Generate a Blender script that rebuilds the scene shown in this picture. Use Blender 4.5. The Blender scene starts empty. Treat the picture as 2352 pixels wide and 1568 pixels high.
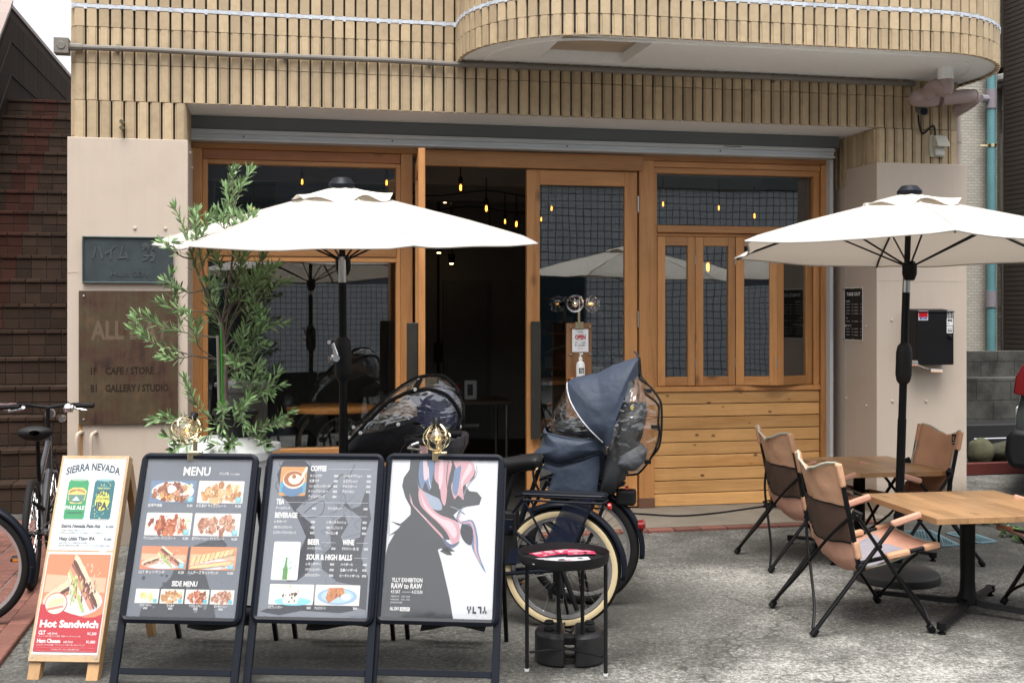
import bpy, bmesh, math, random
from mathutils import Vector, Matrix, noise
random.seed(7)
R = math.radians
C = bpy.context.scene.collection
SC = bpy.context.scene

# ---------------------------------------------------------------- camera
TH, FPX, HZ, HC = R(11.8), 2670.0, 715.0, 1.7
CT, ST = math.cos(TH), math.sin(TH)
cam = bpy.data.objects.new('camera', bpy.data.cameras.new('camera'))
C.objects.link(cam)
cam.location = (0, 0, HC)
cam.rotation_euler = (R(90), 0, -TH)
cam.data.sensor_width = 36
cam.data.lens = FPX / 2352 * 36
cam.data.shift_y = (HZ - 784) / 2352
cam.data.clip_end = 500
SC.camera = cam

# ---------------------------------------------------------------- sky, sun, exposure
SUN_EL, SUN_AZ = R(67), R(196)          # azimuth from +Y clockwise: from behind the camera, a little left
w = bpy.data.worlds.new('World'); SC.world = w; w.use_nodes = True
nt = w.node_tree; nt.nodes.clear()
sky = nt.nodes.new('ShaderNodeTexSky'); sky.sky_type = 'NISHITA'; sky.sun_disc = False
sky.sun_elevation = SUN_EL; sky.sun_rotation = SUN_AZ; sky.dust_density = 4; sky.air_density = 1.5
hs = nt.nodes.new('ShaderNodeHueSaturation'); hs.inputs['Saturation'].default_value = 0.22
hs.inputs['Value'].default_value = 1.0
bg = nt.nodes.new('ShaderNodeBackground'); bg.inputs['Strength'].default_value = 0.145
wo = nt.nodes.new('ShaderNodeOutputWorld')
nt.links.new(sky.outputs[0], hs.inputs['Color']); nt.links.new(hs.outputs[0], bg.inputs['Color'])
nt.links.new(bg.outputs[0], wo.inputs['Surface'])
sl = bpy.data.lights.new('sun', 'SUN'); sl.energy = 1.7; sl.angle = R(38); sl.color = (1, .96, .9)
so = bpy.data.objects.new('sun', sl); C.objects.link(so)
so.rotation_euler = (R(90) - SUN_EL, 0, -SUN_AZ + math.pi)
SC.view_settings.view_transform = 'Standard'
SC.view_settings.look = 'None'
SC.view_settings.exposure = 1.05
SC.view_settings.gamma = 1

# ---------------------------------------------------------------- where things stand
def ray(px, py):
    u = (px - 1176) / FPX
    return Vector((u * CT + ST, -u * ST + CT, (HZ - py) / FPX))
def onY(px, py, Y):
    r = ray(px, py); t = Y / r.y
    return Vector((r.x * t, Y, HC + r.z * t))
def onZ(px, py, z=0.0):
    r = ray(px, py); t = (z - HC) / r.z
    return Vector((r.x * t, r.y * t, z))
def dep(px, py, t):
    return ray(px, py) * t + Vector((0, 0, HC))
def XP(px, Y): return onY(px, HZ, Y).x
def ZP(px, py, Y): return onY(px, py, Y).z

# ---------------------------------------------------------------- mesh builder
class MB:
    def __init__(s):
        s.v = []; s.f = []; s.m = []; s.r = []; s.M = None
    def add(s, vs, fs, mat=0, r=None):
        b = len(s.v)
        for p in vs:
            p = Vector(p)
            s.v.append(s.M @ p if s.M else p)
        r = random.random() if r is None else r
        for f in fs:
            s.f.append([b + i for i in f]); s.m.append(mat); s.r.append(r)
        return s
    def box(s, x0, x1, y0, y1, z0, z1, mat=0, r=None):
        return s.add([(x, y, z) for z in (z0, z1) for y in (y0, y1) for x in (x0, x1)],
              [(0, 2, 3, 1), (4, 5, 7, 6), (0, 1, 5, 4), (2, 6, 7, 3), (0, 4, 6, 2), (1, 3, 7, 5)], mat, r)
    def bar(s, p, q, w, h, up=(0, 0, 1), mat=0, r=None, ext=0):
        p = Vector(p); q = Vector(q); d = (q - p).normalized(); p = p - d * ext; q = q + d * ext
        a = d.cross(Vector(up))
        if a.length < 1e-5: a = d.cross(Vector((1, 0, 0)))
        a.normalize(); b = a.cross(d)
        vs = [e + a * (i * w / 2) + b * (j * h / 2) for e in (p, q) for j in (-1, 1) for i in (-1, 1)]
        return s.add(vs, [(0, 1, 3, 2), (4, 6, 7, 5), (0, 4, 5, 1), (2, 3, 7, 6), (0, 2, 6, 4), (1, 5, 7, 3)], mat, r)
    def tube(s, pts, rad, n=8, closed=False, mat=0, r=None, caps=True):
        pts = [Vector(p) for p in pts]; k = len(pts)
        rad = rad if isinstance(rad, (list, tuple)) else [rad] * k
        vs = []; fs = []; a = None
        for i, p in enumerate(pts):
            if closed: d = pts[(i + 1) % k] - pts[i - 1]
            else: d = pts[min(i + 1, k - 1)] - pts[max(i - 1, 0)]
            if d.length < 1e-9: d = Vector((0, 0, 1))
            d.normalize()
            if a is None:
                a = d.orthogonal().normalized()
            a = a - d * a.dot(d)
            if a.length < 1e-6: a = d.orthogonal()
            a.normalize(); b = d.cross(a)
            for j in range(n):
                t = 2 * math.pi * j / n
                vs.append(p + (a * math.cos(t) + b * math.sin(t)) * rad[i])
        for i in range(k if closed else k - 1):
            i2 = (i + 1) % k
            for j in range(n):
                j2 = (j + 1) % n
                fs.append((i * n + j, i * n + j2, i2 * n + j2, i2 * n + j))
        if caps and not closed:
            fs.append(tuple(range(n - 1, -1, -1))); fs.append(tuple((k - 1) * n + j for j in range(n)))
        return s.add(vs, fs, mat, r)
    def lathe(s, prof, n=24, o=(0, 0, 0), A=None, mat=0, r=None, caps=True):
        A = A or Matrix.Identity(3); o = Vector(o); vs = []; fs = []
        for (rr, z) in prof:
            for j in range(n):
                t = 2 * math.pi * j / n
                vs.append(o + A @ Vector((rr * math.cos(t), rr * math.sin(t), z)))
        for i in range(len(prof) - 1):
            for j in range(n):
                j2 = (j + 1) % n
                fs.append((i * n + j, i * n + j2, (i + 1) * n + j2, (i + 1) * n + j))
        if caps:
            fs.append(tuple(range(n - 1, -1, -1))); fs.append(tuple((len(prof) - 1) * n + j for j in range(n)))
        return s.add(vs, fs, mat, r)
    def prism(s, poly, d0, d1, fn, mat=0, r=None):
        k = len(poly)
        vs = [fn(a, b, d0) for a, b in poly] + [fn(a, b, d1) for a, b in poly]
        fs = [tuple(range(k)), tuple(range(2 * k - 1, k - 1, -1))]
        fs += [(i, (i + 1) % k, k + (i + 1) % k, k + i) for i in range(k)]
        return s.add(vs, fs, mat, r)
    def grid(s, fn, nu, nv, mat=0, r=None, wrap=False):
        vs = [fn(i / nu, j / nv) for j in range(nv + 1) for i in range(nu + (0 if wrap else 1))]
        W = nu if wrap else nu + 1; fs = []
        for j in range(nv):
            for i in range(nu):
                i2 = (i + 1) % W if wrap else i + 1
                fs.append((j * W + i, j * W + i2, (j + 1) * W + i2, (j + 1) * W + i))
        return s.add(vs, fs, mat, r)
    def build(s, name, mats, parent=None, smooth=35, bevel=0, solid=0, world=False, sub=0, segs=1, recalc=True):
        me = bpy.data.meshes.new(name)
        me.from_pydata([tuple(p) for p in s.v], [], s.f)
        for m_ in (mats if isinstance(mats, (list, tuple)) else [mats]): me.materials.append(m_)
        me.polygons.foreach_set('material_index', s.m)
        at = me.attributes.new('rnd', 'FLOAT', 'FACE'); at.data.foreach_set('value', s.r)
        if recalc:
            bm = bmesh.new(); bm.from_mesh(me); bmesh.ops.recalc_face_normals(bm, faces=bm.faces); bm.to_mesh(me); bm.free()
        if smooth:
            me.polygons.foreach_set('use_smooth', [True] * len(me.polygons))
            me.set_sharp_from_angle(angle=R(smooth))
        me.update()
        o = bpy.data.objects.new(name, me); C.objects.link(o)
        if parent:
            o.parent = parent
            if world: o.location = -parent.location
        if solid:
            q = o.modifiers.new('solid', 'SOLIDIFY'); q.thickness = solid; q.offset = 0
        if sub:
            q = o.modifiers.new('sub', 'SUBSURF'); q.levels = sub; q.render_levels = sub
        if bevel:
            q = o.modifiers.new('bevel', 'BEVEL'); q.width = bevel; q.segments = segs; q.limit_method = 'ANGLE'; q.angle_limit = R(40)
        return o

def tag(o, label=None, cat=None, group=None, kind=None):
    if label: o['label'] = label
    if cat: o['category'] = cat
    if group: o['group'] = group
    if kind: o['kind'] = kind
    return o
def empty(name, loc=(0, 0, 0), rz=0.0):
    o = bpy.data.objects.new(name, None); C.objects.link(o)
    o.empty_display_size = .1; o.location = loc; o.rotation_euler = (0, 0, rz)
    return o
def copy_tree(o, parent=None):
    c = o.copy(); C.objects.link(c)
    if parent: c.parent = parent
    for ch in list(o.children): copy_tree(ch, c)
    return c
def arc(cx, cy, r, a0, a1, n):
    return [(cx + r * math.cos(R(a0 + (a1 - a0) * i / n)), cy + r * math.sin(R(a0 + (a1 - a0) * i / n))) for i in range(n + 1)]
def smooth_path(pts, n=6):
    pts = [Vector(p) for p in pts]; out = []
    for i in range(len(pts) - 1):
        p0 = pts[max(i - 1, 0)]; p1 = pts[i]; p2 = pts[i + 1]; p3 = pts[min(i + 2, len(pts) - 1)]
        for k in range(n):
            t = k / n
            out.append(0.5 * ((2 * p1) + (p2 - p0) * t + (2 * p0 - 5 * p1 + 4 * p2 - p3) * t * t + (3 * p1 - p0 - 3 * p2 + p3) * t ** 3))
    out.append(pts[-1]); return out

# ---------------------------------------------------------------- materials
def nodes(name):
    m = bpy.data.materials.new(name); m.use_nodes = True
    return m, m.node_tree, m.node_tree.nodes['Principled BSDF']
def N(nt, t, **kw):
    n = nt.nodes.new(t)
    for k, v in kw.items():
        if k in n.inputs.keys() if isinstance(k, str) else False: n.inputs[k].default_value = v
        else: setattr(n, k, v)
    return n
def mathn(nt, op, a, b=None, c=None):
    n = nt.nodes.new('ShaderNodeMath'); n.operation = op
    for i, x in enumerate((a, b, c)):
        if x is None: continue
        if hasattr(x, 'links'): nt.links.new(x, n.inputs[i])
        else: n.inputs[i].default_value = x
    return n.outputs[0]
def vscale(nt, col, fac):
    n = nt.nodes.new('ShaderNodeVectorMath'); n.operation = 'SCALE'
    if hasattr(col, 'links'): nt.links.new(col, n.inputs[0])
    else: n.inputs[0].default_value = col[:3]
    if hasattr(fac, 'links'): nt.links.new(fac, n.inputs['Scale'])
    else: n.inputs['Scale'].default_value = fac
    return n.outputs[0]
def coords(nt, sc=(1, 1, 1), rndshift=0):
    tc = nt.nodes.new('ShaderNodeTexCoord'); mp = nt.nodes.new('ShaderNodeMapping')
    mp.inputs['Scale'].default_value = sc; nt.links.new(tc.outputs['Object'], mp.inputs['Vector'])
    if rndshift:
        at = N(nt, 'ShaderNodeAttribute', attribute_name='rnd')
        cb = nt.nodes.new('ShaderNodeCombineXYZ')
        v = mathn(nt, 'MULTIPLY', at.outputs['Fac'], rndshift)
        for i in range(3): nt.links.new(v, cb.inputs[i])
        nt.links.new(cb.outputs[0], mp.inputs['Location'])
    return mp.outputs[0]
def noisen(nt, vec, scale, detail=4, rough=.55, dist=0):
    n = nt.nodes.new('ShaderNodeTexNoise'); nt.links.new(vec, n.inputs['Vector'])
    n.inputs['Scale'].default_value = scale; n.inputs['Detail'].default_value = detail
    n.inputs['Roughness'].default_value = rough; n.inputs['Distortion'].default_value = dist
    return n.outputs['Fac']
def ramp(nt, fac, stops, interp='LINEAR'):
    n = nt.nodes.new('ShaderNodeValToRGB'); n.color_ramp.interpolation = interp
    while len(n.color_ramp.elements) < len(stops): n.color_ramp.elements.new(.5)
    for e, (p, c) in zip(n.color_ramp.elements, stops):
        e.position = p; e.color = (c[0], c[1], c[2], 1) if isinstance(c, (tuple, list)) else (c, c, c, 1)
    nt.links.new(fac, n.inputs[0]); return n.outputs[0]
def mixc(nt, fac, a, b, blend='MIX'):
    n = nt.nodes.new('ShaderNodeMix'); n.data_type = 'RGBA'; n.blend_type = blend
    for sock, x in ((n.inputs[0], fac), (n.inputs[6], a), (n.inputs[7], b)):
        if hasattr(x, 'links'): nt.links.new(x, sock)
        elif isinstance(x, (int, float)): sock.default_value = x
        else: sock.default_value = (x[0], x[1], x[2], 1)
    return n.outputs[2]
def bumpn(nt, b, h, strength=.3, dist=.01):
    n = nt.nodes.new('ShaderNodeBump'); n.inputs['Strength'].default_value = strength; n.inputs['Distance'].default_value = dist
    nt.links.new(h, n.inputs['Height']); nt.links.new(n.outputs[0], b.inputs['Normal'])
def mat(name, col, rough=.5, metal=0, var=0, vs=4, bump=0, bs=150, bd=.003, rnd=0, spec=.5, coat=0, coatr=.05, emit=None, es=0, stretch=(1, 1, 1), rvar=0, dirt=0):
    m, nt, b = nodes(name)
    b.inputs['Roughness'].default_value = rough; b.inputs['Metallic'].default_value = metal
    b.inputs['Specular IOR Level'].default_value = spec
    b.inputs['Coat Weight'].default_value = coat; b.inputs['Coat Roughness'].default_value = coatr
    vec = coords(nt, stretch); f = None; colo = col
    if var:
        f = mathn(nt, 'MULTIPLY_ADD', noisen(nt, vec, vs, 5), 2 * var * 1.6, 1 - var * 1.6)
    if rnd:
        at = N(nt, 'ShaderNodeAttribute', attribute_name='rnd')
        g = mathn(nt, 'MULTIPLY_ADD', at.outputs['Fac'], 2 * rnd, 1 - rnd)
        f = mathn(nt, 'MULTIPLY', f, g) if f is not None else g
    if f is not None: colo = vscale(nt, col, f)
    if dirt:
        d = ramp(nt, noisen(nt, vec, vs * .35, 6, .7), [(.45, 0.0), (.75, 1.0)])
        colo = mixc(nt, mathn(nt, 'MULTIPLY', d, dirt), colo, (col[0] * .35, col[1] * .33, col[2] * .3))
    if hasattr(colo, 'links'): nt.links.new(colo, b.inputs['Base Color'])
    else: b.inputs['Base Color'].default_value = (*col[:3], 1)
    if rvar:
        nt.links.new(mathn(nt, 'MULTIPLY_ADD', noisen(nt, vec, 9, 4), 2 * rvar, rough - rvar), b.inputs['Roughness'])
    if bump: bumpn(nt, b, noisen(nt, vec, bs, 3), bump, bd)
    if emit:
        b.inputs['Emission Color'].default_value = (*emit, 1); b.inputs['Emission Strength'].default_value = es
    return m
def wood(name, axis, light, dark, rough=.45, grain=22, knots=.0, rnd=.18, coat=.05, knot_scale=3.2):
    m, nt, b = nodes(name)
    sc = [1, 1, 1]; sc[axis] = .07
    vec = coords(nt, sc, 7.0)
    blot = noisen(nt, coords(nt), 1.7, 5, .65); big = noisen(nt, vec, grain * .35, 4, .6, .6); fine = noisen(nt, vec, grain * 3.2, 3, .6)
    f = mathn(nt, 'MULTIPLY_ADD', fine, .35, mathn(nt, 'MULTIPLY', big, .75))
    col = ramp(nt, f, [(.3, dark), (.55, light), (.75, tuple(min(1, x * 1.18) for x in light))])
    if knots:
        sk = [1, 1, 1]; sk[axis] = .62
        kv = coords(nt, sk, 5.0)
        vo = nt.nodes.new('ShaderNodeTexVoronoi'); vo.inputs['Scale'].default_value = knot_scale; nt.links.new(kv, vo.inputs['Vector'])
        k = ramp(nt, vo.outputs['Distance'], [(.045, 1.0), (.085, .6), (.14, 0.0)])
        col = mixc(nt, mathn(nt, 'MULTIPLY', k, knots), col, (dark[0] * .22, dark[1] * .16, dark[2] * .12))
    at = N(nt, 'ShaderNodeAttribute', attribute_name='rnd')
    col = vscale(nt, col, mathn(nt, 'MULTIPLY', mathn(nt, 'MULTIPLY_ADD', blot, .55, .72), mathn(nt, 'MULTIPLY_ADD', at.outputs['Fac'], 2 * rnd, 1 - rnd)))
    nt.links.new(col, b.inputs['Base Color'])
    b.inputs['Roughness'].default_value = rough; b.inputs['Coat Weight'].default_value = coat; b.inputs['Coat Roughness'].default_value = .3
    bumpn(nt, b, fine, .12, .002)
    return m
def glass(name, tint=(.75, .8, .8), refl=.10, wav=0, wsc=3, rough=0.0, edge=.9):
    m = bpy.data.materials.new(name); m.use_nodes = True; nt = m.node_tree; nt.nodes.clear()
    o = nt.nodes.new('ShaderNodeOutputMaterial'); mx = nt.nodes.new('ShaderNodeMixShader')
    tr = nt.nodes.new('ShaderNodeBsdfTransparent'); tr.inputs[0].default_value = (*tint, 1)
    gl = nt.nodes.new('ShaderNodeBsdfGlossy'); gl.inputs['Roughness'].default_value = rough; gl.inputs[0].default_value = (1, 1, 1, 1)
    fr = nt.nodes.new('ShaderNodeLayerWeight'); fr.inputs['Blend'].default_value = .5
    f = mathn(nt, 'MULTIPLY_ADD', mathn(nt, 'POWER', fr.outputs['Facing'], 4), edge - refl, refl)
    nt.links.new(f, mx.inputs[0]); nt.links.new(tr.outputs[0], mx.inputs[1]); nt.links.new(gl.outputs[0], mx.inputs[2])
    nt.links.new(mx.outputs[0], o.inputs[0])
    if wav:
        vec = coords(nt); bn = nt.nodes.new('ShaderNodeBump'); bn.inputs['Strength'].default_value = wav; bn.inputs['Distance'].default_value = .02
        nt.links.new(noisen(nt, vec, wsc, 2), bn.inputs['Height']); nt.links.new(bn.outputs[0], gl.inputs['Normal'])
    return m

M = {}
M['joint'] = mat('dark_mortar', (.022, .02, .018), .9)
def tile_mat(name, col, rnd, dirt=.25):
    m = mat(name, col, .55, var=.07, vs=30, bump=.15, bs=500, bd=.002, rnd=rnd, spec=.35, dirt=dirt)
    return m
M['tile'] = tile_mat('beige_ceramic_tile', (.43, .33, .21), .16, .28)
def panel_mat():
    m, nt, b = nodes('pink_beige_paint'); v = coords(nt)
    st = noisen(nt, coords(nt, (9, 9, .5)), 2.2, 5, .65); bl = noisen(nt, v, 2.2, 6, .65)
    c = mixc(nt, ramp(nt, st, [(.5, 0.0), (.75, .16)]), (.485, .405, .335), (.36, .295, .235))
    c = mixc(nt, ramp(nt, bl, [(.52, 0.0), (.7, .35)]), c, (.40, .325, .255))
    sx = nt.nodes.new('ShaderNodeSeparateXYZ'); nt.links.new(v, sx.inputs[0])
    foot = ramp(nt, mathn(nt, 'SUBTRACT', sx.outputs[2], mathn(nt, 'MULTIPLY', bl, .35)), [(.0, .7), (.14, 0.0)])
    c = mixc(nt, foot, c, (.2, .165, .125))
    nt.links.new(c, b.inputs['Base Color']); b.inputs['Roughness'].default_value = .62
    bumpn(nt, b, noisen(nt, v, 130, 3), .25, .003); return m
M['panel'] = panel_mat()
M['stucco'] = mat('white_spray_stucco', (.84, .85, .85), .9, var=.06, vs=70, bump=.5, bs=110, bd=.006, dirt=.08)
M['beige_board'] = mat('beige_board', (.45, .36, .27), .7, var=.05)
M['zinc'] = mat('pale_seam_caulk', (.5, .53, .58), .6, var=.3, vs=25, bump=.4, bs=60, dirt=.3)
M['alu'] = mat('grey_aluminium', (.56, .60, .63), .4, .25, var=.06)
M['alu_dark'] = mat('dark_grey_steel', (.13, .145, .15), .5, .2, var=.06)
M['black'] = mat('black_metal', (.005, .005, .006), .45, .0, var=.2, vs=9, rvar=.06, spec=.2)
M['blackgloss'] = mat('black_anodised', (.006, .008, .014), .4, .0, coat=.0, var=.15, spec=.2)
M['blackmatte'] = mat('black_plastic', (.008, .008, .009), .55, spec=.3, bump=.2, bs=400, bd=.001)
M['rubber'] = mat('black_rubber', (.009, .0085, .0085), .75, spec=.25, var=.25, vs=20)
M['pipe_grey'] = mat('grey_conduit_paint', (.17, .155, .135), .5, var=.1, dirt=.15)
M['pvc'] = mat('mauve_painted_pvc', (.36, .27, .26), .45, var=.12, vs=8, dirt=.3)
cedar_l, cedar_d = (.44, .205, .07), (.285, .112, .033)
M['wx'] = wood('cedar_along_x', 0, cedar_l, cedar_d, knots=.7)
M['wz'] = wood('cedar_upright', 2, cedar_l, cedar_d, knots=.6)
M['wplank'] = wood('knotty_pine_plank', 0, (.57, .31, .115), (.39, .175, .05), knots=1.0, rnd=.22, knot_scale=8.5)
M['wdark'] = wood('red_brown_board', 0, (.30, .11, .035), (.18, .06, .02), knots=.5)
M['wstain'] = wood('brown_stained_board', 2, (.27, .13, .055), (.17, .07, .026), knots=.6)
M['glass'] = glass('window_glass', (.84, .87, .87), .11, .035, 1.2)
M['glass_wavy'] = glass('wavy_window_glass', (.84, .87, .87), .12, .05, 1.3)
M['steel_plate'] = mat('patinated_steel', (.045, .042, .036), .5, .5, var=.25, vs=12)
M['dark_int'] = mat('dark_room_paint', (.19, .18, .165), .8, var=.1)
M['int_floor'] = mat('dark_room_floor', (.05, .045, .04), .6, var=.2)
M['white'] = mat('white_paint', (.78, .78, .77), .5)
M['whitepl'] = mat('white_plastic', (.74, .75, .74), .45, var=.05, dirt=.12)
M['chrome'] = mat('bright_chrome', (.75, .75, .77), .18, 1)
M['brass'] = mat('brassy_wire', (.85, .74, .48), .22, 1)
M['steel'] = mat('brushed_steel', (.5, .5, .5), .3, 1)
M['bulb'] = mat('lit_filament', (1, .6, .2), .4, emit=(1, .36, .055), es=4.2)
M['spot'] = mat('lit_spot_lamp', (1, .8, .5), .4, emit=(1, .62, .25), es=9)
# ================================================================= printed surfaces
INK = {}
GW = (.82, .82, .82)
def ink(col, rough=.3):
    k = tuple(round(c * .8, 3) for c in col)
    if k not in INK:
        INK[k] = mat('printed_ink', k, rough, spec=.2)
    return INK[k]
class Print(MB):
    """flat printed matter: layers of shapes a fraction of a millimetre apart on the plane fn(x, y, height)"""
    def __init__(s, fn, inkf=ink):
        super().__init__(); s.fn = fn; s.mats = []; s.h = .0004; s.inkf = inkf
    def ci(s, col):
        m = s.inkf(col)
        if m not in s.mats: s.mats.append(m)
        return s.mats.index(m)
    def up(s): s.h += .00014
    def poly(s, pts, col):
        s.add([s.fn(x, y, s.h) for x, y in pts], [tuple(range(len(pts)))], s.ci(col), .5)
    def rect(s, x0, y0, x1, y1, col): s.poly([(x0, y0), (x1, y0), (x1, y1), (x0, y1)], col)
    def rrect(s, x0, y0, x1, y1, r, col):
        s.poly(arc(x1 - r, y1 - r, r, 0, 90, 4) + arc(x0 + r, y1 - r, r, 90, 180, 4) + arc(x0 + r, y0 + r, r, 180, 270, 4) + arc(x1 - r, y0 + r, r, 270, 360, 4), col)
    def disc(s, x, y, rx, ry, col, n=20, a=0):
        ca, sa = math.cos(a), math.sin(a)
        s.poly([(x + rx * math.cos(t) * ca - ry * math.sin(t) * sa, y + rx * math.cos(t) * sa + ry * math.sin(t) * ca) for t in [2 * math.pi * i / n for i in range(n)]], col)
    def blob(s, x, y, r, col, n=9, j=.35, sx=1.0, sy=1.0, a=0.0):
        ca, sa = math.cos(a), math.sin(a); pts = []
        for i in range(n):
            t = 2 * math.pi * i / n; k = r * (1 + random.uniform(-j, j)); px, py = k * math.cos(t) * sx, k * math.sin(t) * sy
            pts.append((x + px * ca - py * sa, y + px * sa + py * ca))
        s.poly(pts, col)
    def line(s, pts, w, col):
        pts = [Vector(p) for p in pts]
        for p, q in zip(pts, pts[1:]):
            d = (q - p)
            if d.length < 1e-9: continue
            nrm = Vector((-d.y, d.x)).normalized() * w / 2; e = d.normalized() * w * .3
            s.poly([tuple(p - e - nrm), tuple(q + e - nrm), tuple(q + e + nrm), tuple(p - e + nrm)], col)
    def text(s, body, x, y, size, col, align='l', bold=.0, w=None, xs=1.0, bend=None):
        cu = bpy.data.curves.new('t', 'FONT'); cu.body = body; cu.size = 1; cu.offset = bold; cu.resolution_u = 2
        o = bpy.data.objects.new('t', cu); me = bpy.data.meshes.new_from_object(o)
        if not me or not len(me.vertices): return
        vx = [v.co.x for v in me.vertices]; x0, x1 = min(vx), max(vx)
        kx = size * xs
        if w: kx = w / (x1 - x0)
        ox = {'l': x, 'c': x - kx * (x1 - x0) / 2, 'r': x - kx * (x1 - x0)}[align]
        pts = []
        for v in me.vertices:
            px, py = ox + (v.co.x - x0) * kx, y + v.co.y * size
            if bend: py += bend(px)
            pts.append(s.fn(px, py, s.h))
        s.add(pts, [tuple(p.vertices) for p in me.polygons], s.ci(col), .5)
        bpy.data.meshes.remove(me); bpy.data.objects.remove(o); bpy.data.curves.remove(cu)
    def make(s, name, parent, world=False):
        return s.build(name, s.mats, parent, smooth=0, world=world, recalc=False)
    # ---- printed pictures of food
    def food(s, x0, y0, w, h, kind):
        X = lambda a: x0 + a * w
        Y = lambda b: y0 + b * h
        rnd = random.Random(kind + str(round(x0, 3)) + str(round(y0, 3))); old = random.getstate(); random.seed(rnd.random())
        s.rrect(x0, y0, x0 + w, y0 + h, min(w, h) * .05, {'jelly': (.75, .72, .68), 'cake': (.8, .76, .7), 'sand': (.68, .25, .12), 'hot': (.7, .28, .13), 'beef': (.16, .24, .36)}.get(kind, (.74, .72, .68))); s.up()
        def inside(fx, fy): return .04 < fx < .96 and .05 < fy < .95
        def scatter(n, cx, cy, ax, ay, cols, r, sx=1.0, sy=1.0):
            for i in range(n):
                t = random.random() * 6.283; k = math.sqrt(random.random())
                fx, fy = cx + ax * k * math.cos(t), cy + ay * k * math.sin(t)
                if not inside(fx, fy): continue
                s.h += .00001; s.blob(X(fx), Y(fy), r * h * random.uniform(.6, 1.2), random.choice(cols), 7, .35, sx, sy, random.random() * 3)
        if kind in ('sand', 'hot'):
            s.poly([(X(.02), Y(.4)), (X(.98), Y(.4)), (X(.98), Y(.63)), (X(.02), Y(.68))], (.62, .46, .3)); s.up()
            s.disc(X(.5), Y(.26), .47 * w, .24 * h, (.62, .66, .72)); s.up(); s.disc(X(.5), Y(.28), .42 * w, .2 * h, (.72, .75, .8)); s.up()
        def slab(p, q, th, col, jag=.012):
            p = Vector((X(p[0]), Y(p[1]))); q = Vector((X(q[0]), Y(q[1]))); d = q - p; nr_ = Vector((-d.y, d.x)).normalized() * th * h; n_ = 12; up_ = []; dn = []
            for i in range(n_ + 1):
                c_ = p + d * (i / n_); k_ = 1 if 0 < i < n_ else .55
                up_.append(tuple(c_ + nr_ * (k_ * random.uniform(.85, 1.1)))); dn.append(tuple(c_ - nr_ * (k_ * random.uniform(.85, 1.1))))
            s.poly(up_ + dn[::-1], col); s.up()
        if kind == 'sand':
            slab((.05, .24), (.40, .52), .10, (.74, .60, .42)); slab((.08, .19), (.42, .46), .05, (.10, .035, .02)); slab((.10, .16), (.42, .40), .045, (.42, .17, .1)); slab((.12, .12), (.40, .33), .05, (.66, .46, .3))
            scatter(26, .25, .27, .14, .10, [(.12, .04, .025), (.48, .2, .12), (.7, .42, .28), (.45, .5, .16)], .035)
            slab((.43, .96), (.93, .22), .085, (.80, .66, .48)); slab((.42, .90), (.90, .18), .05, (.12, .045, .025)); slab((.40, .84), (.86, .15), .045, (.3, .09, .05)); slab((.38, .80), (.82, .14), .05, (.62, .3, .2)); slab((.37, .74), (.70, .10), .05, (.44, .54, .18)); slab((.36, .70), (.62, .14), .035, (.78, .66, .5))
            scatter(40, .62, .46, .22, .2, [(.5, .1, .07), (.72, .32, .22), (.76, .5, .36), (.12, .05, .03), (.2, .06, .04)], .04)
            scatter(24, .52, .42, .1, .24, [(.4, .52, .14), (.58, .64, .28), (.28, .4, .1), (.66, .7, .4)], .04)
            scatter(30, .74, .58, .2, .28, [(.78, .62, .42), (.84, .72, .54), (.6, .42, .24)], .022)
        elif kind == 'hot':
            for i in range(9):
                a = .02 + i * .1; s.up(); sh_ = random.uniform(.9, 1.1)
                s.poly([(X(a), Y(.2 + .06 * i)), (X(a + .12), Y(.2 + .055 * i)), (X(a + .17), Y(min(.93, .62 + .035 * i))), (X(a + .06), Y(min(.93, .58 + .04 * i)))], (.74 * sh_, .55 * sh_, .30 * sh_)); s.up()
                s.poly([(X(a + .085), Y(.22 + .055 * i)), (X(a + .11), Y(.22 + .055 * i)), (X(a + .15), Y(min(.93, .6 + .035 * i))), (X(a + .125), Y(min(.93, .59 + .035 * i)))], (.38, .2, .07))
            slab((.04, .14), (.92, .42), .05, (.72, .36, .28)); slab((.04, .1), (.94, .34), .035, (.8, .66, .3)); slab((.03, .05), (.95, .26), .035, (.7, .52, .28))
            scatter(40, .5, .24, .44, .14, [(.75, .42, .32), (.84, .7, .36), (.5, .22, .13), (.62, .42, .2)], .03)
        elif kind == 'fries':
            s.disc(X(.5), Y(.48), .45 * w, .44 * h, (.8, .8, .78)); s.up()
            for i in range(34):
                a = random.random() * 3.1; fx, fy = .5 + random.uniform(-.24, .24), .5 + random.uniform(-.25, .22); s.h += .00001
                d = Vector((math.cos(a), math.sin(a))) * .2 * h
                s.line([(X(fx) - d.x, Y(fy) - d.y), (X(fx) + d.x, Y(fy) + d.y)], .055 * h, random.choice([(.8, .6, .16), (.85, .68, .25), (.7, .48, .1)]))
        elif kind == 'jelly':
            s.disc(X(.55), Y(.16), .42 * w, .2 * h, (.25, .6, .75)); s.up()
            s.poly([(X(.25), Y(.62)), (X(.72), Y(.62)), (X(.64), Y(.05)), (X(.34), Y(.05))], (.78, .74, .66)); s.up()
            scatter(34, .48, .45, .2, .36, [(.06, .035, .03), (.8, .78, .74), (.1, .06, .05), (.6, .5, .4)], .07)
            s.up(); s.disc(X(.5), Y(.72), .12 * w, .15 * h, (.86, .84, .76)); s.up(); s.blob(X(.46), Y(.86), .09 * h, (.3, .55, .1), 6, .3, .5, 1.4)
        elif kind == 'cake':
            s.disc(X(.5), Y(.44), .45 * w, .42 * h, (.3, .44, .6)); s.up(); s.disc(X(.5), Y(.46), .36 * w, .33 * h, (.42, .58, .74)); s.up()
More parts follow.
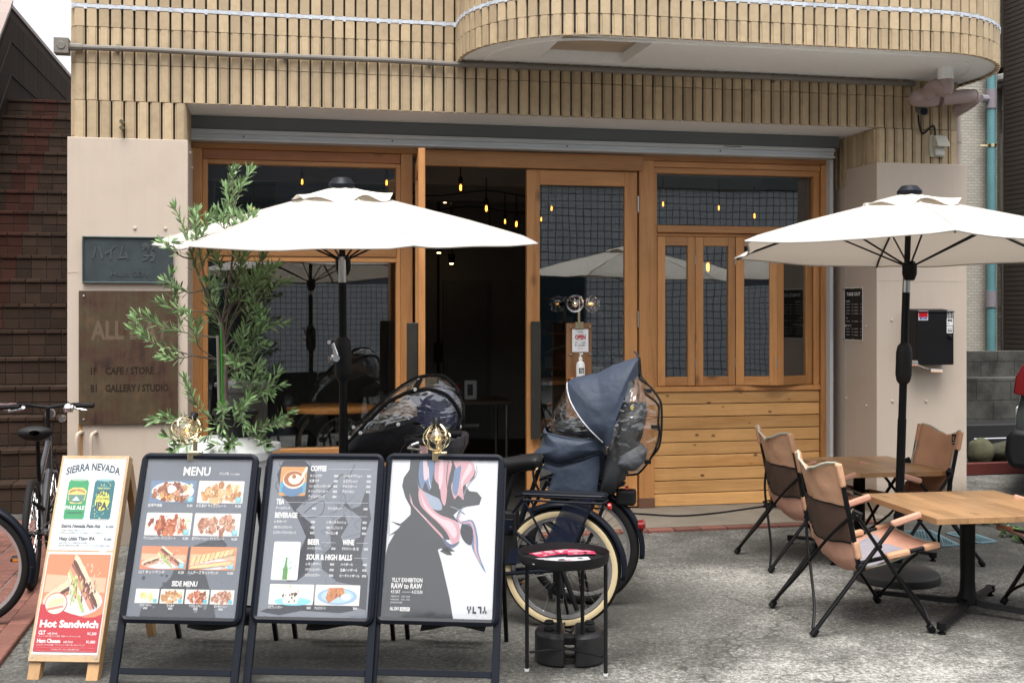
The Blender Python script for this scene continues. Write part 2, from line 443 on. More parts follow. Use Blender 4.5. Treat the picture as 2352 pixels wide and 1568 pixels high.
            s.poly([(X(.3), Y(.85)), (X(.62), Y(.88)), (X(.66), Y(.6)), (X(.44), Y(.3)), (X(.32), Y(.1)), (X(.24), Y(.35))], (.5, .2, .08)); s.up()
            scatter(26, .44, .58, .16, .22, [(.22, .07, .03), (.62, .3, .12), (.4, .14, .05)], .06)
            s.disc(X(.7), Y(.42), .1 * w, .15 * h, (.84, .83, .78)); s.up(); s.blob(X(.68), Y(.64), .08 * h, (.35, .6, .1), 6, .3, .6, 1.3)
        else:
            if kind == 'beef': s.disc(X(.5), Y(.5), .47 * w, .46 * h, (.72, .7, .68)); s.up()
            cols = {'beef': [(.32, .11, .05), (.42, .17, .08), (.55, .28, .15), (.25, .08, .04)], 'kara': [(.55, .28, .1), (.65, .36, .15), (.42, .19, .07), (.72, .46, .24)],
                    'yan': [(.35, .07, .025), (.45, .11, .04), (.25, .045, .02), (.55, .2, .08)], 'char': [(.42, .19, .12), (.5, .25, .17), (.34, .13, .07), (.58, .34, .24)]}[kind]
            scatter(14, .8, .68, .14, .2, [(.4, .6, .25), (.6, .72, .42), (.7, .78, .6)], .07)
            scatter(44, .5, .46, .43, .38, cols, .16)
            scatter(90, .5, .48, .42, .37, [tuple(min(1, c * 1.5) for c in cols[1]), tuple(c * .55 for c in cols[0]), (.75, .55, .36)], .035)
            if kind == 'beef':
                s.up(); s.blob(X(.47), Y(.6), .22 * h, (.85, .83, .8), 11, .25, 1.25); scatter(8, .4, .25, .3, .12, [(.75, .38, .08)], .07)
        random.setstate(old); s.h += .0002

def on_plane(o, ux, uy):
    n = ux.cross(uy).normalized()
    return lambda x, y, h=0: o + ux * x + uy * y + n * h

# ================================================================= the place
YF, YW, YS = 8.84, 9.52, 9.40
ZSOF = 3.23; ROW = .2635
XL = XP(168, YF); XR = XP(2200, YF)
XRL = XP(428, YF); XRR = XP(2014, YF)            # the recess between the two pillars
XWL = XP(440, YW); XWR = XP(1910, YW)
ZPAN = 2.975
ZSH = 3.035                                       # under the shutter box

# ground
def ground_mat():
    m, nt, b = nodes('worn_concrete')
    v = coords(nt)
    big = noisen(nt, v, .45, 5, .6); mid = noisen(nt, v, 3.5, 6, .7)
    st = nt.nodes.new('ShaderNodeSeparateXYZ'); nt.links.new(v, st.inputs[0])
    def light_shade_mask(cx, cy, rx, ry):
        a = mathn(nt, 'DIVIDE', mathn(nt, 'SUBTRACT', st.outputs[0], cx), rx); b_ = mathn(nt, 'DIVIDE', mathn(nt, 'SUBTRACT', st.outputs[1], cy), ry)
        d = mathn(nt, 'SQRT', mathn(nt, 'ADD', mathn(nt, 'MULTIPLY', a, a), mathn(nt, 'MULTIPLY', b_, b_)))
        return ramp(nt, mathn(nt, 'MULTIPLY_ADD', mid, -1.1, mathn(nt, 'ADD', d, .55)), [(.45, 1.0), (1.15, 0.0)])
    sp1 = noisen(nt, v, 42, 5, .75, .4); sp2 = noisen(nt, v, 130, 3, .7)
    wear = mathn(nt, 'MULTIPLY_ADD', big, .9, mathn(nt, 'MULTIPLY', mid, .5))      # about .3 .. 1.1
    grain = mathn(nt, 'MULTIPLY_ADD', sp2, .45, mathn(nt, 'MULTIPLY', sp1, .75))
    wet0 = 0
    t = mathn(nt, 'MULTIPLY_ADD', mathn(nt, 'SUBTRACT', wear, .72), .7, grain)
    t = mathn(nt, 'MULTIPLY_ADD', light_shade_mask(2.0, 4.7, 2.6, .95), .085, mathn(nt, 'MULTIPLY_ADD', light_shade_mask(3.0, 6.7, 1.3, .8), .05, t))  # sunlit brightness towards the front right, painted into the concrete tone
    col = ramp(nt, t, [(.42, (.022, .022, .019)), (.57, (.07, .068, .06)), (.68, (.15, .146, .132)), (.82, (.42, .41, .38))])
    spots = ramp(nt, noisen(nt, v, 1.4, 6, .75), [(.56, 0.0), (.70, .65)])
    col = mixc(nt, spots, col, (.045, .045, .04)); fine = grain
    cr = mathn(nt, 'ABSOLUTE', mathn(nt, 'SUBTRACT', noisen(nt, v, .42, 5, .62, .5), .5))
    col = mixc(nt, ramp(nt, cr, [(.0, .8), (.0022, .0)]), col, (.02, .02, .018))
    for cx, cy, rx, ry, k in ((1.6, 6.6, 1.5, .8, .62), (.2, 5.6, 1.0, .8, .5), (-1.0, 5.7, .8, .7, .4), (3.2, 7.7, 1.0, .5, .35)):  # soft shade on the mid-ground, painted into the colour as dark ellipses
        col = mixc(nt, mathn(nt, 'MULTIPLY', light_shade_mask(cx, cy, rx, ry), k), col, (.04, .04, .036))
    nt.links.new(col, b.inputs['Base Color']); b.inputs['Roughness'].default_value = .92
    bumpn(nt, b, fine, .5, .004)
    return m
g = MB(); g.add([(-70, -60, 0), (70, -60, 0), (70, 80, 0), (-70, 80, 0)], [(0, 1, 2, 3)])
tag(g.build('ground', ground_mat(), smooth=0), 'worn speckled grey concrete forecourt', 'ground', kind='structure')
g = MB(); g.add([(-70, -6, .004), (70, -6, .004), (70, 1.6, .004), (-70, 1.6, .004)], [(0, 1, 2, 3)])
tag(g.build('road', mat('asphalt', (.055, .055, .056), .9, var=.2, vs=60, bump=.5, bs=250), smooth=0), 'grey asphalt street along the forecourt', 'road', kind='structure')
g = MB(); g.box(XP(1180, 9.0), XRR - .005, 8.62, YW + .04, -.05, .022)
g.box(XRL + .005, XP(1178, 9.0), 8.62, YW + .04, -.05, .022)
apron_m = mat('smooth_concrete', (.20, .175, .14), .85, var=.25, vs=3, bump=.3, bs=120, dirt=.3)
tag(g.build('path', apron_m, smooth=0), 'smooth buff concrete threshold before the shopfront', 'threshold', kind='structure')
g = MB(); x = XRL + .01
while x < XRR - .2:
    g.box(x, x + .206, 8.52, 8.615, -.05, .02); x += .215
M['redbrick'] = mat('red_clay_brick', (.17, .068, .05), .75, var=.15, vs=25, rnd=.2, bump=.3, bs=160, dirt=.15)
tag(g.build('kerb_strip', M['redbrick'], smooth=0, bevel=.003), 'row of red bricks edging the threshold', 'brick edging', kind='structure')
# red pavers at the left
g = MB()
xb = -1.26; yy = 3.2; i = 0
while yy < 9.98:
    xx = xb - .12
    k = 0
    while xx > -4.6:
        w_ = .222
        g.box(xx - w_ + .005, xx - .005, yy + .005, yy + .105, -.04, .012)
        xx -= w_; k += 1
    yy += .11; i += 1
yy = 4.0
while yy < 9.98:
    g.box(xb - .112, xb, yy + .004, yy + .216, -.04, .03); yy += .22
tag(g.build('pavement', M['redbrick'], smooth=0, bevel=.006), 'red brick paving with raised edge tiles', 'brick paving', kind='structure')
g = MB(); g.box(-4.7, xb - .004, 3.2, 9.99, -.05, .004)
tag(g.build('paving_joint', mat('mortar', (.17, .15, .13), .9, var=.2, vs=20), smooth=0), 'mortar bed under the red brick paving', 'mortar', kind='structure')

# ---------------------------------------------------------------- building
B = empty('apartment_building', (1.8, 12, 0))
tag(B, 'beige tiled apartment building with a cafe shopfront of orange wood and rounded balcony', 'building')
ZT = 5.6
YB = 17.5
wb = MB()
T0 = YF + .02
wb.box(XL, XR, T0 + .014, T0 + .45, ZSOF + .002, ZT)                   # wall over the shop
wb.box(XL + .014, XRL - .034, T0 + .014, YB, -.1, ZSOF)                    # left pillar and side
wb.box(XRR + .034, XR, T0 + .014, YB, -.1, ZSOF)                    # right pillar
wb.box(XL, XR, T0 + .45, YB, ZSOF + .25, ZT)
wb.build('wall', M['joint'], B, 0, world=True)

PITCH = .0847
def tile(mb, o, ax, out, w, z0, z1, ridged, r=None):
    g = .0045
    if ridged: prof = [(0, -.014), (0, .010), (.010, .011), (.014, .021), (w - .010, .021), (w - .007, .013), (w, .012), (w, -.014)]
    else: prof = [(0, -.014), (0, .015), (.003, .018), (w - .003, .018), (w, .015), (w, -.014)]
    k = len(prof); vs = []
    for z, ins in ((z0 + g / 2, 0), (z1 - g / 2, 0)):
        for (a, d) in prof: vs.append(o + ax * a + out * d + Vector((0, 0, z)))
    fs = [tuple(range(k)), tuple(range(2 * k - 1, k - 1, -1))] + [(i, i + 1, k + i + 1, k + i) for i in range(k - 1)]
    mb.add(vs, fs, 0, r)
UX, OUT = Vector((1, 0, 0)), Vector((0, -1, 0))
def facade_cols(mb, x0, x1, rows, y):
    n = max(1, round((x1 - x0) / PITCH)); p = (x1 - x0) / n
    for i in range(n):
        for (z0, z1, rd) in rows:
            tile(mb, Vector((x0 + i * p + .0072, y, 0)), UX, OUT, p - .0145, z0, z1, rd)
upper = [(ZSOF - .004, ZSOF + ROW, 1), (ZSOF + ROW, ZSOF + 2 * ROW, 1), (ZSOF + 2 * ROW, ZSOF + 2 * ROW + .135, 0)]
z = ZSOF + 2 * ROW + .163
ZSEAM = ZSOF + 2 * ROW + .149
while z < ZT: upper.append((z, z + ROW, 0)); z += ROW
tc = MB()
facade_cols(tc, XL, XR, upper, T0)
facade_cols(tc, XL, XRL, [(ZPAN - .02, ZSOF - .004, 1)], T0)
facade_cols(tc, XRR, XR, [(ZPAN - .04, ZSOF - .004, 1)], T0)
# returns of the right recess, and the outer sides
def side_cols(mb, x, y0, y1, rows, out):
    n = max(1, round((y1 - y0) / PITCH)); p = (y1 - y0) / n
    for i in range(n):
        for (z0, z1, rd) in rows:
            tile(mb, Vector((x, y0 + i * p + .0072, 0)), Vector((0, 1, 0)), out, p - .0145, z0, z1, rd)
side_cols(tc, XRR + .02, T0, YW + .1, [(ZPAN - .3, ZSOF - .004, 1)], Vector((-1, 0, 0)))
side_cols(tc, XRL - .02, T0, YS, [(ZPAN - .02, ZSOF - .004, 1)], Vector((1, 0, 0)))
side_cols(tc, XL, T0, 11.5, upper + [(z, z + ROW, 1) for z in (.5, .7635)][:0] + [(ZSOF - (k + 1) * ROW, ZSOF - k * ROW, 1) for k in range(12)], Vector((-1, 0, 0)))
tc.build('tile_cladding', M['tile'], B, 0, world=True)
se = MB(); se.box(XL, XR, T0 - .021, T0, ZSEAM - .013, ZSEAM + .013)
n = round((XR - XL) / PITCH)
for i in range(n + 1):
    x = XL + i * (XR - XL) / n
    se.box(x - .012, x + .012, T0 - .023, T0, ZSEAM - .012 - random.random() * .012, ZSEAM + .015)
se.build('seam_strip', M['zinc'], B, 0, world=True)
# recess soffit, shutter box
sf = MB(); sf.box(XRL - .02, XRR + .02, T0 + .03, YS + .5, ZSOF, ZSOF + .2); sf.box(XRL - .018, XRR + .018, T0 + .002, T0 + .031, ZSOF + .001, ZSOF + .004)
sf.build('soffit', M['stucco'], B, 0, world=True)
sb = empty('shutter_box', (0, 0, 0)); sb.parent = B; sb.location = -B.location
s1 = MB(); s1.box(XRL - .02, XP(1926, YS), YS - .02, YS + .3, 3.125, ZSOF - .002); s1.build('shutter_hood', M['alu_dark'], sb, 0, bevel=.004)
s2 = MB(); xa, xb2 = XRL + .0, XP(1912, YS)
prof = [(YS - .045, 3.118), (YS - .05, 3.09), (YS - .03, 3.085), (YS - .03, ZSH + .02), (YS - .055, ZSH + .015), (YS - .055, ZSH), (YS + .2, ZSH), (YS + .2, 3.123), (YS - .04, 3.123)]
s2.prism(prof, xa, xb2, lambda a, b, d: (d, a, b)); s2.build('shutter_rail', M['alu'], sb, 0, bevel=.002)
s3 = MB()
for px in (560, 900, 1300, 1650): s3.lathe([(.006, 0), (.006, .01)], 8, (XP(px, YS), YS - .04, 3.07), Matrix.Rotation(R(90), 3, 'X'))
s3.box(XP(1658, YS), XP(1698, YS), YS - .047, YS - .035, 3.097, 3.113)
s3.build('shutter_latch', M['black'], sb, 0)
gr = MB(); xg = XP(1910, YS)
gr.box(xg - .005, xg + .022, YS + .02, YW + .02, .02, ZSH - .003); gr.box(xg + .025, xg + .032, YS + .03, YW + .02, .02, ZSH - .003)
gr.build('shutter_guide', M['alu'], B, 0, world=True)
# painted lower panels of the pillars
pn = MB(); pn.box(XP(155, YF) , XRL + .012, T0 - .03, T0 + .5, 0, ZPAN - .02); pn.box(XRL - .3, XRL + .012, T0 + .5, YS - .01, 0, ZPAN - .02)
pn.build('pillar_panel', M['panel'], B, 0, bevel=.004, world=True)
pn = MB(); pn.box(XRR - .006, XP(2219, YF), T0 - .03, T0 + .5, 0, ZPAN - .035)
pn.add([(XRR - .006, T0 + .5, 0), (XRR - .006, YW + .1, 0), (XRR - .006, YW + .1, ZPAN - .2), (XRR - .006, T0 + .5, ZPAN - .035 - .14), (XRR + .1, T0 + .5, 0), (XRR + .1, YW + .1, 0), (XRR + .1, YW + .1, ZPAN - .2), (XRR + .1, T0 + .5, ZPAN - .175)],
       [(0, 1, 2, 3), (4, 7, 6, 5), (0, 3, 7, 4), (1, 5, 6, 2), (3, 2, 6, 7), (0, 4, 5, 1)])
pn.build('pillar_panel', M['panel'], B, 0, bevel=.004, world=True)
# cracks and paint ridges, screw caps
ck = MB()
def crack(x0, x1, z, y):
    x = x0; pts = []
    while x < x1:
        pts.append((x, y, z + random.uniform(-.004, .004))); x += random.uniform(.015, .05)
    for p, q in zip(pts, pts[1:]): ck.bar(p, q, .004, random.uniform(.003, .009), (0, 0, 1))
crack(XP(155, YF), XP(190, YF), ZP(170, 625, YF), T0 - .03); crack(XRR + .01, XP(2215, YF), ZP(2100, 645, YF), T0 - .03)
for px, py in ((310, 524), (380, 525), (2048, 735), (2050, 921), (2127, 921)):
    p = onY(px, py, T0 - .03); ckx = MB(); ckx.lathe([(.013, 0), (.011, .008), (.004, .011)], 10, p, Matrix.Rotation(R(90), 3, 'X')); ckx.build('screw_cap', M['panel'], B, world=True)
for py, Y in ((372, 9.05), (750, 9.35), (750, 9.0), (925, 9.35), (935, 9.0)):
    p = Vector((XRR - .006, Y, ZP(2000, py, YF))); ckx = MB(); ckx.lathe([(.012, 0), (.01, .008), (.004, .011)], 10, p, Matrix.Rotation(R(-90), 3, 'Y')); ckx.build('screw_cap', M['panel'], B, world=True)
for py, Y in ((344, 9.0), (372, 9.2)):
    p = Vector((XRL + .012, Y, ZP(430, py, YF))); ckx = MB(); ckx.lathe([(.012, 0), (.01, .012), (.004, .016)], 10, p, Matrix.Rotation(R(90), 3, 'Y')); ckx.build('screw_cap', M['panel'], B, world=True)
ck.build('crack', M['panel'], B, world=True)
rs = MB()
for dx, w_, l in ((0, .010, .42), (.012, .006, .3), (-.011, .005, .22)):
    x = XP(185, YF) + dx; rs.box(x - w_ / 2, x + w_ / 2, T0 - .0335, T0 - .03, ZP(185, 972, YF) - l, ZP(185, 972, YF))
rs.build('rust_streak', mat('rust_stain', (.38, .2, .075), .8, var=.3, vs=30), B, 0, world=True)

# ---------------------------------------------------------------- balcony
BAL = empty('balcony'); BAL.parent = B; BAL.location = -B.location
YBF = 7.76; XBL = XP(1053, YF); XBR = XP(2217, YF) ; RB = .92
ZB = 3.632
def bal_path(step, inset=0.0):
    xl, xr, yf, r = XBL + inset, XBR - inset, YBF + inset, RB - inset
    seg = [('l', Vector((xl, YF + .02)), Vector((xl, YBF + RB)))]
    pts = []
    L1 = (YF + .02) - (YBF + RB); La = r * math.pi / 2; L2 = (xr - xl) - 2 * r
    tot = L1 + La + L2 + La + L1 + 1.0
    def at(s):
        if s < L1: return Vector((xl, YF + .02 - s)), Vector((0, -1)), Vector((-1, 0))
        s -= L1
        if s < La:
            a = s / r; c_ = Vector((xl + r, yf + r)); d = Vector((-math.cos(a), -math.sin(a)))
            return c_ + d * r, Vector((math.sin(a), -math.cos(a))), d
        s -= La
        if s < L2: return Vector((xl + r + s, yf)), Vector((1, 0)), Vector((0, -1))
        s -= L2
        if s < La:
            a = s / r; c_ = Vector((xr - r, yf + r)); d = Vector((math.sin(a), -math.cos(a)))
            return c_ + d * r, Vector((math.cos(a), math.sin(a))), d
        s -= La
        return Vector((xr, yf + r + s)), Vector((0, 1)), Vector((1, 0))
    return at, tot
at, tot = bal_path(0)
n = round(tot / PITCH); p = tot / n
bt = MB(); bs = MB()
brow = [(ZB - .022, ZB + .128, 1), (ZB + .128, ZSEAM - .014, 0)]
z = ZSEAM + .014
while z < 5.0: brow.append((z, z + ROW, 0)); z += ROW
for i in range(n):
    q, t_, o_ = at((i + .5) * p)
    ax = Vector((t_.x, t_.y, 0)); ou = Vector((o_.x, o_.y, 0)); o3 = Vector((q.x, q.y, 0)) - ax * (p / 2 - .0072)
    for (z0, z1, rd) in brow: tile(bt, o3, ax, ou, p - .0145, z0, z1, rd)
    bs.bar(Vector((q.x, q.y, ZSEAM)) - ax * p * .52 + ou * .008, Vector((q.x, q.y, ZSEAM)) + ax * p * .52 + ou * .008, .026, .024)
    jq = Vector((q.x, q.y, ZSEAM - random.random() * .008)) - ax * p * .5 + ou * .012
    bs.bar(jq - ax * .011, jq + ax * .011, .024, .034)
bt.build('tile_cladding', M['tile'], BAL, 0); bs.build('seam_strip', M['zinc'], BAL, 0)
# parapet body, soffit ring and soffit with the hatch opening
nn = 90
ring = [at(tot * i / nn)[0] for i in range(nn + 1)]
pb = MB()
inn = [bal_path(0, .14)[0](bal_path(0, .14)[1] * i / nn)[0] for i in range(nn + 1)]
for i in range(nn):
    a, b_, c_, d = ring[i], ring[i + 1], inn[i + 1], inn[i]
    vs = [(q.x, q.y, zz) for zz in (ZB + .012, 4.95) for q in (a, b_, c_, d)]
    pb.add(vs, [(0, 1, 5, 4), (2, 3, 7, 6), (4, 5, 6, 7), (0, 3, 2, 1)], r=.5)
pb.build('parapet', M['joint'], BAL, 0)
h0, h1 = onZ(1291, 82, ZB), onZ(1506, 93, ZB); h2, h3 = onZ(1448, 136, ZB), onZ(1240, 138, ZB)
hx0, hx1 = (h0.x + h3.x) / 2, (h1.x + h2.x) / 2; hy0, hy1 = h0.y, h3.y
hy0, hy1 = min(hy0, hy1), max(hy0, hy1)
sfm = MB()
mid = [q for q in inn if q.y < YF + .02]
poly_out = [(q.x, q.y) for q in [bal_path(0, .02)[0](bal_path(0, .02)[1] * i / nn)[0] for i in range(nn + 1)]]
# soffit as strips in y, leaving the opening out
def xr_at(y):
    r = RB; dy = (YBF + RB) - y
    if dy <= 0: return XBL + .002, XBR - .002
    k = r - math.sqrt(max(0, r * r - dy * dy))
    return XBL + .002 + k, XBR - .002 - k
ys = sorted(set([YBF + .002 + .9 * (i / 24) ** 1.8 for i in range(25)] + [hy0, hy1, YF + .02]))
ys = [y for y in ys if y >= YBF]
for y0, y1 in zip(ys, ys[1:]):
    a0, a1 = xr_at(y0); b0, b1 = xr_at(y1)
    if y0 >= hy0 - 1e-6 and y1 <= hy1 + 1e-6:
        sfm.add([(a0, y0, ZB), (hx0, y0, ZB), (hx0, y1, ZB), (b0, y1, ZB)], [(0, 1, 2, 3)])
        sfm.add([(hx1, y0, ZB), (a1, y0, ZB), (b1, y1, ZB), (hx1, y1, ZB)], [(0, 1, 2, 3)])
    else: sfm.add([(a0, y0, ZB), (a1, y0, ZB), (b1, y1, ZB), (b0, y1, ZB)], [(0, 1, 2, 3)])
for (x0, x1, y0, y1) in ((hx0, hx0, hy0, hy1), (hx1, hx1, hy0, hy1), (hx0, hx1, hy0, hy0), (hx0, hx1, hy1, hy1)):
    sfm.add([(x0, y0, ZB), (x1, y1, ZB), (x1, y1, ZB + .1), (x0, y0, ZB + .1)], [(0, 1, 2, 3)])
ztop = ZB + .3
sfm.add([(hx0 - .2, hy0 - .05, ztop), (hx1 + .2, hy0 - .05, ztop), (hx1 + .2, hy1 + .05, ztop), (hx0 - .2, hy1 + .05, ztop)], [(0, 1, 2, 3)])
sfm.add([(XR + .03, YF + .02, ZB), (XBR - .002, YF + .02, ZB), (XBR - .002, YF + 1.0, ZB), (XR + .03, YF + 1.0, ZB)], [(0, 1, 2, 3)])
# the drip groove lip round the edge
lip = [bal_path(0, .2)[0](bal_path(0, .2)[1] * i / nn)[0] for i in range(nn + 1)]
lip = [q for q in lip if q.y < YF]
sfm.tube([(q.x, q.y, ZB + .004) for q in lip], .013, 6)
sfm.build('soffit', M['stucco'], BAL, 0)
hb = MB(); hb.box(hx0 - .02, hx1 + .02, hy0 - .02, hy1 + .02, ZB + .085, ZB + .1); hb.build('hatch_board', M['beige_board'], BAL, 0)

# ---------------------------------------------------------------- wooden shopfront
def bx(mb, pxa, pxb, za, zb, ya, yb, mi=0, Y=None):
    Y = Y or YW
    x0, x1 = XP(pxa, Y), XP(pxb, Y); mb.box(x0, x1, ya, yb, min(za, zb), max(za, zb), mi)
W2 = [M['wx'], M['wz']]
zw = lambda px, py: ZP(px, py, YW)
Y0, Y1 = YW, YW + .12
fr = MB()
zg1, zg2 = zw(784, 383), zw(700, 562); zg3, zg4 = zw(700, 601), zw(700, 1030)
zd = zw(1212, 388); zb0 = .022
# top line of thin battens
bx(fr, 440, 1908, ZSH - .001, ZSH - .045, Y0 - .03, Y1)
# left window frame
bx(fr, 438, 465, zb0, ZSH - .046, Y0 - .03, Y1, 1)
bx(fr, 920, 947, zb0, ZSH - .046, Y0 - .02, Y1, 1)
bx(fr, 465, 477, zb0 + .3, zg1 + .035, Y0, Y1 - .02, 1); bx(fr, 910, 920, zb0 + .3, zg1 + .035, Y0, Y1 - .02, 1)
bx(fr, 477, 910, zg1, zg1 + .035, Y0, Y1 - .02)
bx(fr, 477, 910, zg2 - .002, zg3 + .042, Y0 - .012, Y1 - .02); bx(fr, 477, 910, zg3, zg3 + .040, Y0, Y1 - .02)
bx(fr, 477, 910, zg4 - .05, zg4, Y0 - .015, Y1); bx(fr, 465, 920, zb0, zg4 - .052, Y0, Y1)
# door head and posts
bx(fr, 948, 1464, zd + .085, ZSH - .046, Y0 + .0, Y1); bx(fr, 962, 1471, zd, zd + .13, Y0 - .06, Y0 - .002)
bx(fr, 1466, 1500, zb0 + .06, ZSH - .046, Y0 - .03, Y1, 1)
# right window frame
zr1, zr2 = zw(1700, 402), zw(1700, 520); zr3 = zw(1700, 544); zr4 = zw(1700, 886); zr5 = zw(1700, 897)
bx(fr, 1501, 1883, zr1 + .05, ZSH - .046, Y0 - .01, Y1); bx(fr, 1501, 1882, zr1, zr1 + .048, Y0, Y1)
bx(fr, 1883, 1908, zb0, ZSH - .046, Y0 - .03, Y1, 1)
bx(fr, 1500, 1509, zr4, zr1 - .001, Y0, Y1, 1); bx(fr, 1869, 1882, zr4, zr1 - .001, Y0, Y1, 1)
bx(fr, 1509, 1869, zr3 + .03, zr2, Y0 - .012, Y1); bx(fr, 1509, 1869, zr3, zr3 + .028, Y0 + .03, Y1)
bx(fr, 1500, 1883, zr5, zr4, Y0 - .015, Y1)
fr.build('window_frame', W2, B, 0, bevel=.003, world=True)
hd = MB(); bx(hd, 466, 919, zg1 + .036, ZSH - .047, Y0 - .012, Y1); hd.build('header_board', M['wdark'], B, 0, bevel=.003, world=True)
fp = MB(); bx(fp, 1464, 1501, zb0, zb0 + .085, Y0 - .04, Y1); fp.build('post_shoe', mat('rusty_steel_shoe', (.13, .06, .035), .7, var=.2), B, 0, bevel=.002, world=True)
pk = MB(); zp = zr5; k = 9; hh = (zr5 - zb0) / k
for i in range(k):
    bx(pk, 1501, 1882, zb0 + i * hh + .0035, zb0 + (i + 1) * hh - .0035, Y0 + .002 + random.uniform(0, .004), Y1)
pk.build('plank_panel', M['wplank'], B, 0, bevel=.003, world=True)
pk = MB(); bx(pk, 1501, 1882, zb0, zr5, Y0 + .03, Y1 + .01); pk.build('plank_backing', M['joint'], B, 0, world=True)
def window(pxa, pxb, za, zb, m):
    o = MB(); bx(o, pxa, pxb, za, zb, Y0 + .05, Y0 + .058); return o.build('window_pane', m, B, 0, world=True)
window(477, 910, zg2, zg1, M['glass']); window(477, 910, zg4, zg3, M['glass']); window(1509, 1869, zr2, zr1, M['glass'])
# leafs: a panel between two plan points
def leaf(name, p0, p1, z0, z1, sl, sr, rt, rb, th, gm, parent=None):
    p0 = Vector(p0); p1 = Vector(p1); d = p1 - p0; L = d.length; a = math.atan2(d.y, d.x)
    e = empty(name); e.parent = B; e.location = Vector((p0.x, p0.y, 0)) - B.location; e.rotation_euler = (0, 0, a)
    f = MB(); f.box(0, sl, 0, th, z0, z1, 1); f.box(L - sr, L, 0, th, z0, z1, 1)
    f.box(sl, L - sr, .002, th - .002, z1 - rt, z1, 0); f.box(sl, L - sr, .002, th - .002, z0, z0 + rb, 0)
    f.build('leaf_frame', W2, e, 0, bevel=.003)
    q = MB(); q.box(sl - .005, L - sr + .005, th * .45, th * .45 + .006, z0 + rb - .005, z1 - rt + .005); q.build('pane', gm, e, 0)
    return e, L
rd, L = leaf('door', (XP(1210, YW - .02), YW - .02), (XP(1464, YW - .02), YW - .02), zb0 + .015, zd - .006, .112, .112, .125, .17, .05, M['glass'])
hn = MB(); hz0, hz1 = zw(1228, 1006), zw(1228, 738)
hn.box(.025, .108, -.05, -.035, hz0, hz1); hn.box(.05, .09, -.035, 0, hz0 + .1, hz0 + .14); hn.box(.05, .09, -.035, 0, hz1 - .14, hz1 - .1)
hn.build('handle', M['steel_plate'], rd, 0, bevel=.002)
for zz in (zw(1466, 470), zw(1466, 733)):
    h = MB(); h.tube([(L + .004, -.008, zz - .07), (L + .004, -.008, zz + .07)], .008, 8); h.build('hinge', M['steel'], rd)
# the open leaf, swung out towards the street
ph = Vector((XP(953, YW), YW - .01)); pe = Vector((dep(961, 340, 1).x, 0)); tY = (zd - HC) / ((HZ - 340) / FPX)
pe3 = dep(961, 340, tY); pe = Vector((pe3.x, pe3.y))
od, L = leaf('door', ph, pe, zb0 + .015, zd, .112, .112, .125, .17, .05, M['glass'])
hn = MB(); hn.box(L - .05, L - .038, -.085, -.002, hz0, hz1); hn.box(L - .16, L - .0505, -.012, -.001, hz0, hz1)
hn.build('handle', M['steel_plate'], od, 0, bevel=.002)
for i_, ch_ in enumerate('ALL DAY'):
    if ch_ == ' ': continue
    pr = Print(lambda x, y, h: Vector((L - .037 + h, -.085 + x, y))); pr.text(ch_, .042, hz1 - .52 - i_ * .13, .1, (.42, .26, .10), 'c', .02, w=.038); pr.make('cut_letter', od)
# folding windows
xs = [1510, 1597.5, 1690, 1786, 1866]
zf0, zf1 = zr4 + .006, zr3 - .004
P4 = [Vector((XP(xs[0], YW + .02), YW + .02)), Vector((XP(xs[1], YW + .02), YW + .02)), Vector((XP(xs[2], YW + .01), YW + .01)), Vector((XP(xs[3], YW - .10), YW - .10)), Vector((XP(xs[4], YW + .02), YW + .02))]
for i in range(4):
    e, L = leaf('folding_window', P4[i], P4[i + 1] - (P4[i + 1] - P4[i]).normalized() * .004, zf0, zf1, .072, .065, .078, .078, .045, M['glass_wavy'])
    if i < 3:
        for zz in (zf0 + .2, zf1 - .2): h = MB(); h.tube([(L, -.004, zz - .04), (L, -.004, zz + .04)], .005, 6); h.build('hinge', M['steel'], e)

# ---------------------------------------------------------------- room behind
rm = MB(); X0r, X1r, YR = XRL + .02, XRR + .2, 15.0
rm.box(X0r - .1, X0r, YW + .12, YR, .0, ZSOF, 0); rm.box(X1r, X1r + .1, YW + .12, YR, 0, ZSOF, 0)
rm.box(X0r, X1r, YR, YR + .1, 0, ZSOF, 0)
rm.box(X0r, X1r, YW + .1, YR, ZSOF - .08, ZSOF - .003, 0)
rm.box(X0r, X1r, YW + .121, YR, -.02, .024, 1)
for y in (11.2, 12.8): rm.box(X0r, X1r, y, y + .22, ZSOF - .3, ZSOF - .081, 0)
rm.build('interior_room', [M['dark_int'], M['int_floor']], B, 0, world=True)
dr = MB(); x0, x1 = onY(1017, 700, YR).x, onY(1125, 700, YR).x
dr.box(x0, x1, YR - .04, YR - .002, .03, 2.1); dr.box(x0 + .04, x1 - .04, YR - .055, YR - .041, .05, 2.05)
dr.build('interior_door', mat('grey_door', (.12, .115, .11), .6), B, 0, bevel=.004, world=True)
cb = MB(); x = XP(1006, YR); cb.tube([(x, YR - .03, .2), (x, YR - .03, 3.1)], .015, 6); cb.box(x - .05, x + .05, YR - .06, YR, 1.05, 1.3)
cb.build('wall_conduit', M['black'], B, world=True)
cl = MB(); p0 = onZ(1000, 392, ZSOF - .12); cl.box(p0.x - .3, p0.x + 1.3, p0.y, p0.y + .1, ZSOF - .13, ZSOF - .08)
cl.build('ceiling_trunking', M['white'], B, 0, world=True)

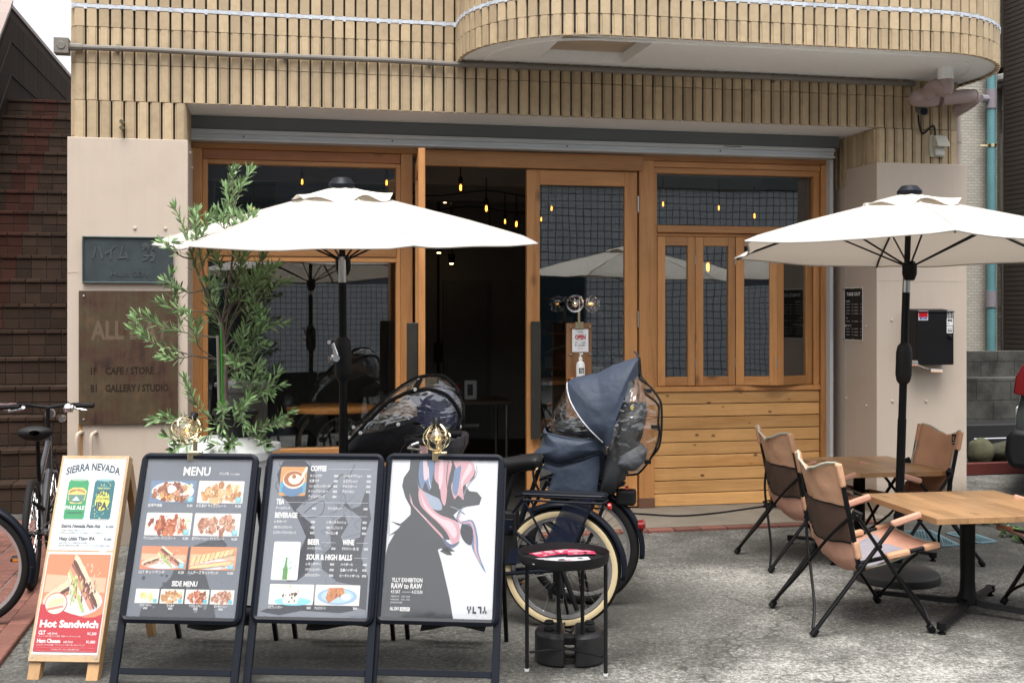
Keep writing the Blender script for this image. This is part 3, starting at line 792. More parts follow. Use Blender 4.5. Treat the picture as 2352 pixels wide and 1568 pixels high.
# conduit along the wall
cd = MB(); zc = 3.595; ye = T0 - .055
cd.tube([(XL - .06, ye, zc)] + [(XL + (XP(2095, YF) - XL) * i / 12, ye, zc + .004 * math.sin(i * 2.1)) for i in range(13)], .021, 10)
x = XL - .02
for x in (XP(271, YF), XP(655, YF), XP(985, YF), XP(1187, YF), XP(1775, YF)):
    cd.tube([(x - .014, ye, zc), (x + .014, ye, zc)], .027, 10); cd.box(x - .008, x + .008, ye, T0 - .01, zc - .035, zc + .035)
cd.tube([(XL - .03, ye, zc), (XL + .07, ye, zc)], .028, 10)
cd.build('conduit', M['pipe_grey'], B, world=True)
jb = MB(); jb.box(XL - .12, XL - .02, ye - .045, ye + .06, zc - .055, zc + .055)
jb.lathe([(.03, 0), (.03, .004), (.026, .006)], 16, (XL - .07, ye - .045, zc), Matrix.Rotation(R(90), 3, 'X'))
jb.build('junction_box', M['pipe_grey'], B, 20, bevel=.008, segs=2, world=True)
# bolts over the left panel
for py in (281, 295):
    b_ = MB(); p = onY(281, py, T0 - .03); b_.tube([p + Vector((0, .03, .003)), p + Vector((0, -.05, -.004))], .012, 10); b_.tube([p + Vector((0, -.02, 0)), p + Vector((0, -.055, -.004))], .016, 10)
    b_.build('pipe_stub', M['brass'], B, world=True)

# ---------------------------------------------------------------- stair at the left
XSL, XSR = -3.15, XL - .022
st = MB(); hS, dS, YS1 = .2535, .302, 10.4
M['stair'] = mat('brown_stair_tile', (.040, .026, .019), .8, spec=.1, var=.15, vs=14, rnd=.22, bump=.2, bs=220)
M['stairred'] = mat('red_stair_tile', (.048, .020, .015), .8, spec=.1, var=.12, vs=14, rnd=.2)
for i in range(17):
    y = YS1 + dS * i; z0, z1 = hS * i, hS * (i + 1)
    x = XSL
    while x < XSR - .01:
        x2 = min(x + .148, XSR)
        red = (x > -2.98 and x < -2.7) if i > 6 else (x < -2.7)
        if i < 6 and x > XSR - .17: red = True
        mi = 1 if red else 0
        zm = z0 + hS * .42
        st.box(x + .003, x2 - .003, y, y + .02, z0 + .003, zm - .003, mi); st.box(x + .003, x2 - .003, y, y + .02, zm + .002, z1 - .04, mi)
        st.box(x + .003, x2 - .003, y - .014, y + .05, z1 - .036, z1, mi)
        st.box(x + .003, x2 - .003, y + .055, y + dS, z1 - .04, z1 - .002, mi); x = x2
SR = empty('tiled_staircase', ((XSL + XSR) / 2, YS1, 0))
tag(SR, 'dark brown tiled outdoor staircase climbing beside the building', 'staircase')
st.build('steps', [M['stair'], M['stairred']], SR, 0, bevel=.004, world=True)
cr = MB()
for i in range(17):
    y = YS1 + dS * i; cr.box(XSL, XSR, y + .008, YS1 + dS * 17 + 3, hS * i - .01, hS * (i + 1) - .012)
cr.build('stair_body', mat('dark_grout', (.03, .025, .022), .9), SR, 0, world=True)
pw = MB(); xa, xb3 = XSL - .28, XSL
YT, ZTT = 15.4, 5.47; sl_ = hS / dS
prof = [(YS1 - .6, -.1), (YS1 - .6, ZTT - (YT - YS1 + .6) * sl_), (YT, ZTT), (22, ZTT), (22, -.1)]
pw.prism(prof, xa, xb3, lambda a, b, d: (d, a, b)); pw.build('parapet_wall', M['stair'], SR, 0, world=True)
rb = MB()
zz = YS1
while zz < 22:
    zt_ = ZTT - max(0, (YT - zz)) * sl_
    rb.box(xb3, xb3 + .008, zz, zz + .03, 0, zt_ - .12); zz += .045
for k in range(1, 6):
    pr = [(YS1 - .6, ZTT - (YT - YS1 + .6) * sl_ - .5 * k), (YT - .0, ZTT - .5 * k), (22, ZTT - .5 * k)]
for k in range(1, 7):
    p0_, p1_ = Vector((xb3 + .009, YS1, ZTT - (YT - YS1) * sl_ - .42 * k)), Vector((xb3 + .009, YT, ZTT - .42 * k))
    rb.bar(p0_, p1_, .006, .02, (1, 0, 0), 1); rb.bar(p1_, Vector((xb3 + .009, 22, ZTT - .42 * k)), .006, .02, (1, 0, 0), 1)
rb.build('wall_ribs', [M['stair'], M['joint']], SR, 0, world=True)
cpm = mat('grey_brown_coping', (.27, .21, .19), .6, rnd=.12, var=.1)
cp = MB(); y = YS1 - .6
while y < YT:
    z_ = ZTT - (YT - y) * sl_; z2 = ZTT - (YT - y - .3) * sl_
    cp.add([(xa - .02, y + .006, z_), (xb3 + .02, y + .006, z_), (xb3 + .02, y + .3, z2), (xa - .02, y + .3, z2), (xa - .02, y + .006, z_ + .05), (xb3 + .02, y + .006, z_ + .05), (xb3 + .02, y + .3, z2 + .05), (xa - .02, y + .3, z2 + .05)],
           [(0, 3, 2, 1), (4, 5, 6, 7), (0, 1, 5, 4), (1, 2, 6, 5), (2, 3, 7, 6), (3, 0, 4, 7)]); y += .3
cp.box(xa - .02, xb3 + .02, YT, 22, ZTT, ZTT + .05)
cp.build('coping', cpm, SR, 0, world=True)
bw = MB(); bw.box(XSL, XSR, YS1 + dS * 17 + 2.6, YS1 + dS * 17 + 2.8, 0, 4.2); bw.build('end_wall', M['stair'], SR, 0, world=True)

# ---------------------------------------------------------------- right side: neighbour, walls
def siding_mat():
    m, nt, b = nodes('basketweave_siding')
    v = coords(nt, (1, 1, 1))
    br = nt.nodes.new('ShaderNodeTexBrick'); br.offset = .5; br.inputs['Scale'].default_value = 1
    br.inputs['Brick Width'].default_value = .085; br.inputs['Row Height'].default_value = .036; br.inputs['Mortar Size'].default_value = .004
    br.inputs['Color1'].default_value = (.40, .37, .32, 1); br.inputs['Color2'].default_value = (.34, .315, .27, 1); br.inputs['Mortar'].default_value = (.25, .232, .2, 1)
    sx = nt.nodes.new('ShaderNodeSeparateXYZ'); cbx = nt.nodes.new('ShaderNodeCombineXYZ')
    nt.links.new(v, sx.inputs[0]); nt.links.new(mathn(nt, 'ADD', sx.outputs[0], sx.outputs[1]), cbx.inputs[0]); nt.links.new(sx.outputs[2], cbx.inputs[1])
    nt.links.new(cbx.outputs[0], br.inputs['Vector']); nt.links.new(br.outputs['Color'], b.inputs['Base Color'])
    b.inputs['Roughness'].default_value = .6
    bumpn(nt, b, mathn(nt, 'SUBTRACT', 1.0, br.outputs['Fac']), .9, .02)
    return m
YN = 13.2
NB = empty('neighbour_house', (XP(2280, YN), YN, 0)); tag(NB, 'pale textured siding house behind the right corner', 'house')
nbw = MB(); nbw.box(XP(2120, YN), XP(2290, YN) , YN, YN + 6, 0, 9); nbw.box(XP(2290, YN), XP(2500, YN), YN + .25, YN + 6, 0, 7.0)
nbw.build('wall', siding_mat(), NB, 0, world=True)
nw = MB(); nx = XP(2326, YN); nw.box(nx, nx + .9, YN + .2, YN + .26, ZP(2326, 480, YN), ZP(2326, 300, YN)); nwo = nw.build('window', M['white'], NB, 0, bevel=.01, world=True)
nw = MB(); nw.box(nx + .07, nx + .8, YN + .19, YN + .199, ZP(2326, 470, YN), ZP(2326, 315, YN)); nw.build('pane', mat('teal_glass', (.04, .09, .1), .1, coat=.5), nwo, 0)
nc = MB(); nc.box(XP(2300, YN), XP(2420, YN), YN - .1, YN + .3, ZP(2300, 185, YN), ZP(2300, 168, YN)); nc.box(XP(2308, YN), XP(2420, YN), YN - .04, YN + .3, ZP(2300, 195, YN), ZP(2300, 186, YN)); nc.build('eave', M['white'], NB, 0, bevel=.02, world=True)
nv = MB(); nv.box(XP(2316, YN), XP(2400, YN), YN + .1, YN + .2, ZP(2300, 165, YN), ZP(2300, 150, YN)); nv.build('vent_window', M['black'], NB, 0, world=True)
tp = MB(); yq = YN - .12; x = XP(2277, yq)
tp.tube([(x, yq, 1.2), (x, yq, 6.5)], .055, 14); tp.build('drainpipe', mat('teal_pipe_paint', (.10, .23, .25), .4, var=.15, dirt=.15), NB, world=True)
tpb = MB(); zz = ZP(2277, 228, yq); tpb.tube([(x, yq, zz - .12), (x, yq, zz + .12)], .068, 14); tpb.tube([(x, yq, zz), (x - .14, yq, zz)], .05, 10)
zz2 = ZP(2277, 687, yq); tpb.tube([(x, yq, zz2 - .1), (x, yq, zz2 + .1)], .068, 14); tpb.build('pipe_collar', mat('mauve_grey_collar', (.2, .18, .2), .5), NB, world=True)
tq = MB(); zz3 = ZP(2277, 335, yq); tq.tube([(x, yq, zz3 - .02), (x, yq, zz3 + .02)], .062, 14); tq.box(x - .16, x, yq - .01, yq + .02, zz3 - .01, zz3 + .01); tq.build('pipe_clamp', M['brass'], NB, world=True)
tp = MB(); yq = YN + .1; x = XP(2310, yq)
tp.tube([(x, yq, 1.2), (x, yq, ZP(2310, 190, yq))], .045, 14); tp.tube([(x, yq, ZP(2310, 250, yq) - .02), (x, yq, ZP(2310, 250, yq) + .02)], .053, 14)
tp.build('drainpipe', mat('beige_pipe_paint', (.5, .46, .4), .4, var=.1), NB, world=True)
BK = MB()
YC = 12.2
def block_mat():
    m, nt, b = nodes('mossy_concrete_block')
    v = coords(nt); sx = nt.nodes.new('ShaderNodeSeparateXYZ'); cbx = nt.nodes.new('ShaderNodeCombineXYZ')
    br = nt.nodes.new('ShaderNodeTexBrick'); br.offset = .5; br.inputs['Scale'].default_value = 1
    br.inputs['Brick Width'].default_value = .45; br.inputs['Row Height'].default_value = .22; br.inputs['Mortar Size'].default_value = .006
    br.inputs['Color1'].default_value = (.075, .074, .066, 1); br.inputs['Color2'].default_value = (.055, .055, .048, 1); br.inputs['Mortar'].default_value = (.022, .022, .02, 1)
    nt.links.new(v, sx.inputs[0]); nt.links.new(sx.outputs[0], cbx.inputs[0]); nt.links.new(sx.outputs[2], cbx.inputs[1]); nt.links.new(cbx.outputs[0], br.inputs['Vector'])
    d = ramp(nt, noisen(nt, v, 2.5, 6, .7), [(.38, .25), (.62, 1.0)])
    nt.links.new(mixc(nt, 1.0, br.outputs['Color'], d, 'MULTIPLY'), b.inputs['Base Color']); b.inputs['Roughness'].default_value = .95
    bumpn(nt, b, noisen(nt, v, 60, 4), .5, .01)
    return m
zt1 = ZP(2260, 806, YC + .3); zt2 = ZP(2260, 868, YC)
BK.box(XP(2130, YC), 16, YC + .25, YC + .4, 0, zt1); BK.box(XP(2130, YC), 16, YC, YC + .249, 0, zt2)
tag(BK.build('block_wall', block_mat(), smooth=0, bevel=.006), 'mossy grey concrete block wall with stepped top', 'wall')
DS = MB(); yd = 12.9; DS.box(XP(2333, yd), 14, yd - .22, yd + .25, 1.0, 9)
z = 1.0
while z < 9:
    DS.box(XP(2333, yd) - .012, 14, yd - .235, yd + .2, z, z + .05); z += .06
tag(DS.build('dark_house', mat('dark_brown_siding', (.045, .032, .026), .6, var=.15), smooth=0), 'dark brown clad building edge at the far right', 'house')
# low things at the foot of the block wall
LB = MB(); LB.box(XP(2160, 10.85), 14, 10.82, 10.88, .0, .13)
tag(LB.build('red_beam', mat('dark_red_paint', (.11, .022, .018), .55, var=.2), smooth=0, bevel=.01), 'dark red steel channel lying along the block wall', 'beam')
RBD = MB(); RBD.box(XP(2160, 10.9), 14, 10.881, 11.7, -.05, .1)
tag(RBD.build('planting_bed', mat('dark_bed_soil', (.03, .028, .022), .95, var=.4, vs=20, bump=.6, bs=60), smooth=0), 'dark soil bed under the block wall', 'soil bed', kind='structure')
DK = MB(); DK.box(XP(2160, 11.9), 14, 11.7, 12.1, .1, .43)
tag(DK.build('dark_trough', mat('black_drain', (.012, .012, .013), .6), smooth=0, bevel=.01), 'black trough box below the block wall', 'trough')
for y_, zc_ in ((1007, .02), (1063, .01)):
    p = onY(2260, y_, 11.6); r_ = MB(); r_.tube([(XP(2236, 11.6), 11.6, p.z), (14, 11.6, p.z)], .012, 8)
    tag(r_.build('steel_rail', M['chrome']), 'upper chrome rail of the trough by the block wall' if y_ < 1030 else 'lower chrome rail of the trough by the block wall', 'rail')
def stone(name, p, rx, ry, rz_, lab, col):
    m_ = MB()
    def fn(u, v):
        a, b_ = 2 * math.pi * u, math.pi * (v - .5)
        d = Vector((math.cos(a) * math.cos(b_), math.sin(a) * math.cos(b_), math.sin(b_)))
        k = 1 + .18 * noise.noise(d * 1.7 + Vector(p))
        return Vector((d.x * rx * k, d.y * ry * k, d.z * rz_ * k)) + Vector(p)
    m_.grid(fn, 24, 14, wrap=True)
    tag(m_.build(name, mat('mossy_stone_' + str(int(p[0] * 100)), col, .9, var=.35, vs=6, bump=.5, bs=30, bd=.01), smooth=60), lab, 'stone')
stone('boulder', (XP(2252, 11.0), 11.0, .21), .14, .12, .16, 'round mossy olive boulder beside the chair under the block wall', (.09, .088, .05))
stone('boulder', (XP(2322, 11.1), 11.1, .2), .3, .15, .12, 'long flat mossy boulder left of the parked car', (.06, .06, .038))

# ---------------------------------------------------------------- across the street (seen in the glass)
OP = empty('opposite_building', (1, -7, 0)); tag(OP, 'white square tiled building across the street, seen mirrored in the shop glass', 'building')
def grid_mat(gs=.17):
    m, nt, b = nodes('white_square_tile')
    v = coords(nt); sx = nt.nodes.new('ShaderNodeSeparateXYZ'); cbx = nt.nodes.new('ShaderNodeCombineXYZ')
    br = nt.nodes.new('ShaderNodeTexBrick'); br.offset = 0; br.inputs['Scale'].default_value = 1
    br.inputs['Brick Width'].default_value = gs; br.inputs['Row Height'].default_value = gs; br.inputs['Mortar Size'].default_value = gs * .07
    br.inputs['Color1'].default_value = (.62, .65, .68, 1); br.inputs['Color2'].default_value = (.54, .57, .6, 1); br.inputs['Mortar'].default_value = (.13, .13, .14, 1)
    nt.links.new(v, sx.inputs[0]); nt.links.new(sx.outputs[0], cbx.inputs[0]); nt.links.new(sx.outputs[2], cbx.inputs[1]); nt.links.new(cbx.outputs[0], br.inputs['Vector'])
    nt.links.new(br.outputs['Color'], b.inputs['Base Color']); b.inputs['Roughness'].default_value = .35
    return m
ow = MB(); ow.box(-12, 3.6, -7.3, -7, 0, 2.3, 3); ow.box(-12, 3.6, -7.35, -7.05, 2.3, 7.6, 2); ow.box(3.6, 16, -7.3, -7, 0, 4.6, 0); ow.box(3.6, 16, -7.3, -6.9, 4.6, 4.9, 1); ow.box(3.6, 16, -7.3, -7, 4.9, 7.6, 0)
ow.build('wall', [grid_mat(), M['alu_dark'], mat('slate_render', (.09, .10, .125), .7, var=.2, vs=2), grid_mat(.118)], OP, 0, world=True)
for x0, x1, z0, z1 in ((-7, -4.5, .3, 2.4), (-1.6, -.3, .1, 2.2), (4.6, 7.2, .1, 2.6), (1.2, 2.6, 3.3, 4.6), (9, 10.5, 5.2, 6.4), (-1.2, .2, 3.3, 4.6)):
    o = MB(); o.box(x0, x1, -7.02, -6.98, z0, z1); fo = o.build('window', M['alu_dark'], OP, 0, world=True)
    o = MB(); o.box(x0 + .06, x1 - .06, -6.979, -6.97, z0 + .06, z1 - .06); o.build('pane', mat('dark_teal_glass', (.02, .04, .05), .08), fo, 0)
# ================================================================= signs on the pillars

yp = T0 - .03
def wall_rect(px0, py0, px1, py1, Y):
    a, b = onY(px0, (py0 + py1) / 2, Y), onY(px1, (py0 + py1) / 2, Y)
    xm = (px0 + px1) / 2
    return a.x, b.x, ZP(xm, py1, Y), ZP(xm, py0, Y)
M['bronze'] = mat('green_black_bronze', (.045, .058, .062), .5, .4, var=.25, vs=12, rvar=.1, bump=.2, bs=200)
M['bronze_rim'] = mat('verdigris_edge', (.05, .075, .075), .55, .3, var=.3, vs=20)
x0, x1, z0, z1 = wall_rect(190, 544, 398, 651, yp)
PQ = empty('name_plaque', ((x0 + x1) / 2, yp, z0)); tag(PQ, 'dark bronze name plaque with raised Japanese letters on the left pillar', 'plaque')
m_ = MB(); m_.box(x0 + .012, x1 - .012, yp - .02, yp - .001, z0 + .012, z1 - .012); m_.build('plate', M['bronze'], PQ, 0, world=True)
m_ = MB(); m_.box(x0, x1, yp - .034, yp - .001, z0, z0 + .011); m_.box(x0, x1, yp - .034, yp - .001, z1 - .011, z1); m_.box(x0, x0 + .011, yp - .033, yp - .002, z0 + .0115, z1 - .0115); m_.box(x1 - .011, x1, yp - .033, yp - .002, z0 + .0115, z1 - .0115)
m_.build('rim', M['bronze_rim'], PQ, 0, bevel=.003, world=True)
def bz(col): return M['bronze_rim']
pr = Print(lambda x, y, h: Vector((x, yp - .0205 - h, y)), bz)
W_, H_ = x1 - x0, z1 - z0
pr.h = .004
for bx_, tx, sz, ww in ((.10, 'ハイム', .36, .41), (.655, '勢', .42, .16)):
    pr.text(tx, x0 + W_ * bx_, z0 + H_ * .52, H_ * sz, (.1, .1, .1), bold=.022, w=W_ * ww)
pr.text('Haim SEN', x0 + W_ * .31, z0 + H_ * .15, H_ * .16, (.1, .1, .1), bold=.01, w=W_ * .41)
q = pr.make('raised_lettering', PQ, True); q.modifiers.new('t', 'SOLIDIFY').thickness = .006; INKB = mat('worn_bronze_letters', (.085, .095, .098), .45, .5, var=.3, vs=30); q.data.materials[0] = INKB

x0, x1, z0, z1 = wall_rect(182, 668, 409, 973, yp)
def rust_mat():
    m, nt, b = nodes('weathered_brown_steel')
    v = coords(nt); n1 = noisen(nt, coords(nt, (1, 1, 1.0)), 3.5, 6, .65); n2 = noisen(nt, coords(nt, (14, 14, .8)), 3, 4)
    c = ramp(nt, mathn(nt, 'MULTIPLY_ADD', n1, .8, mathn(nt, 'MULTIPLY', n2, .25)), [(.36, (.018, .009, .007)), (.47, (.06, .028, .015)), (.56, (.062, .045, .022)), (.66, (.11, .055, .026)), (.76, (.05, .025, .014))])
    nt.links.new(c, b.inputs['Base Color']); b.inputs['Roughness'].default_value = .55; b.inputs['Metallic'].default_value = .15
    bumpn(nt, b, noisen(nt, v, 120, 4), .3, .002); return m
M['rustplate'] = rust_mat()
AD = empty('steel_sign', ((x0 + x1) / 2, yp, z0)); tag(AD, 'large brown weathered steel sign with cut stencil lettering on the left pillar', 'sign')
m_ = MB(); m_.box(x0, x1, yp - .022, yp - .012, z0, z1); m_.build('plate', M['rustplate'], AD, 0, bevel=.001, world=True)
m_ = MB()
for a in (.05, .95):
    for b_ in (.04, .96): m_.lathe([(.008, 0), (.007, .005), (.003, .007)], 8, (x0 + (x1 - x0) * a, yp - .022, z0 + (z1 - z0) * b_), Matrix.Rotation(R(90), 3, 'X')); m_.tube([(x0 + (x1 - x0) * a, yp, z0 + (z1 - z0) * b_), (x0 + (x1 - x0) * a, yp - .013, z0 + (z1 - z0) * b_)], .008, 8)
m_.build('screw', M['steel'], AD, world=True)
pr = Print(lambda x, y, h: Vector((x, yp - .0222 - h, y))); W_, H_ = x1 - x0, z1 - z0
pr.text('ALL DAY', x0 + W_ * .12, z0 + H_ * .64, H_ * .19, (.16, .115, .082), bold=.03, w=W_ * .79)
for t, f in (('1F   CAFE / STORE', .375), ('B1  GALLERY / STUDIO', .245)):
    pr.text(t[:2], x0 + W_ * .12, z0 + H_ * f, H_ * .075, (.030, .022, .016), bold=.03, w=W_ * .06); pr.text(t[4:].strip(), x0 + W_ * .265, z0 + H_ * f, H_ * .075, (.030, .022, .016), bold=.03, w=W_ * (.49 if f > .3 else .64))
pr.make('cut_lettering', AD, True)
# two bent pipes at its foot
for k, px in enumerate((181, 214)):
    a = onY(px + 7, 992, T0 - .03); f = Vector((XP(px, yp) - .0, yp - .09, 0))
    t = MB(); t.tube(smooth_path([a, a + Vector((-.005, -.06, 0)), Vector((f.x, f.y, a.z - .03)), Vector((f.x, f.y, a.z - .2)), f], 5), .0135, 10)
    tag(t.build('bent_pipe', M['panel']), ('left' if k == 0 else 'right') + ' one of two bent beige pipes under the brown steel sign', 'pipe', 'bent pipes under the steel sign')

# take-out poster on the inner face of the right pillar
xq = XRR - .009
def side_y(px): # Y on plane X = xq seen at pixel px
    r = ray(px, HZ); return xq * r.y / r.x
ya, yb = side_y(1982), side_y(1940); zq0 = HC + (HZ - 783) / FPX * (ya / ray(1982, HZ).y); zq1 = HC + (HZ - 659) / FPX * (ya / ray(1982, HZ).y)
TO = empty('takeout_poster', (xq, (ya + yb) / 2, zq0)); tag(TO, 'narrow black TAKE OUT menu poster pinned to the side of the right pillar', 'poster')
W_, H_ = yb - ya, zq1 - zq0
m_ = MB(); m_.box(xq - .002, xq, ya, yb, zq0, zq1); m_.build('sheet', mat('white_poster_paper', (.7, .7, .7), .4), TO, 0, world=True)
pr = Print(lambda x, y, h: Vector((xq - .002 - h, yb - x, zq0 + y)))
pr.rect(.008, .008, W_ - .008, H_ - .008, (.012, .012, .013)); pr.up()
pr.text('TAKE OUT', W_ * .5, H_ * .845, H_ * .085, GW, 'c', .03, w=W_ * .74)
for t, f in (('COFFEE', .725), ('TEA', .405), ('BEVERAGE', .265)):
    pr.text(t, W_ * .08, H_ * f, H_ * .045, (.7, .7, .7), bold=.01)
    for k in range({'COFFEE': 4, 'TEA': 1, 'BEVERAGE': 3}[t]):
        yy = H_ * (f - .05 - k * .058)
        for a, b_ in ((.1, .3), (.42, .49), (.55, .75), (.88, .94)): pr.rect(W_ * a, yy, W_ * b_, yy + .006, (.42, .42, .42))
pr.make('print', TO, True)
m_ = MB()
for yy in (ya + .01, (ya + yb) / 2, yb - .01):
    for zz in (zq0 + .01, zq1 - .01): m_.lathe([(.006, 0), (.005, .012), (.008, .016)], 8, (xq - .002, yy, zz), Matrix.Rotation(R(-90), 3, 'Y'))
m_.build('push_pin', M['brass'], TO, world=True)

# mailbox
x0, x1, z0, z1 = wall_rect(2106, 709, 2191, 838, yp - .17)
MX = empty('mailbox', ((x0 + x1) / 2, yp, z0)); tag(MX, 'black steel mailbox with stickers and dial lock on the right pillar', 'mailbox')
m_ = MB(); m_.box(x0, x1, yp - .16, yp - .001, z0, z1 - .012); m_.build('body', M['black'], MX, 0, bevel=.004, world=True)
m_ = MB(); m_.box(x0 + .002, x1 - .002, yp - .17, yp - .1605, z0 + .002, z1 - .035); m_.build('door', M['black'], MX, 0, bevel=.002, world=True)
m_ = MB(); m_.prism([(yp - .001, z1), (yp - .178, z1 - .022), (yp - .178, z1 - .03), (yp - .001, z1 - .011)], x0 - .004, x1 + .004, lambda a, b, d: (d, a, b)); m_.build('lid', M['black'], MX, 0, bevel=.002, world=True)
m_ = MB(); W_, H_ = x1 - x0, z1 - z0; m_.lathe([(.02, 0), (.02, .012), (.012, .014), (.012, .026), (.01, .028)], 20, (x0 + W_ * .89, yp - .17, z0 + H_ * .5), Matrix.Rotation(R(90), 3, 'X')); m_.build('dial_lock', M['blackgloss'], MX, world=True)
pr = Print(lambda x, y, h: Vector((x0 + x * W_, yp - .1702 - h, z0 + y * H_)))
pr.rect(.04, .795, .30, .965, (.6, .6, .65)); pr.up(); pr.rect(.05, .853, .29, .957, (.55, .012, .02)); pr.text('SECOM', .17, .812, .055, (.02, .05, .28), 'c', .05, w=.2); pr.text('Security by', .17, .87, .018, (.75, .3, .3), 'c', w=.08)
pr.make('sticker', MX, True); pr = Print(pr.fn)
pr.rect(.815, .84, .965, .965, (.78, .78, .78)); pr.up(); pr.rect(.825, .848, .955, .957, (.012, .012, .013)); pr.up(); pr.text('ALL', .89, .908, .042, GW, 'c', .04, w=.085); pr.text('DAY', .89, .862, .042, GW, 'c', .04, w=.085)
pr.make('sticker', MX, True); pr = Print(pr.fn)
pr.rect(.805, .70, .975, .83, (.8, .8, .8)); pr.up(); pr.text('SA2', .89, .775, .055, (.02, .02, .02), 'c', .08, w=.13); pr.text('SA2', .85, .725, .03, (.1, .1, .1), 'c', .02, w=.06)
pr.make('sticker', MX, True); pr = Print(pr.fn)
pr.rect(.805, .565, .965, .69, (.8, .8, .8)); pr.up(); pr.text('ALL DAY', .885, .635, .034, (.02, .02, .02), 'c', .03, w=.12); pr.rect(.825, .585, .945, .622, (.02, .02, .02)); pr.up(); pr.text('GALLERY', .885, .592, .026, GW, 'c', .02, w=.1)
pr.make('sticker', MX, True)

# camera, lamp box, balcony drain
p = onY(2120, 255, T0 - .14)
CM = empty('security_camera', p); tag(CM, 'small grey bullet security camera under the mauve drainpipe', 'camera')
d = Vector((-.16, -.9, -.28)).normalized()
m_ = MB(); a = p - d * .0; m_.tube([a - d * .09, a + d * .02], .034, 14); m_.tube([a + d * .0, a + d * .03], .036, 14, caps=False); m_.build('body', mat('silver_grey_plastic', (.2, .2, .21), .35, .4), CM, world=True)
m_ = MB(); m_.tube([a + d * .0205, a + d * .0225], .03, 14); m_.build('lens', M['blackgloss'], CM, world=True)
m_ = MB(); m_.tube([a - d * .05, a + Vector((.0, .06, .1)), Vector((p.x, T0 - .02, p.z + .13))], .012, 8); m_.build('bracket', M['black'], CM, world=True)
pl = onY(2153, 333, T0 - .05)
m_ = MB(); m_.tube(smooth_path([p + Vector((0, .07, -.02)), p + Vector((.02, .09, -.1)), p + Vector((.06, .1, -.17)), Vector((pl.x - .03, T0 - .04, pl.z + .16)), Vector((pl.x - .02, T0 - .05, pl.z + .06))], 5), .008, 6); m_.build('cable', M['rubber'], CM, world=True)
LB_ = empty('wall_socket_box', pl); tag(LB_, 'cream weatherproof socket box on the tiles above the right panel', 'socket box')
m_ = MB(); m_.box(pl.x - .06, pl.x + .075, T0 - .045, T0 - .016, pl.z - .1, pl.z + .085); m_.build('back_plate', mat('cream_plastic', (.5, .48, .4), .5, dirt=.2), LB_, 0, bevel=.006, world=True)
m_ = MB(); m_.prism([(T0 - .045, pl.z + .08), (T0 - .08, pl.z + .07), (T0 - .13, pl.z + .0), (T0 - .13, pl.z - .025), (T0 - .045, pl.z - .02)], pl.x - .045, pl.x + .07, lambda a, b, d_: (d_, a, b)); m_.build('hood', mat('cream_plastic_hood', (.52, .5, .43), .5, dirt=.2), LB_, 0, bevel=.005, world=True)
m_ = MB(); m_.box(pl.x - .03, pl.x + .055, T0 - .075, T0 - .046, pl.z - .09, pl.z - .024); m_.build('socket', mat('socket_plastic', (.5, .49, .45), .4), LB_, 0, bevel=.004, world=True)

p0 = onZ(2174, 190, ZB); p0 = Vector((p0.x, min(max(p0.y, 8.1), 8.35), ZB))
q1 = onY(2172, 190, p0.y); q2 = onY(2102, 225, 8.60); q3 = onY(2240, 222, 8.60)
DP = empty('balcony_drain', (q1.x, 8.6, q2.z)); tag(DP, 'mauve bent drainpipe under the rounded balcony', 'drainpipe')
m_ = MB(); m_.tube([Vector((q1.x, q1.y, ZB)), Vector((q1.x, q1.y, ZB - .09))], .062, 16); m_.build('outlet', M['stucco'], DP, world=True)
path = smooth_path([Vector((q1.x, q1.y, ZB - .05)), Vector((q1.x, q1.y, ZB - .17)), Vector((q1.x - .05, q1.y + .06, q1.z - .02)), Vector((q2.x + .06, 8.53, q2.z + .02)), Vector((q2.x + .0, 8.60, q2.z - .005)), Vector((q2.x + .12, 8.62, q2.z - .01)), Vector((q3.x - .1, 8.62, q3.z)), Vector((q3.x, 8.64, q3.z)), Vector((q3.x + .04, 8.75, q3.z - .02)), Vector((q3.x - .06, 9.0, q3.z - .12))], 6)
m_ = MB(); m_.tube(path, .058, 16)
for i in (6, 18, 40): m_.tube([path[i], path[i + 1]], .064, 16)
m_.build('pipe', M['pvc'], DP, world=True)
m_ = MB(); c_ = path[32]; m_.tube([c_ + Vector((-.015, 0, 0)), c_ + Vector((.015, 0, 0))], .066, 16); m_.tube([c_, Vector((c_.x, T0 - .02, c_.z + .0))], .014, 8); m_.build('clamp', mat('rusty_clamp', (.12, .07, .05), .7), DP, world=True)
m_ = MB(); xr_ = XR + .05; m_.tube([(xr_, T0 + .1, ZPAN - .1), (xr_, T0 + .1, 3.5)], .05, 12); m_.tube([(xr_, T0 + .1, 3.14), (xr_, T0 + .1, 3.2)], .058, 12)
tag(m_.build('corner_pipe', mat('pale_mauve_pvc', (.42, .34, .3), .45, var=.1, dirt=.2)), 'pale mauve downpipe on the right corner of the tiled building', 'drainpipe')

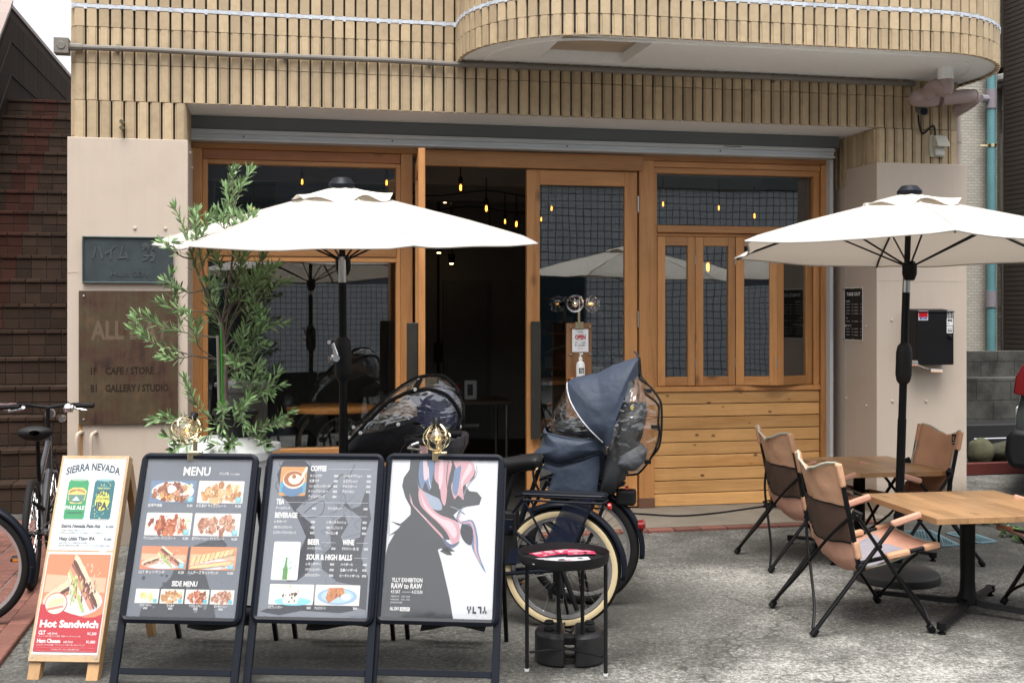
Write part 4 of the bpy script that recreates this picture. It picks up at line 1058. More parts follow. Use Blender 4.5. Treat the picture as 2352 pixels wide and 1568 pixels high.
# ================================================================= free-standing A-boards
ALEAN = R(21.5)
SA, CA = math.sin(ALEAN), math.cos(ALEAN)
def S(x, s, d=0): return Vector((x, s * SA - d * CA, s * CA + d * SA))
def rot(px, py_t, yaw, name, label, cat, group=None):
    p = dep(px, 1580, py_t); e = empty(name, (p.x, p.y, 0), yaw); return tag(e, label, cat, group)
SB, STP, SW = .285, 1.087, .2875
M['sheen'] = glass('clear_poster_cover', (.985, .985, .985), .028, .06, 5, rough=.04, edge=.6)
def aboard(px, t, yaw, label):
    e = rot(px, t, yaw, 'menu_board', label, 'sign board', 'black A-frame menu boards in a row')
    for sx in (-1, 1):
        m = MB(); m.prism([(sx * (SW - .008) - .0175, -.0), (sx * (SW - .008) + .0175, -.0), (sx * (SW - .008) + .0175, STP - .06), (sx * (SW - .008) - .0175, STP - .06)], -.032, -.012, lambda a, b, d: S(a, b, d)); m.build('leg', M['blackgloss'], e, 0, bevel=.002)
        yb_ = .64
        m = MB(); top = S(sx * (SW - .03), STP - .06, -.035); m.bar(top, (sx * (SW - .03), top.y + yb_ * .62, 0), .028, .02, (1, 0, 0)); m.build('rear_leg', M['black'], e, 0, bevel=.002)
    m = MB(); m.prism([(-SW + .026, .06), (SW - .026, .06), (SW - .026, .088), (-SW + .026, .088)], -.03, -.014, lambda a, b, d: S(a, b, d)); m.build('stretcher', M['blackgloss'], e, 0, bevel=.002)
    yy = S(0, STP - .06, -.035).y + .397 * (1 - .17 / .95)
    m = MB(); m.box(-SW + .045, SW - .045, yy - .01, yy + .01, .155, .185); m.build('rear_stretcher', M['black'], e, 0, bevel=.002)
    # frame with rounded corners
    m = MB(); r = .04; w_ = .029
    def ringp(x0, s0, x1, s1, r): return arc(x1 - r, s1 - r, r, 0, 90, 6) + arc(x0 + r, s1 - r, r, 90, 180, 6) + arc(x0 + r, s0 + r, r, 180, 270, 6) + arc(x1 - r, s0 + r, r, 270, 360, 6)
    o_ = ringp(-SW, SB, SW, STP, r); mid_ = ringp(-SW + w_ * .5, SB + w_ * .5, SW - w_ * .5, STP - w_ * .5, r * .6); i_ = ringp(-SW + w_, SB + w_, SW - w_, STP - w_, .004)
    k = len(o_)
    vs = [S(a, b, -.012) for a, b in o_] + [S(a, b, .006) for a, b in o_] + [S(a, b, .014) for a, b in mid_] + [S(a, b, .008) for a, b in i_] + [S(a, b, -.006) for a, b in i_]
    fs = [(q * k + i, q * k + (i + 1) % k, (q + 1) * k + (i + 1) % k, (q + 1) * k + i) for q in range(4) for i in range(k)]
    m.add(vs, fs); m.build('frame', M['blackgloss'], e, 50)
    m = MB(); m.prism([(-SW + .01, SB + .01), (SW - .01, SB + .01), (SW - .01, STP - .01), (-SW + .01, STP - .01)], -.010, -.004, lambda a, b, d: S(a, b, d)); m.build('back_panel', M['black'], e, 0)
    pw_, ph_ = 2 * (SW - w_), STP - SB - 2 * w_
    pr = Print(lambda x, y, h: S(-SW + w_ + x * pw_, SB + w_ + y * ph_, -.004 + h))
    pr.asp = pw_ / ph_
    c_ = MB(); c_.prism([(-SW + w_ - .003, SB + w_ - .003), (SW - w_ + .003, SB + w_ - .003), (SW - w_ + .003, STP - w_ + .003), (-SW + w_ - .003, STP - w_ + .003)], .0035, .0045, lambda a, b, d: S(a, b, d)); c_.build('cover_sheet', M['sheen'], e, 0)
    b = MB()
    return e, pr
YAW = R(-16)
G1, G2, G3 = (.155, .172, .205), (.022, .024, .03), (.33, .33, .34)
def fx(pr):  # text with the board's aspect
    return pr.asp
e2, pr = aboard(393, 5.24, YAW, 'black A-frame board with the food menu in rows of dish photos')
A_ = pr.asp
def T(pr, body, x, y, h, col=GW, align='l', bold=.015, w=None):
    pr.text(body, x, y, h * 1.22 / .72, col, align, bold, w=w, xs=1 / pr.asp)
pr.rect(0, 0, 1, 1, G1); pr.up()
random.seed(3)
pr.poly([(.12, .0), (.13, .05), (.2, .12), (.28, .18), (.36, .24), (.4, .32), (.46, .42), (.6, .46), (.78, .5), (.85, .45), (.75, .36), (.66, .3), (.72, .2), (.78, .1), (.82, .0)], (.05, .054, .064)); pr.up()
for i in range(60): pr.blob(random.uniform(.08, .85), random.uniform(.01, .3), random.uniform(.004, .014), random.choice([G1, (.05, .054, .064)]), 8, .3, 1.4); pr.h += .000005
pr.up()
T(pr, 'MENU', .48, .895, .047, bold=.022, align='c', w=.255); T(pr, 'ドリンク付', .70, .9, .013, w=.085); T(pr, '（イートイン時のみ）', .80, .9, .008, w=.09)
rows = [(.715, 'beef', 'kara', '台湾牛肉飯', 'からあげ ライスプレート', '¥1,300', '¥1,300'), (.505, 'yan', 'char', 'ヤンニョムチキン ライスプレート', '炙りチャーシュー ライスプレート', '¥1,300', '¥1,300'), (.292, 'sand', 'hot', 'CLT ホットサンド', 'ハムチーズ ホットサンド', '¥1,200', '¥1,000')]
for y, k1, k2, n1, n2, c1, c2 in rows:
    for x, kk, n_, c_ in ((.06, k1, n1, c1), (.515, k2, n2, c2)):
        pr.h = .0014; pr.food(x, y, .43, .145, kk); pr.h = .0036; pr.rect(x + .365, y + .006, x + .415, y + .04, (.12, .5, .62)); pr.h = .0038; T(pr, 'TAKE', x + .37, y + .025, .008, w=.04); T(pr, 'OUT', x + .375, y + .012, .008, w=.03)
        T(pr, n_, x + .0, y - .026, .014, w=min(.3, .021 * len(n_) + .03)); T(pr, c_, x + .42, y - .026, .014, align='r', w=.052)
T(pr, 'SIDE MENU', .5, .19, .026, bold=.03, align='c', w=.235)
for i, (kk, n_, c_) in enumerate((('fries', 'フライドポテト', '¥500'), ('kara', 'からあげ', '¥600'), ('yan', 'ヤンニョムチキン', '¥700'), ('char', '炙りチャーシュー', '¥700'))):
    x = .06 + i * .23; pr.h = .0014; pr.food(x, .083, .215, .088, kk); pr.h = .0036; pr.rect(x + .17, .088, x + .203, .11, (.12, .5, .62)); pr.h = .0038
    T(pr, n_, x + .107, .063, .011, align='c', w=min(.12, .016 * len(n_))); T(pr, c_, x + .107, .046, .011, align='c', w=.04)
pr.make('print', e2)

e3, pr = aboard(702, 5.24, YAW, 'black A-frame board with the drinks menu and a coffee cup photo')
pr.rect(0, 0, 1, 1, (.19, .21, .245)); pr.up()
DKS = (.035, .038, .05)
pr.poly([(.1, .99), (.3, .99), (.4, .93), (.42, .85), (.38, .75), (.3, .7), (.25, .66), (.3, .6), (.4, .52), (.44, .42), (.4, .3), (.3, .23), (.24, .215), (.33, .22), (.42, .27), (.48, .36), (.46, .5), (.42, .58), (.34, .6), (.28, .63), (.2, .7), (.1, .78), (.05, .9)], DKS); pr.up()
pr.poly([(.72, .73), (.78, .68), (.86, .7), (.9, .8), (.93, .8), (.94, .7), (.97, .62), (.92, .5), (.9, .38), (.98, .25), (.98, .05), (.8, .08), (.86, .2), (.7, .22), (.55, .3), (.54, .38), (.62, .44), (.6, .52), (.64, .6), (.72, .64), (.76, .58), (.7, .5), (.74, .45), (.88, .5), (.88, .62), (.8, .66), (.7, .7)], (.06, .064, .075)); pr.up()
pr.poly([(.02, .03), (.15, .07), (.45, .1), (.8, .09), (.9, .05), (.75, .03), (.4, .04), (.2, .01)], DKS); pr.up()
for i in range(26):
    a = random.uniform(.55, .93); b_ = random.uniform(.12, .75); pts = smooth_path([(a, b_, 0), (a + random.uniform(-.06, .06), b_ + random.uniform(.02, .05), 0), (a + random.uniform(-.1, .1), b_ + random.uniform(.05, .1), 0), (a + random.uniform(-.05, .12), b_ + .1, 0)], 4)
    pts = [(max(.02, min(.98, q.x)), q.y) for q in pts]; pr.line(pts, .0022, DKS)
for pts in ([(.06, .97, 0), (.12, .9, 0), (.05, .82, 0), (.2, .72, 0), (.4, .73, 0), (.55, .8, 0), (.66, .9, 0), (.72, .88, 0), (.78, .97, 0)], [(.35, .98, 0), (.42, .88, 0), (.4, .78, 0), (.33, .7, 0)], [(.38, .62, 0), (.5, .64, 0), (.52, .72, 0), (.44, .71, 0), (.34, .65, 0)]):
    pr.line([(q.x, q.y) for q in smooth_path(pts, 6)], .006, DKS)
pr.up()
def mhead(t, x, y, wd, x2): T(pr, t, x, y, .028, bold=.035, w=wd); pr.rect(x + wd + .02, y + .012, x2, y + .0138, (.6, .62, .66))
def item(n_, x, y, c_, xc, wd=None): T(pr, n_, x, y, .0125, w=wd or min(.26, .0225 * len(n_))); T(pr, c_, xc, y, .0125, align='r', w=.038)
mhead('COFFEE', .365, .925, .15, .94)
for i, (n_, c_, n2, c2) in enumerate((('カフェラテ', '¥600', 'コールドブリュー', '¥500'), ('抹茶ラテ', '¥600', 'エスプレッソ', '¥500'), ('ハニーエスプレッソゼリーラテ', '¥600', 'アメリカーノ', '¥500'), ('ドリップコーヒー', '¥500', 'アメリカン', '¥500'), ('アイスドリップ', '¥500', '', ''))):
    y = .885 - i * .034; item(n_, .365, y, c_, .63, None if i != 2 else .2)
    if n2: item(n2, .68, y, c2, .94)
mhead('TEA', .07, .705, .075, .93); item('アールグレイ', .07, .672, '¥400', .45); item('アイスティー', .56, .672, '¥400', .93)
mhead('BEVERAGE', .07, .618, .21, .93)
for i, (n_, c_, n2, c2) in enumerate((('レモネード', '¥500', 'レモンスカッシュ', '¥500'), ('100% オレンジジュース', '¥300', '100% りんごジュース', '¥300'), ('ピンクグレープフルーツジュース', '¥300', 'ウーロン茶', '¥300'))):
    y = .585 - i * .035; item(n_, .07, y, c_, .45, (None, .165, .21)[i]); item(n2, .56, y, c2, .93, (None, .15, None)[i])
mhead('BEER', .4, .45, .11, .66); item('ハートランドビール', .4, .418, '¥700', .66, .125); mhead('WINE', .72, .45, .11, .96); item('グラスワイン（赤／白）', .72, .418, '¥600', .96, .155)
mhead('SOUR & HIGH BALLS', .4, .355, .42, .96)
for i, (n_, c_, n2, c2) in enumerate((('レモンサワー', '¥600', 'ハイボール', '¥600'), ('クラフトレモンサワー', '¥700', '生姜ハイボール', '¥700'), ('クラフトいちごサワー', '¥700', 'ピーチハイボール', '¥700'))):
    y = .32 - i * .035; item(n_, .4, y, c_, .66, (None, .14, .14)[i]); item(n2, .72, y, c2, .96)
# cup picture
pr.h = .0014; pr.rrect(.085, .76, .335, .95, .012, (.6, .3, .1)); pr.up()
pr.poly([(.09, .78), (.33, .78), (.33, .85), (.09, .85)], (.06, .35, .55)); pr.up(); pr.disc(.21, .8, .1, .045, (.1, .2, .35)); pr.up()
pr.disc(.215, .865, .105, .06, (.72, .64, .55)); pr.up(); pr.disc(.215, .87, .095, .052, (.36, .13, .04)); pr.up(); pr.disc(.225, .868, .062, .034, (.82, .72, .6)); pr.up(); pr.disc(.215, .885, .02, .014, (.36, .13, .04)); pr.up()
pr.poly([(.29, .86), (.335, .93), (.335, .95), (.32, .95), (.275, .88)], (.75, .68, .6))
pr.h = .0014; pr.rrect(.09, .225, .335, .465, .012, (.8, .81, .8)); pr.up()
for i in range(60):
    x = random.gauss(.215, .05); y = .345 + random.uniform(-.06, .075); x = min(max(x, .11), .315)
    if abs(x - .215) < (.42 - y) * .9 + .015: pr.h += .000004; pr.line([(x - .012, y - .003), (x + .01, y + .004)], .004, random.choice([(.2, .45, .36), (.3, .55, .45)]))
pr.up(); pr.poly([(.195, .228), (.24, .228), (.24, .29), (.228, .315), (.225, .365), (.212, .365), (.208, .315), (.195, .29)], (.1, .28, .07)); pr.up()
for t, x, y, wd in (('BEER', .215, .405, .07), ('WITH', .175, .37, .045), ('CLEAR', .265, .37, .055), ('FLAVOR', .165, .345, .065), ('AND', .26, .345, .04), ('MILD', .16, .315, .05), ('TASTE', .275, .315, .055)): T(pr, t, x, y, .018, (.85, .88, .86), 'c', .02, wd)
for x, kk, n_, c_ in ((.09, 'jelly', 'エスプレッソゼリー', '¥500'), (.51, 'cake', 'チョコスコーン', '¥600')):
    pr.h = .0014; pr.food(x, .075, .405, .125, kk); pr.h = .0036; T(pr, n_, x + .005, .05, .0125, w=.0145 * len(n_)); T(pr, c_, x + .39, .05, .0125, align='r', w=.036)
pr.make('print', e3)

e4, pr = aboard(993, 5.22, R(-17), 'black A-frame board with a pale exhibition poster of a melting portrait')
pr.rect(0, 0, 1, 1, (.62, .64, .68)); pr.up()
DG = (.05, .052, .058)
def zp(pts, sm=0):
    q = [((x - (300 - 45 * (y - 50) / 1090)) / 755, 1 - (y - 50) / 1090) for x, y in pts]
    if sm: q = [(v.x, v.y) for v in smooth_path([(x, y, 0) for x, y in q + [q[0]]], sm)][:-1]
    return [(min(.999, max(.001, x)), min(.999, max(.001, y))) for x, y in q]
def art(col, *pts, sm=4): pr.poly(zp(pts, sm), col); pr.up()
art(DG, (430, 50), (425, 120), (385, 180), (375, 240), (400, 320), (440, 390), (440, 440), (400, 480), (340, 560), (290, 650), (262, 720), (250, 1140), (745, 1140), (720, 1000), (690, 880), (660, 760), (635, 680), (690, 650), (690, 610), (740, 610), (780, 560), (770, 480), (740, 440), (780, 400), (830, 380), (920, 365), (937, 315), (905, 275), (850, 268), (822, 225), (880, 180), (895, 130), (860, 50), sm=0)
art((.62, .64, .68), (262, 722), (262, 640), (300, 600), (330, 560), (285, 570), (262, 560), (262, 400), (270, 380), sm=0)
art(DG, (300, 488), (370, 505), (440, 450), (430, 500), (360, 520), sm=0); art(DG, (290, 590), (350, 545), (400, 500), (370, 560), sm=0)
art(DG, (640, 660), (690, 690), (735, 715), (700, 715), (650, 690), (755, 690), (700, 650), sm=0)
BL, PK, LP = (.13, .20, .33), (.55, .31, .35), (.68, .50, .54)
art(BL, (500, 52), (600, 52), (590, 180), (570, 270), (540, 210), (515, 265), (490, 170)); art(LP, (520, 52), (545, 52), (560, 170), (530, 190))
art(PK, (608, 52), (722, 52), (702, 200), (682, 368), (655, 335), (640, 240), (604, 180)); art(LP, (640, 52), (665, 52), (660, 200), (640, 260), (632, 160))
art(PK, (735, 52), (860, 52), (888, 130), (850, 200), (805, 240), (812, 330), (772, 300), (745, 325), (722, 230), (760, 150)); art(BL, (745, 120), (790, 90), (780, 200), (760, 300), (730, 260)); art(LP, (850, 70), (870, 110), (810, 200), (800, 260), (795, 190))
art((.3, .36, .46), (470, 150), (500, 250), (580, 300), (640, 330), (660, 400), (600, 400), (520, 340))
art(PK, (498, 250), (535, 290), (580, 380), (640, 435), (720, 465), (778, 500), (786, 590), (762, 640), (730, 635), (700, 570), (640, 500), (560, 430), (508, 370), (492, 300)); art(LP, (505, 280), (560, 390), (650, 460), (730, 490), (765, 560), (745, 600), (700, 540), (620, 470), (540, 390))
art((.10, .12, .2), (640, 560), (720, 640), (785, 620), (740, 665), (690, 650))
art(PK, (432, 280), (450, 365), (550, 465), (655, 570), (672, 602), (640, 575), (540, 470), (442, 360)); art(LP, (436, 300), (455, 370), (560, 480), (545, 475), (446, 365), sm=0)
art(BL, (822, 360), (792, 410), (770, 460), (800, 482), (862, 470), (892, 505), (912, 600), (918, 700), (966, 830), (900, 722), (868, 640), (880, 560), (858, 512), (800, 502), (762, 470), (775, 420)); art(PK, (800, 420), (780, 465), (810, 490), (868, 485), (896, 590), (905, 690), (940, 780), (890, 690), (884, 590), (860, 500), (800, 497), (768, 465))
art((.03, .03, .045), (800, 500), (860, 515), (878, 560), (866, 640), (820, 620), (790, 560))
for pts, c_ in (([(700, 60), (690, 200), (710, 330)], DG), ([(560, 100), (566, 200), (580, 250)], (.7, .7, .74)), ([(720, 380), (770, 400), (820, 430)], (.3, .3, .33)), ([(900, 90), (900, 150), (840, 230), (800, 330)], (.3, .3, .36))):
    pr.line(zp([(v.x, v.y) for v in smooth_path([(x, y, 0) for x, y in pts], 6)]), .006, c_)
pr.up()
def L_(t, x, y, h, w=None, a='l', b=.01, c=GW): T(pr, t, x, y, h, c, a, b, w)
L_('YLLY EXHIBITION', .075, .218, .021, .28, b=.02); L_('RAW to RAW', .075, .178, .027, .28, b=.02); L_('4.5 SAT', .075, .148, .017, .085); pr.rect(.175, .156, .26, .1575, GW); L_('4.13 SUN', .265, .148, .017, .095)
for t, y, w_ in (('WEEKDAYS    12:00 - 20:00', .124, .175), ('WEEKENDS    10:00 - 19:00', .105, .175), ('ADMISSION FREE', .087, .11)): L_(t, .075, y, .0085, w_, b=0, c=(.6, .6, .62))
L_('ALL DAY', .075, .045, .017, .085, b=.03); pr.rect(.167, .041, .255, .064, GW); pr.up(); L_('GALLERY', .172, .045, .014, .078, b=.02, c=DG)
for x, hh in ((.77, 0), (.82, 1), (.865, 2), (.91, 3)):
    for (a, b_, c_, d_) in {0: [(0, .022, .012, .042), (.024, .022, .036, .042), (.012, 0, .024, .022)], 1: [(0, 0, .012, .042), (.012, 0, .034, .01)], 2: [(0, .032, .034, .042), (.022, 0, .034, .032)], 3: [(0, 0, .012, .014), (.024, 0, .036, .014), (.012, .014, .024, .042)]}[hh]: pr.rect(x + a, .037 + b_, x + c_, .037 + d_, (.05, .05, .055))
pr.make('print', e4)

# black weight bags behind the boards
for k, (e, lab) in enumerate(((e2, 'black weight bag hanging behind the food menu board'), (e3, 'black weight bag hanging behind the drinks menu board'), (e4, 'black weight bag hanging behind the exhibition poster board'))):
    b = MB()
    def fn(u, v, k=k):
        x = (u - .5) * .33; th = .05 * math.sin(math.pi * min(1, v * 1.2 + .1)); z = .20 - v * (.11 + .015 * math.sin(u * 5 + k))
        return Vector((x + .01 * math.sin(v * 4), 0, z)), th
    for sgn in (-1, 1): b.grid(lambda u, v: fn(u, v)[0] + Vector((0, sgn * (fn(u, v)[1] * (.3 + .7 * math.sin(math.pi * u)) + .012) + .69 + .006 * noise.noise(Vector((u * 6, v * 6, k))), 0)), 14, 8)
    o = b.build('weight_bag', mat('black_nylon', (.016, .016, .018), .7, bump=.2, bs=60), smooth=70); o.location = e.location; o.rotation_euler = e.rotation_euler
    tag(o, lab, 'weight bag', 'black weight bags behind the boards')

# ---------------------------------------------------------------- plywood stand with two posters
WL = R(22); sW, cW = math.sin(WL), math.cos(WL)
def SWd(x, s, d=0): return Vector((x, s * sW - d * cW, s * cW + d * sW))
e1 = rot(141, 5.36, R(-15), 'wooden_sign_stand', 'plywood A-frame stand with beer poster above hot sandwich poster', 'sign stand')
M['ply'] = wood('pale_plywood', 2, (.46, .32, .18), (.35, .23, .12), knots=0, rnd=.05)
M['pine'] = wood('pine_leg', 2, (.42, .25, .115), (.30, .16, .06), knots=.3)
bw_, s0, s1 = .169, .082, 1.06
m = MB(); m.prism([(-bw_, s0), (bw_, s0), (bw_, s1), (-bw_, s1)], -.002, .012, lambda a, b, d: SWd(a, b, d)); m.build('board', M['ply'], e1, 0, bevel=.001)
for sx in (-1, 1):
    m = MB(); x = sx * (bw_ - .03) ; m.prism([(x - .028, 0), (x + .028, 0), (x + .028, s1), (x - .028, s1)], -.045, -.003, lambda a, b, d: SWd(a, b, d)); m.build('leg', M['pine'], e1, 0, bevel=.002)
    m = MB(); tp_ = SWd(x, s1 - .03, -.06); m.bar(tp_, (x, tp_.y + .33, 0), .05, .035, (1, 0, 0)); m.build('rear_leg', M['pine'], e1, 0, bevel=.002)
m = MB()
for a in (-.9, .9):
    for s_ in (s0 + .02, s1 - .012): m.tube([SWd(a * bw_, s_, .012), SWd(a * bw_, s_, .015)], .005, 8)
m.build('screw', M['steel'], e1)
pr = Print(lambda x, y, h: SWd(-bw_ + x * 2 * bw_, s0 + y * (s1 - s0), .0125 + h)); pr.asp = 2 * bw_ / (s1 - s0)
pr.rect(.035, .525, .965, .982, (.74, .78, .8)); pr.rect(.035, .032, .965, .516, (.8, .8, .8)); pr.up()
for i in range(26): pr.h += .000006; pr.blob(random.uniform(.15, .85), random.uniform(.56, .94), random.uniform(.03, .07), random.choice([(.68, .74, .78), (.78, .8, .81), (.62, .7, .75)]), 10, .3, 1.5)
pr.up()
NAVY = (.025, .045, .075)
pr.text('SIERRA NEVADA', .5, .905, .052, NAVY, 'c', .03, w=.8, bend=lambda x: -.16 * (x - .5) ** 2 + .02)
def can(cx, top, bot, hw, body, lidc):
    pr.poly([(cx - hw * .8, top), (cx + hw * .8, top), (cx + hw, top - .016), (cx + hw, bot + .012), (cx + hw * .85, bot), (cx - hw * .85, bot), (cx - hw, bot + .012), (cx - hw, top - .016)], body); pr.up()
    pr.disc(cx, top - .003, hw * .8, .006, lidc); pr.up()
    pr.rect(cx - hw * .8, bot - .002, cx + hw * .8, bot + .004, (.5, .5, .5)); pr.up()
can(.315, .878, .675, .15, (.03, .33, .12), (.35, .5, .38)); can(.70, .878, .675, .15, (.02, .16, .19), (.3, .5, .5))
pr.poly([(.18, .82), (.24, .836), (.39, .836), (.45, .82), (.44, .775), (.39, .755), (.24, .755), (.19, .775)], (.75, .6, .2)); pr.up(); pr.poly([(.19, .8), (.44, .8), (.42, .765), (.33, .757), (.21, .765)], (.12, .26, .2)); pr.up(); pr.poly([(.25, .77), (.31, .793), (.37, .77)], (.6, .7, .75)); pr.up()
pr.text('SIERRA NEVADA', .315, .812, .017, (.3, .06, .02), 'c', .03, w=.23, bend=lambda x: -.9 * (x - .315) ** 2 + .006); pr.text('PALE ALE', .315, .726, .026, (.85, .85, .85), 'c', .03, w=.28); pr.text('HANDCRAFTED ALE', .315, .705, .012, NAVY, 'c', .02, w=.22)
YL = (.7, .72, .12)
pr.disc(.7, .77, .105, .05, YL); pr.up()
for i in range(40): pr.h += .000004; a = random.random() * 6.28; k = random.uniform(.9, 1.3); pr.disc(.7 + .11 * k * math.cos(a), .775 + .075 * k * math.sin(a), .006, .003, random.choice([YL, (.2, .6, .55)]), 8)
pr.up(); pr.text('HAZY', .7, .795, .036, NAVY, 'c', .03, w=.17); pr.text('LITTLE THING', .7, .774, .018, NAVY, 'c', .02, w=.2); pr.text('IPA', .7, .728, .05, NAVY, 'c', .05, w=.17); pr.text('SIERRA NEVADA', .7, .829, .012, (.8, .82, .3), 'c', .01, w=.16)
def P_(t, x, y, h, col, w=None, a='l', b=.012): pr.text(t, x, y, h / .72, col, a, b, w=w, xs=1 / pr.asp)
DK_ = (.05, .055, .065)
P_('Sierra Nevada Pale Ale', .16, .636, .017, DK_, .57, b=.03); P_('¥1,000', .92, .636, .012, DK_, .11, 'r'); P_('全ての始まり。永遠の名作、全米No.1ペールエール。', .16, .619, .007, DK_, .36, b=0); P_('数えきれないほどの賞を受賞してきたこのビールの歴史はクラフトビールの歴史そのもの。', .16, .606, .007, DK_, .64, b=0)
P_('Hazy Little Thing IPA', .16, .574, .017, DK_, .52, b=.03); P_('¥1,000', .92, .574, .012, DK_, .11, 'r'); P_('HazyIPA を代表すると言っても過言ではない大人気商品。', .16, .557, .007, DK_, .42, b=0); P_('黄金色で濁った液面から放たれる、柑橘たっぷりのトロピカルフルーツ、ピーチ、柑橘のような味わい', .16, .544, .007, DK_, .76, b=0)
pr.h = .002; pr.food(.05, .2, .90, .305, 'sand'); pr.h = .0038
RED = (.52, .018, .03)
pr.poly([(.05, .045), (.95, .045), (.95, .222), (.85, .207), (.72, .204), (.5, .222), (.3, .245), (.16, .262), (.05, .265)], RED); pr.up()
pr.disc(.27, .268, .16, .053, RED); pr.up(); pr.disc(.27, .268, .15, .049, (.8, .74, .6)); pr.up()
for i in range(6): pr.poly([(.16 + i * .035, .25 + i * .004), (.185 + i * .035, .248 + i * .004), (.205 + i * .035, .285 + i * .002), (.185 + i * .035, .288 + i * .002)], (.78, .58, .3))
pr.poly([(.15, .245), (.38, .262), (.38, .25), (.15, .232)], (.6, .25, .2)); pr.up()
P_('Hot Sandwich', .09, .158, .033, GW, .83, b=.045); P_('CLT', .09, .124, .018, GW, .1, b=.04); P_('with Drink', .22, .124, .011, GW, .14); P_('¥1,200', .91, .124, .013, GW, .13, 'r', .02); P_('チャーシューの付けを使ったパンと野菜、甘味噌ベースのタレのバランスが◎', .09, .113, .006, GW, .6, b=0)
P_('Ham Cheese', .09, .086, .018, GW, .33, b=.04); P_('with Drink', .46, .086, .011, GW, .14); P_('¥1,000', .91, .086, .013, GW, .13, 'r', .02); P_('とろけたチーズとハムの塩気、ブラックペッパーの香りが楽しめるホットサンド！', .09, .073, .006, GW, .68, b=0)
for a in ((.09, .048, .91, .0487), (.09, .064, .91, .0647)): pr.rect(*a, (.75, .4, .4))
P_('プラス ¥200 でラテ・アルコール系に変更できます', .5, .0525, .006, GW, .4, 'c', 0)
pr.make('print', e1)
m = MB(); m.prism([(-bw_ * .95, s0 + .02), (bw_ * .95, s0 + .02), (bw_ * .95, s1 - .012), (-bw_ * .95, s1 - .012)], .0195, .0203, lambda a, b, d: SWd(a, b, d)); m.build('cover_sheet', M['sheen'], e1, 0)

# ================================================================= caged clip lamps
M['lampglass'] = glass('amber_bulb_glass', (.95, .88, .7), .22, 0, rough=.02)
M['warmfil'] = mat('warm_filament', (1, .6, .2), .4, emit=(1, .5, .14), es=5)
def cage_lamp(base, head, axis, rad, label, clip_up=None):
    base = Vector(base); head = Vector(head); axis = Vector(axis).normalized()
    e = empty('caged_lamp', base); tag(e, label, 'lamp', 'brass caged clip lamps')
    m = MB(); m.bar(base + Vector((0, .0, -.035)), base + Vector((0, 0, .008)), .072, .036, (0, 1, 0)); m.bar(base + Vector((0, 0, .005)), base + Vector((0, .0, .07)), .022, .012, (0, 1, 0)); m.build('clip', M['brass'], e, 0, bevel=.004, world=True)
    m = MB(); nk = head - axis * rad * 1.15; m.tube(smooth_path([base + Vector((0, 0, .06)), (base + nk) / 2 + Vector((.012, .02, .01)), nk], 5), .005, 8); m.build('arm', M['brass'], e, world=True)
    heads = [(head, axis)]
    cage(e, head, axis, rad); return e
def cage(e, head, axis, rad, wm='brass', w_=.0022):
    axis = Vector(axis).normalized(); A = axis.to_track_quat('Z', 'Y').to_matrix()
    m = MB(); m.lathe([(.017, -rad * 1.3), (.02, -rad * 1.2), (.02, -rad * .75), (.012, -rad * .7)], 12, head, A); m.build('socket', M['black'], e, world=True)
    m = MB(); m.lathe([(.008, -rad * .75), (.014, -rad * .6), (rad * .48, -rad * .1), (rad * .5, rad * .1), (rad * .36, rad * .38), (.004, rad * .5)], 16, head, A); m.build('bulb', M['lampglass'], e, 60, world=True)
    m = MB(); m.tube([head + A @ Vector((.006 * math.cos(i * 2), .006 * math.sin(i * 2), -rad * .35 + i * rad * .06)) for i in range(10)], .0016, 5); m.build('filament', M['warmfil'], e, world=True)
    m = MB(); prof = [(.2, -.95), (.55, -.72), (.88, -.3), (1.0, .05), (.9, .45), (.62, .8), (.3, .98)]
    for k in range(8):
        a = 2 * math.pi * k / 8
        m.tube(smooth_path([head + A @ Vector((p * rad * math.cos(a + .16 * (i % 2)), p * rad * math.sin(a + .16 * (i % 2)), z * rad)) for i, (p, z) in enumerate(prof)], 3), w_, 5)
    for p, z in ((.2, -.95), (1.0, .05), (.3, .98), (.88, -.3)):
        m.tube([head + A @ Vector((p * rad * math.cos(2 * math.pi * i / 24), p * rad * math.sin(2 * math.pi * i / 24), z * rad)) for i in range(24)], w_ * 1.2, 5, closed=True)
    m.build('cage', M[wm], e, world=True)
bt = e2.matrix_basis @ S(0, 0, 0)
def board_top(e, px):
    Mx = Matrix.Translation(e.location) @ Matrix.Rotation(e.rotation_euler.z, 4, 'Z')
    best = min([x / 200 for x in range(-60, 61)], key=lambda x: abs(pix(Mx @ S(x, STP, 0))[0] - px))
    return Mx @ S(best, STP + .004, .0)
def pix(p):
    p = Vector(p); d = p - Vector((0, 0, HC)); t = d.x * ST + d.y * CT; l = d.x * CT - d.y * ST
    return (1176 + FPX * l / t, HZ - FPX * d.z / t, t)
b2 = board_top(e2, 447); h = dep(430, 985, pix(b2)[2] - .02); cage_lamp(b2, h, (-.35, -.55, -.75), .073, 'brass caged lamp clipped on top of the food menu board')
b4 = board_top(e4, 1008); h = dep(1003, 1003, pix(b4)[2] - .02); cage_lamp(b4, h, (-.02, -.25, -.95), .066, 'brass caged lamp clipped on top of the exhibition poster board')

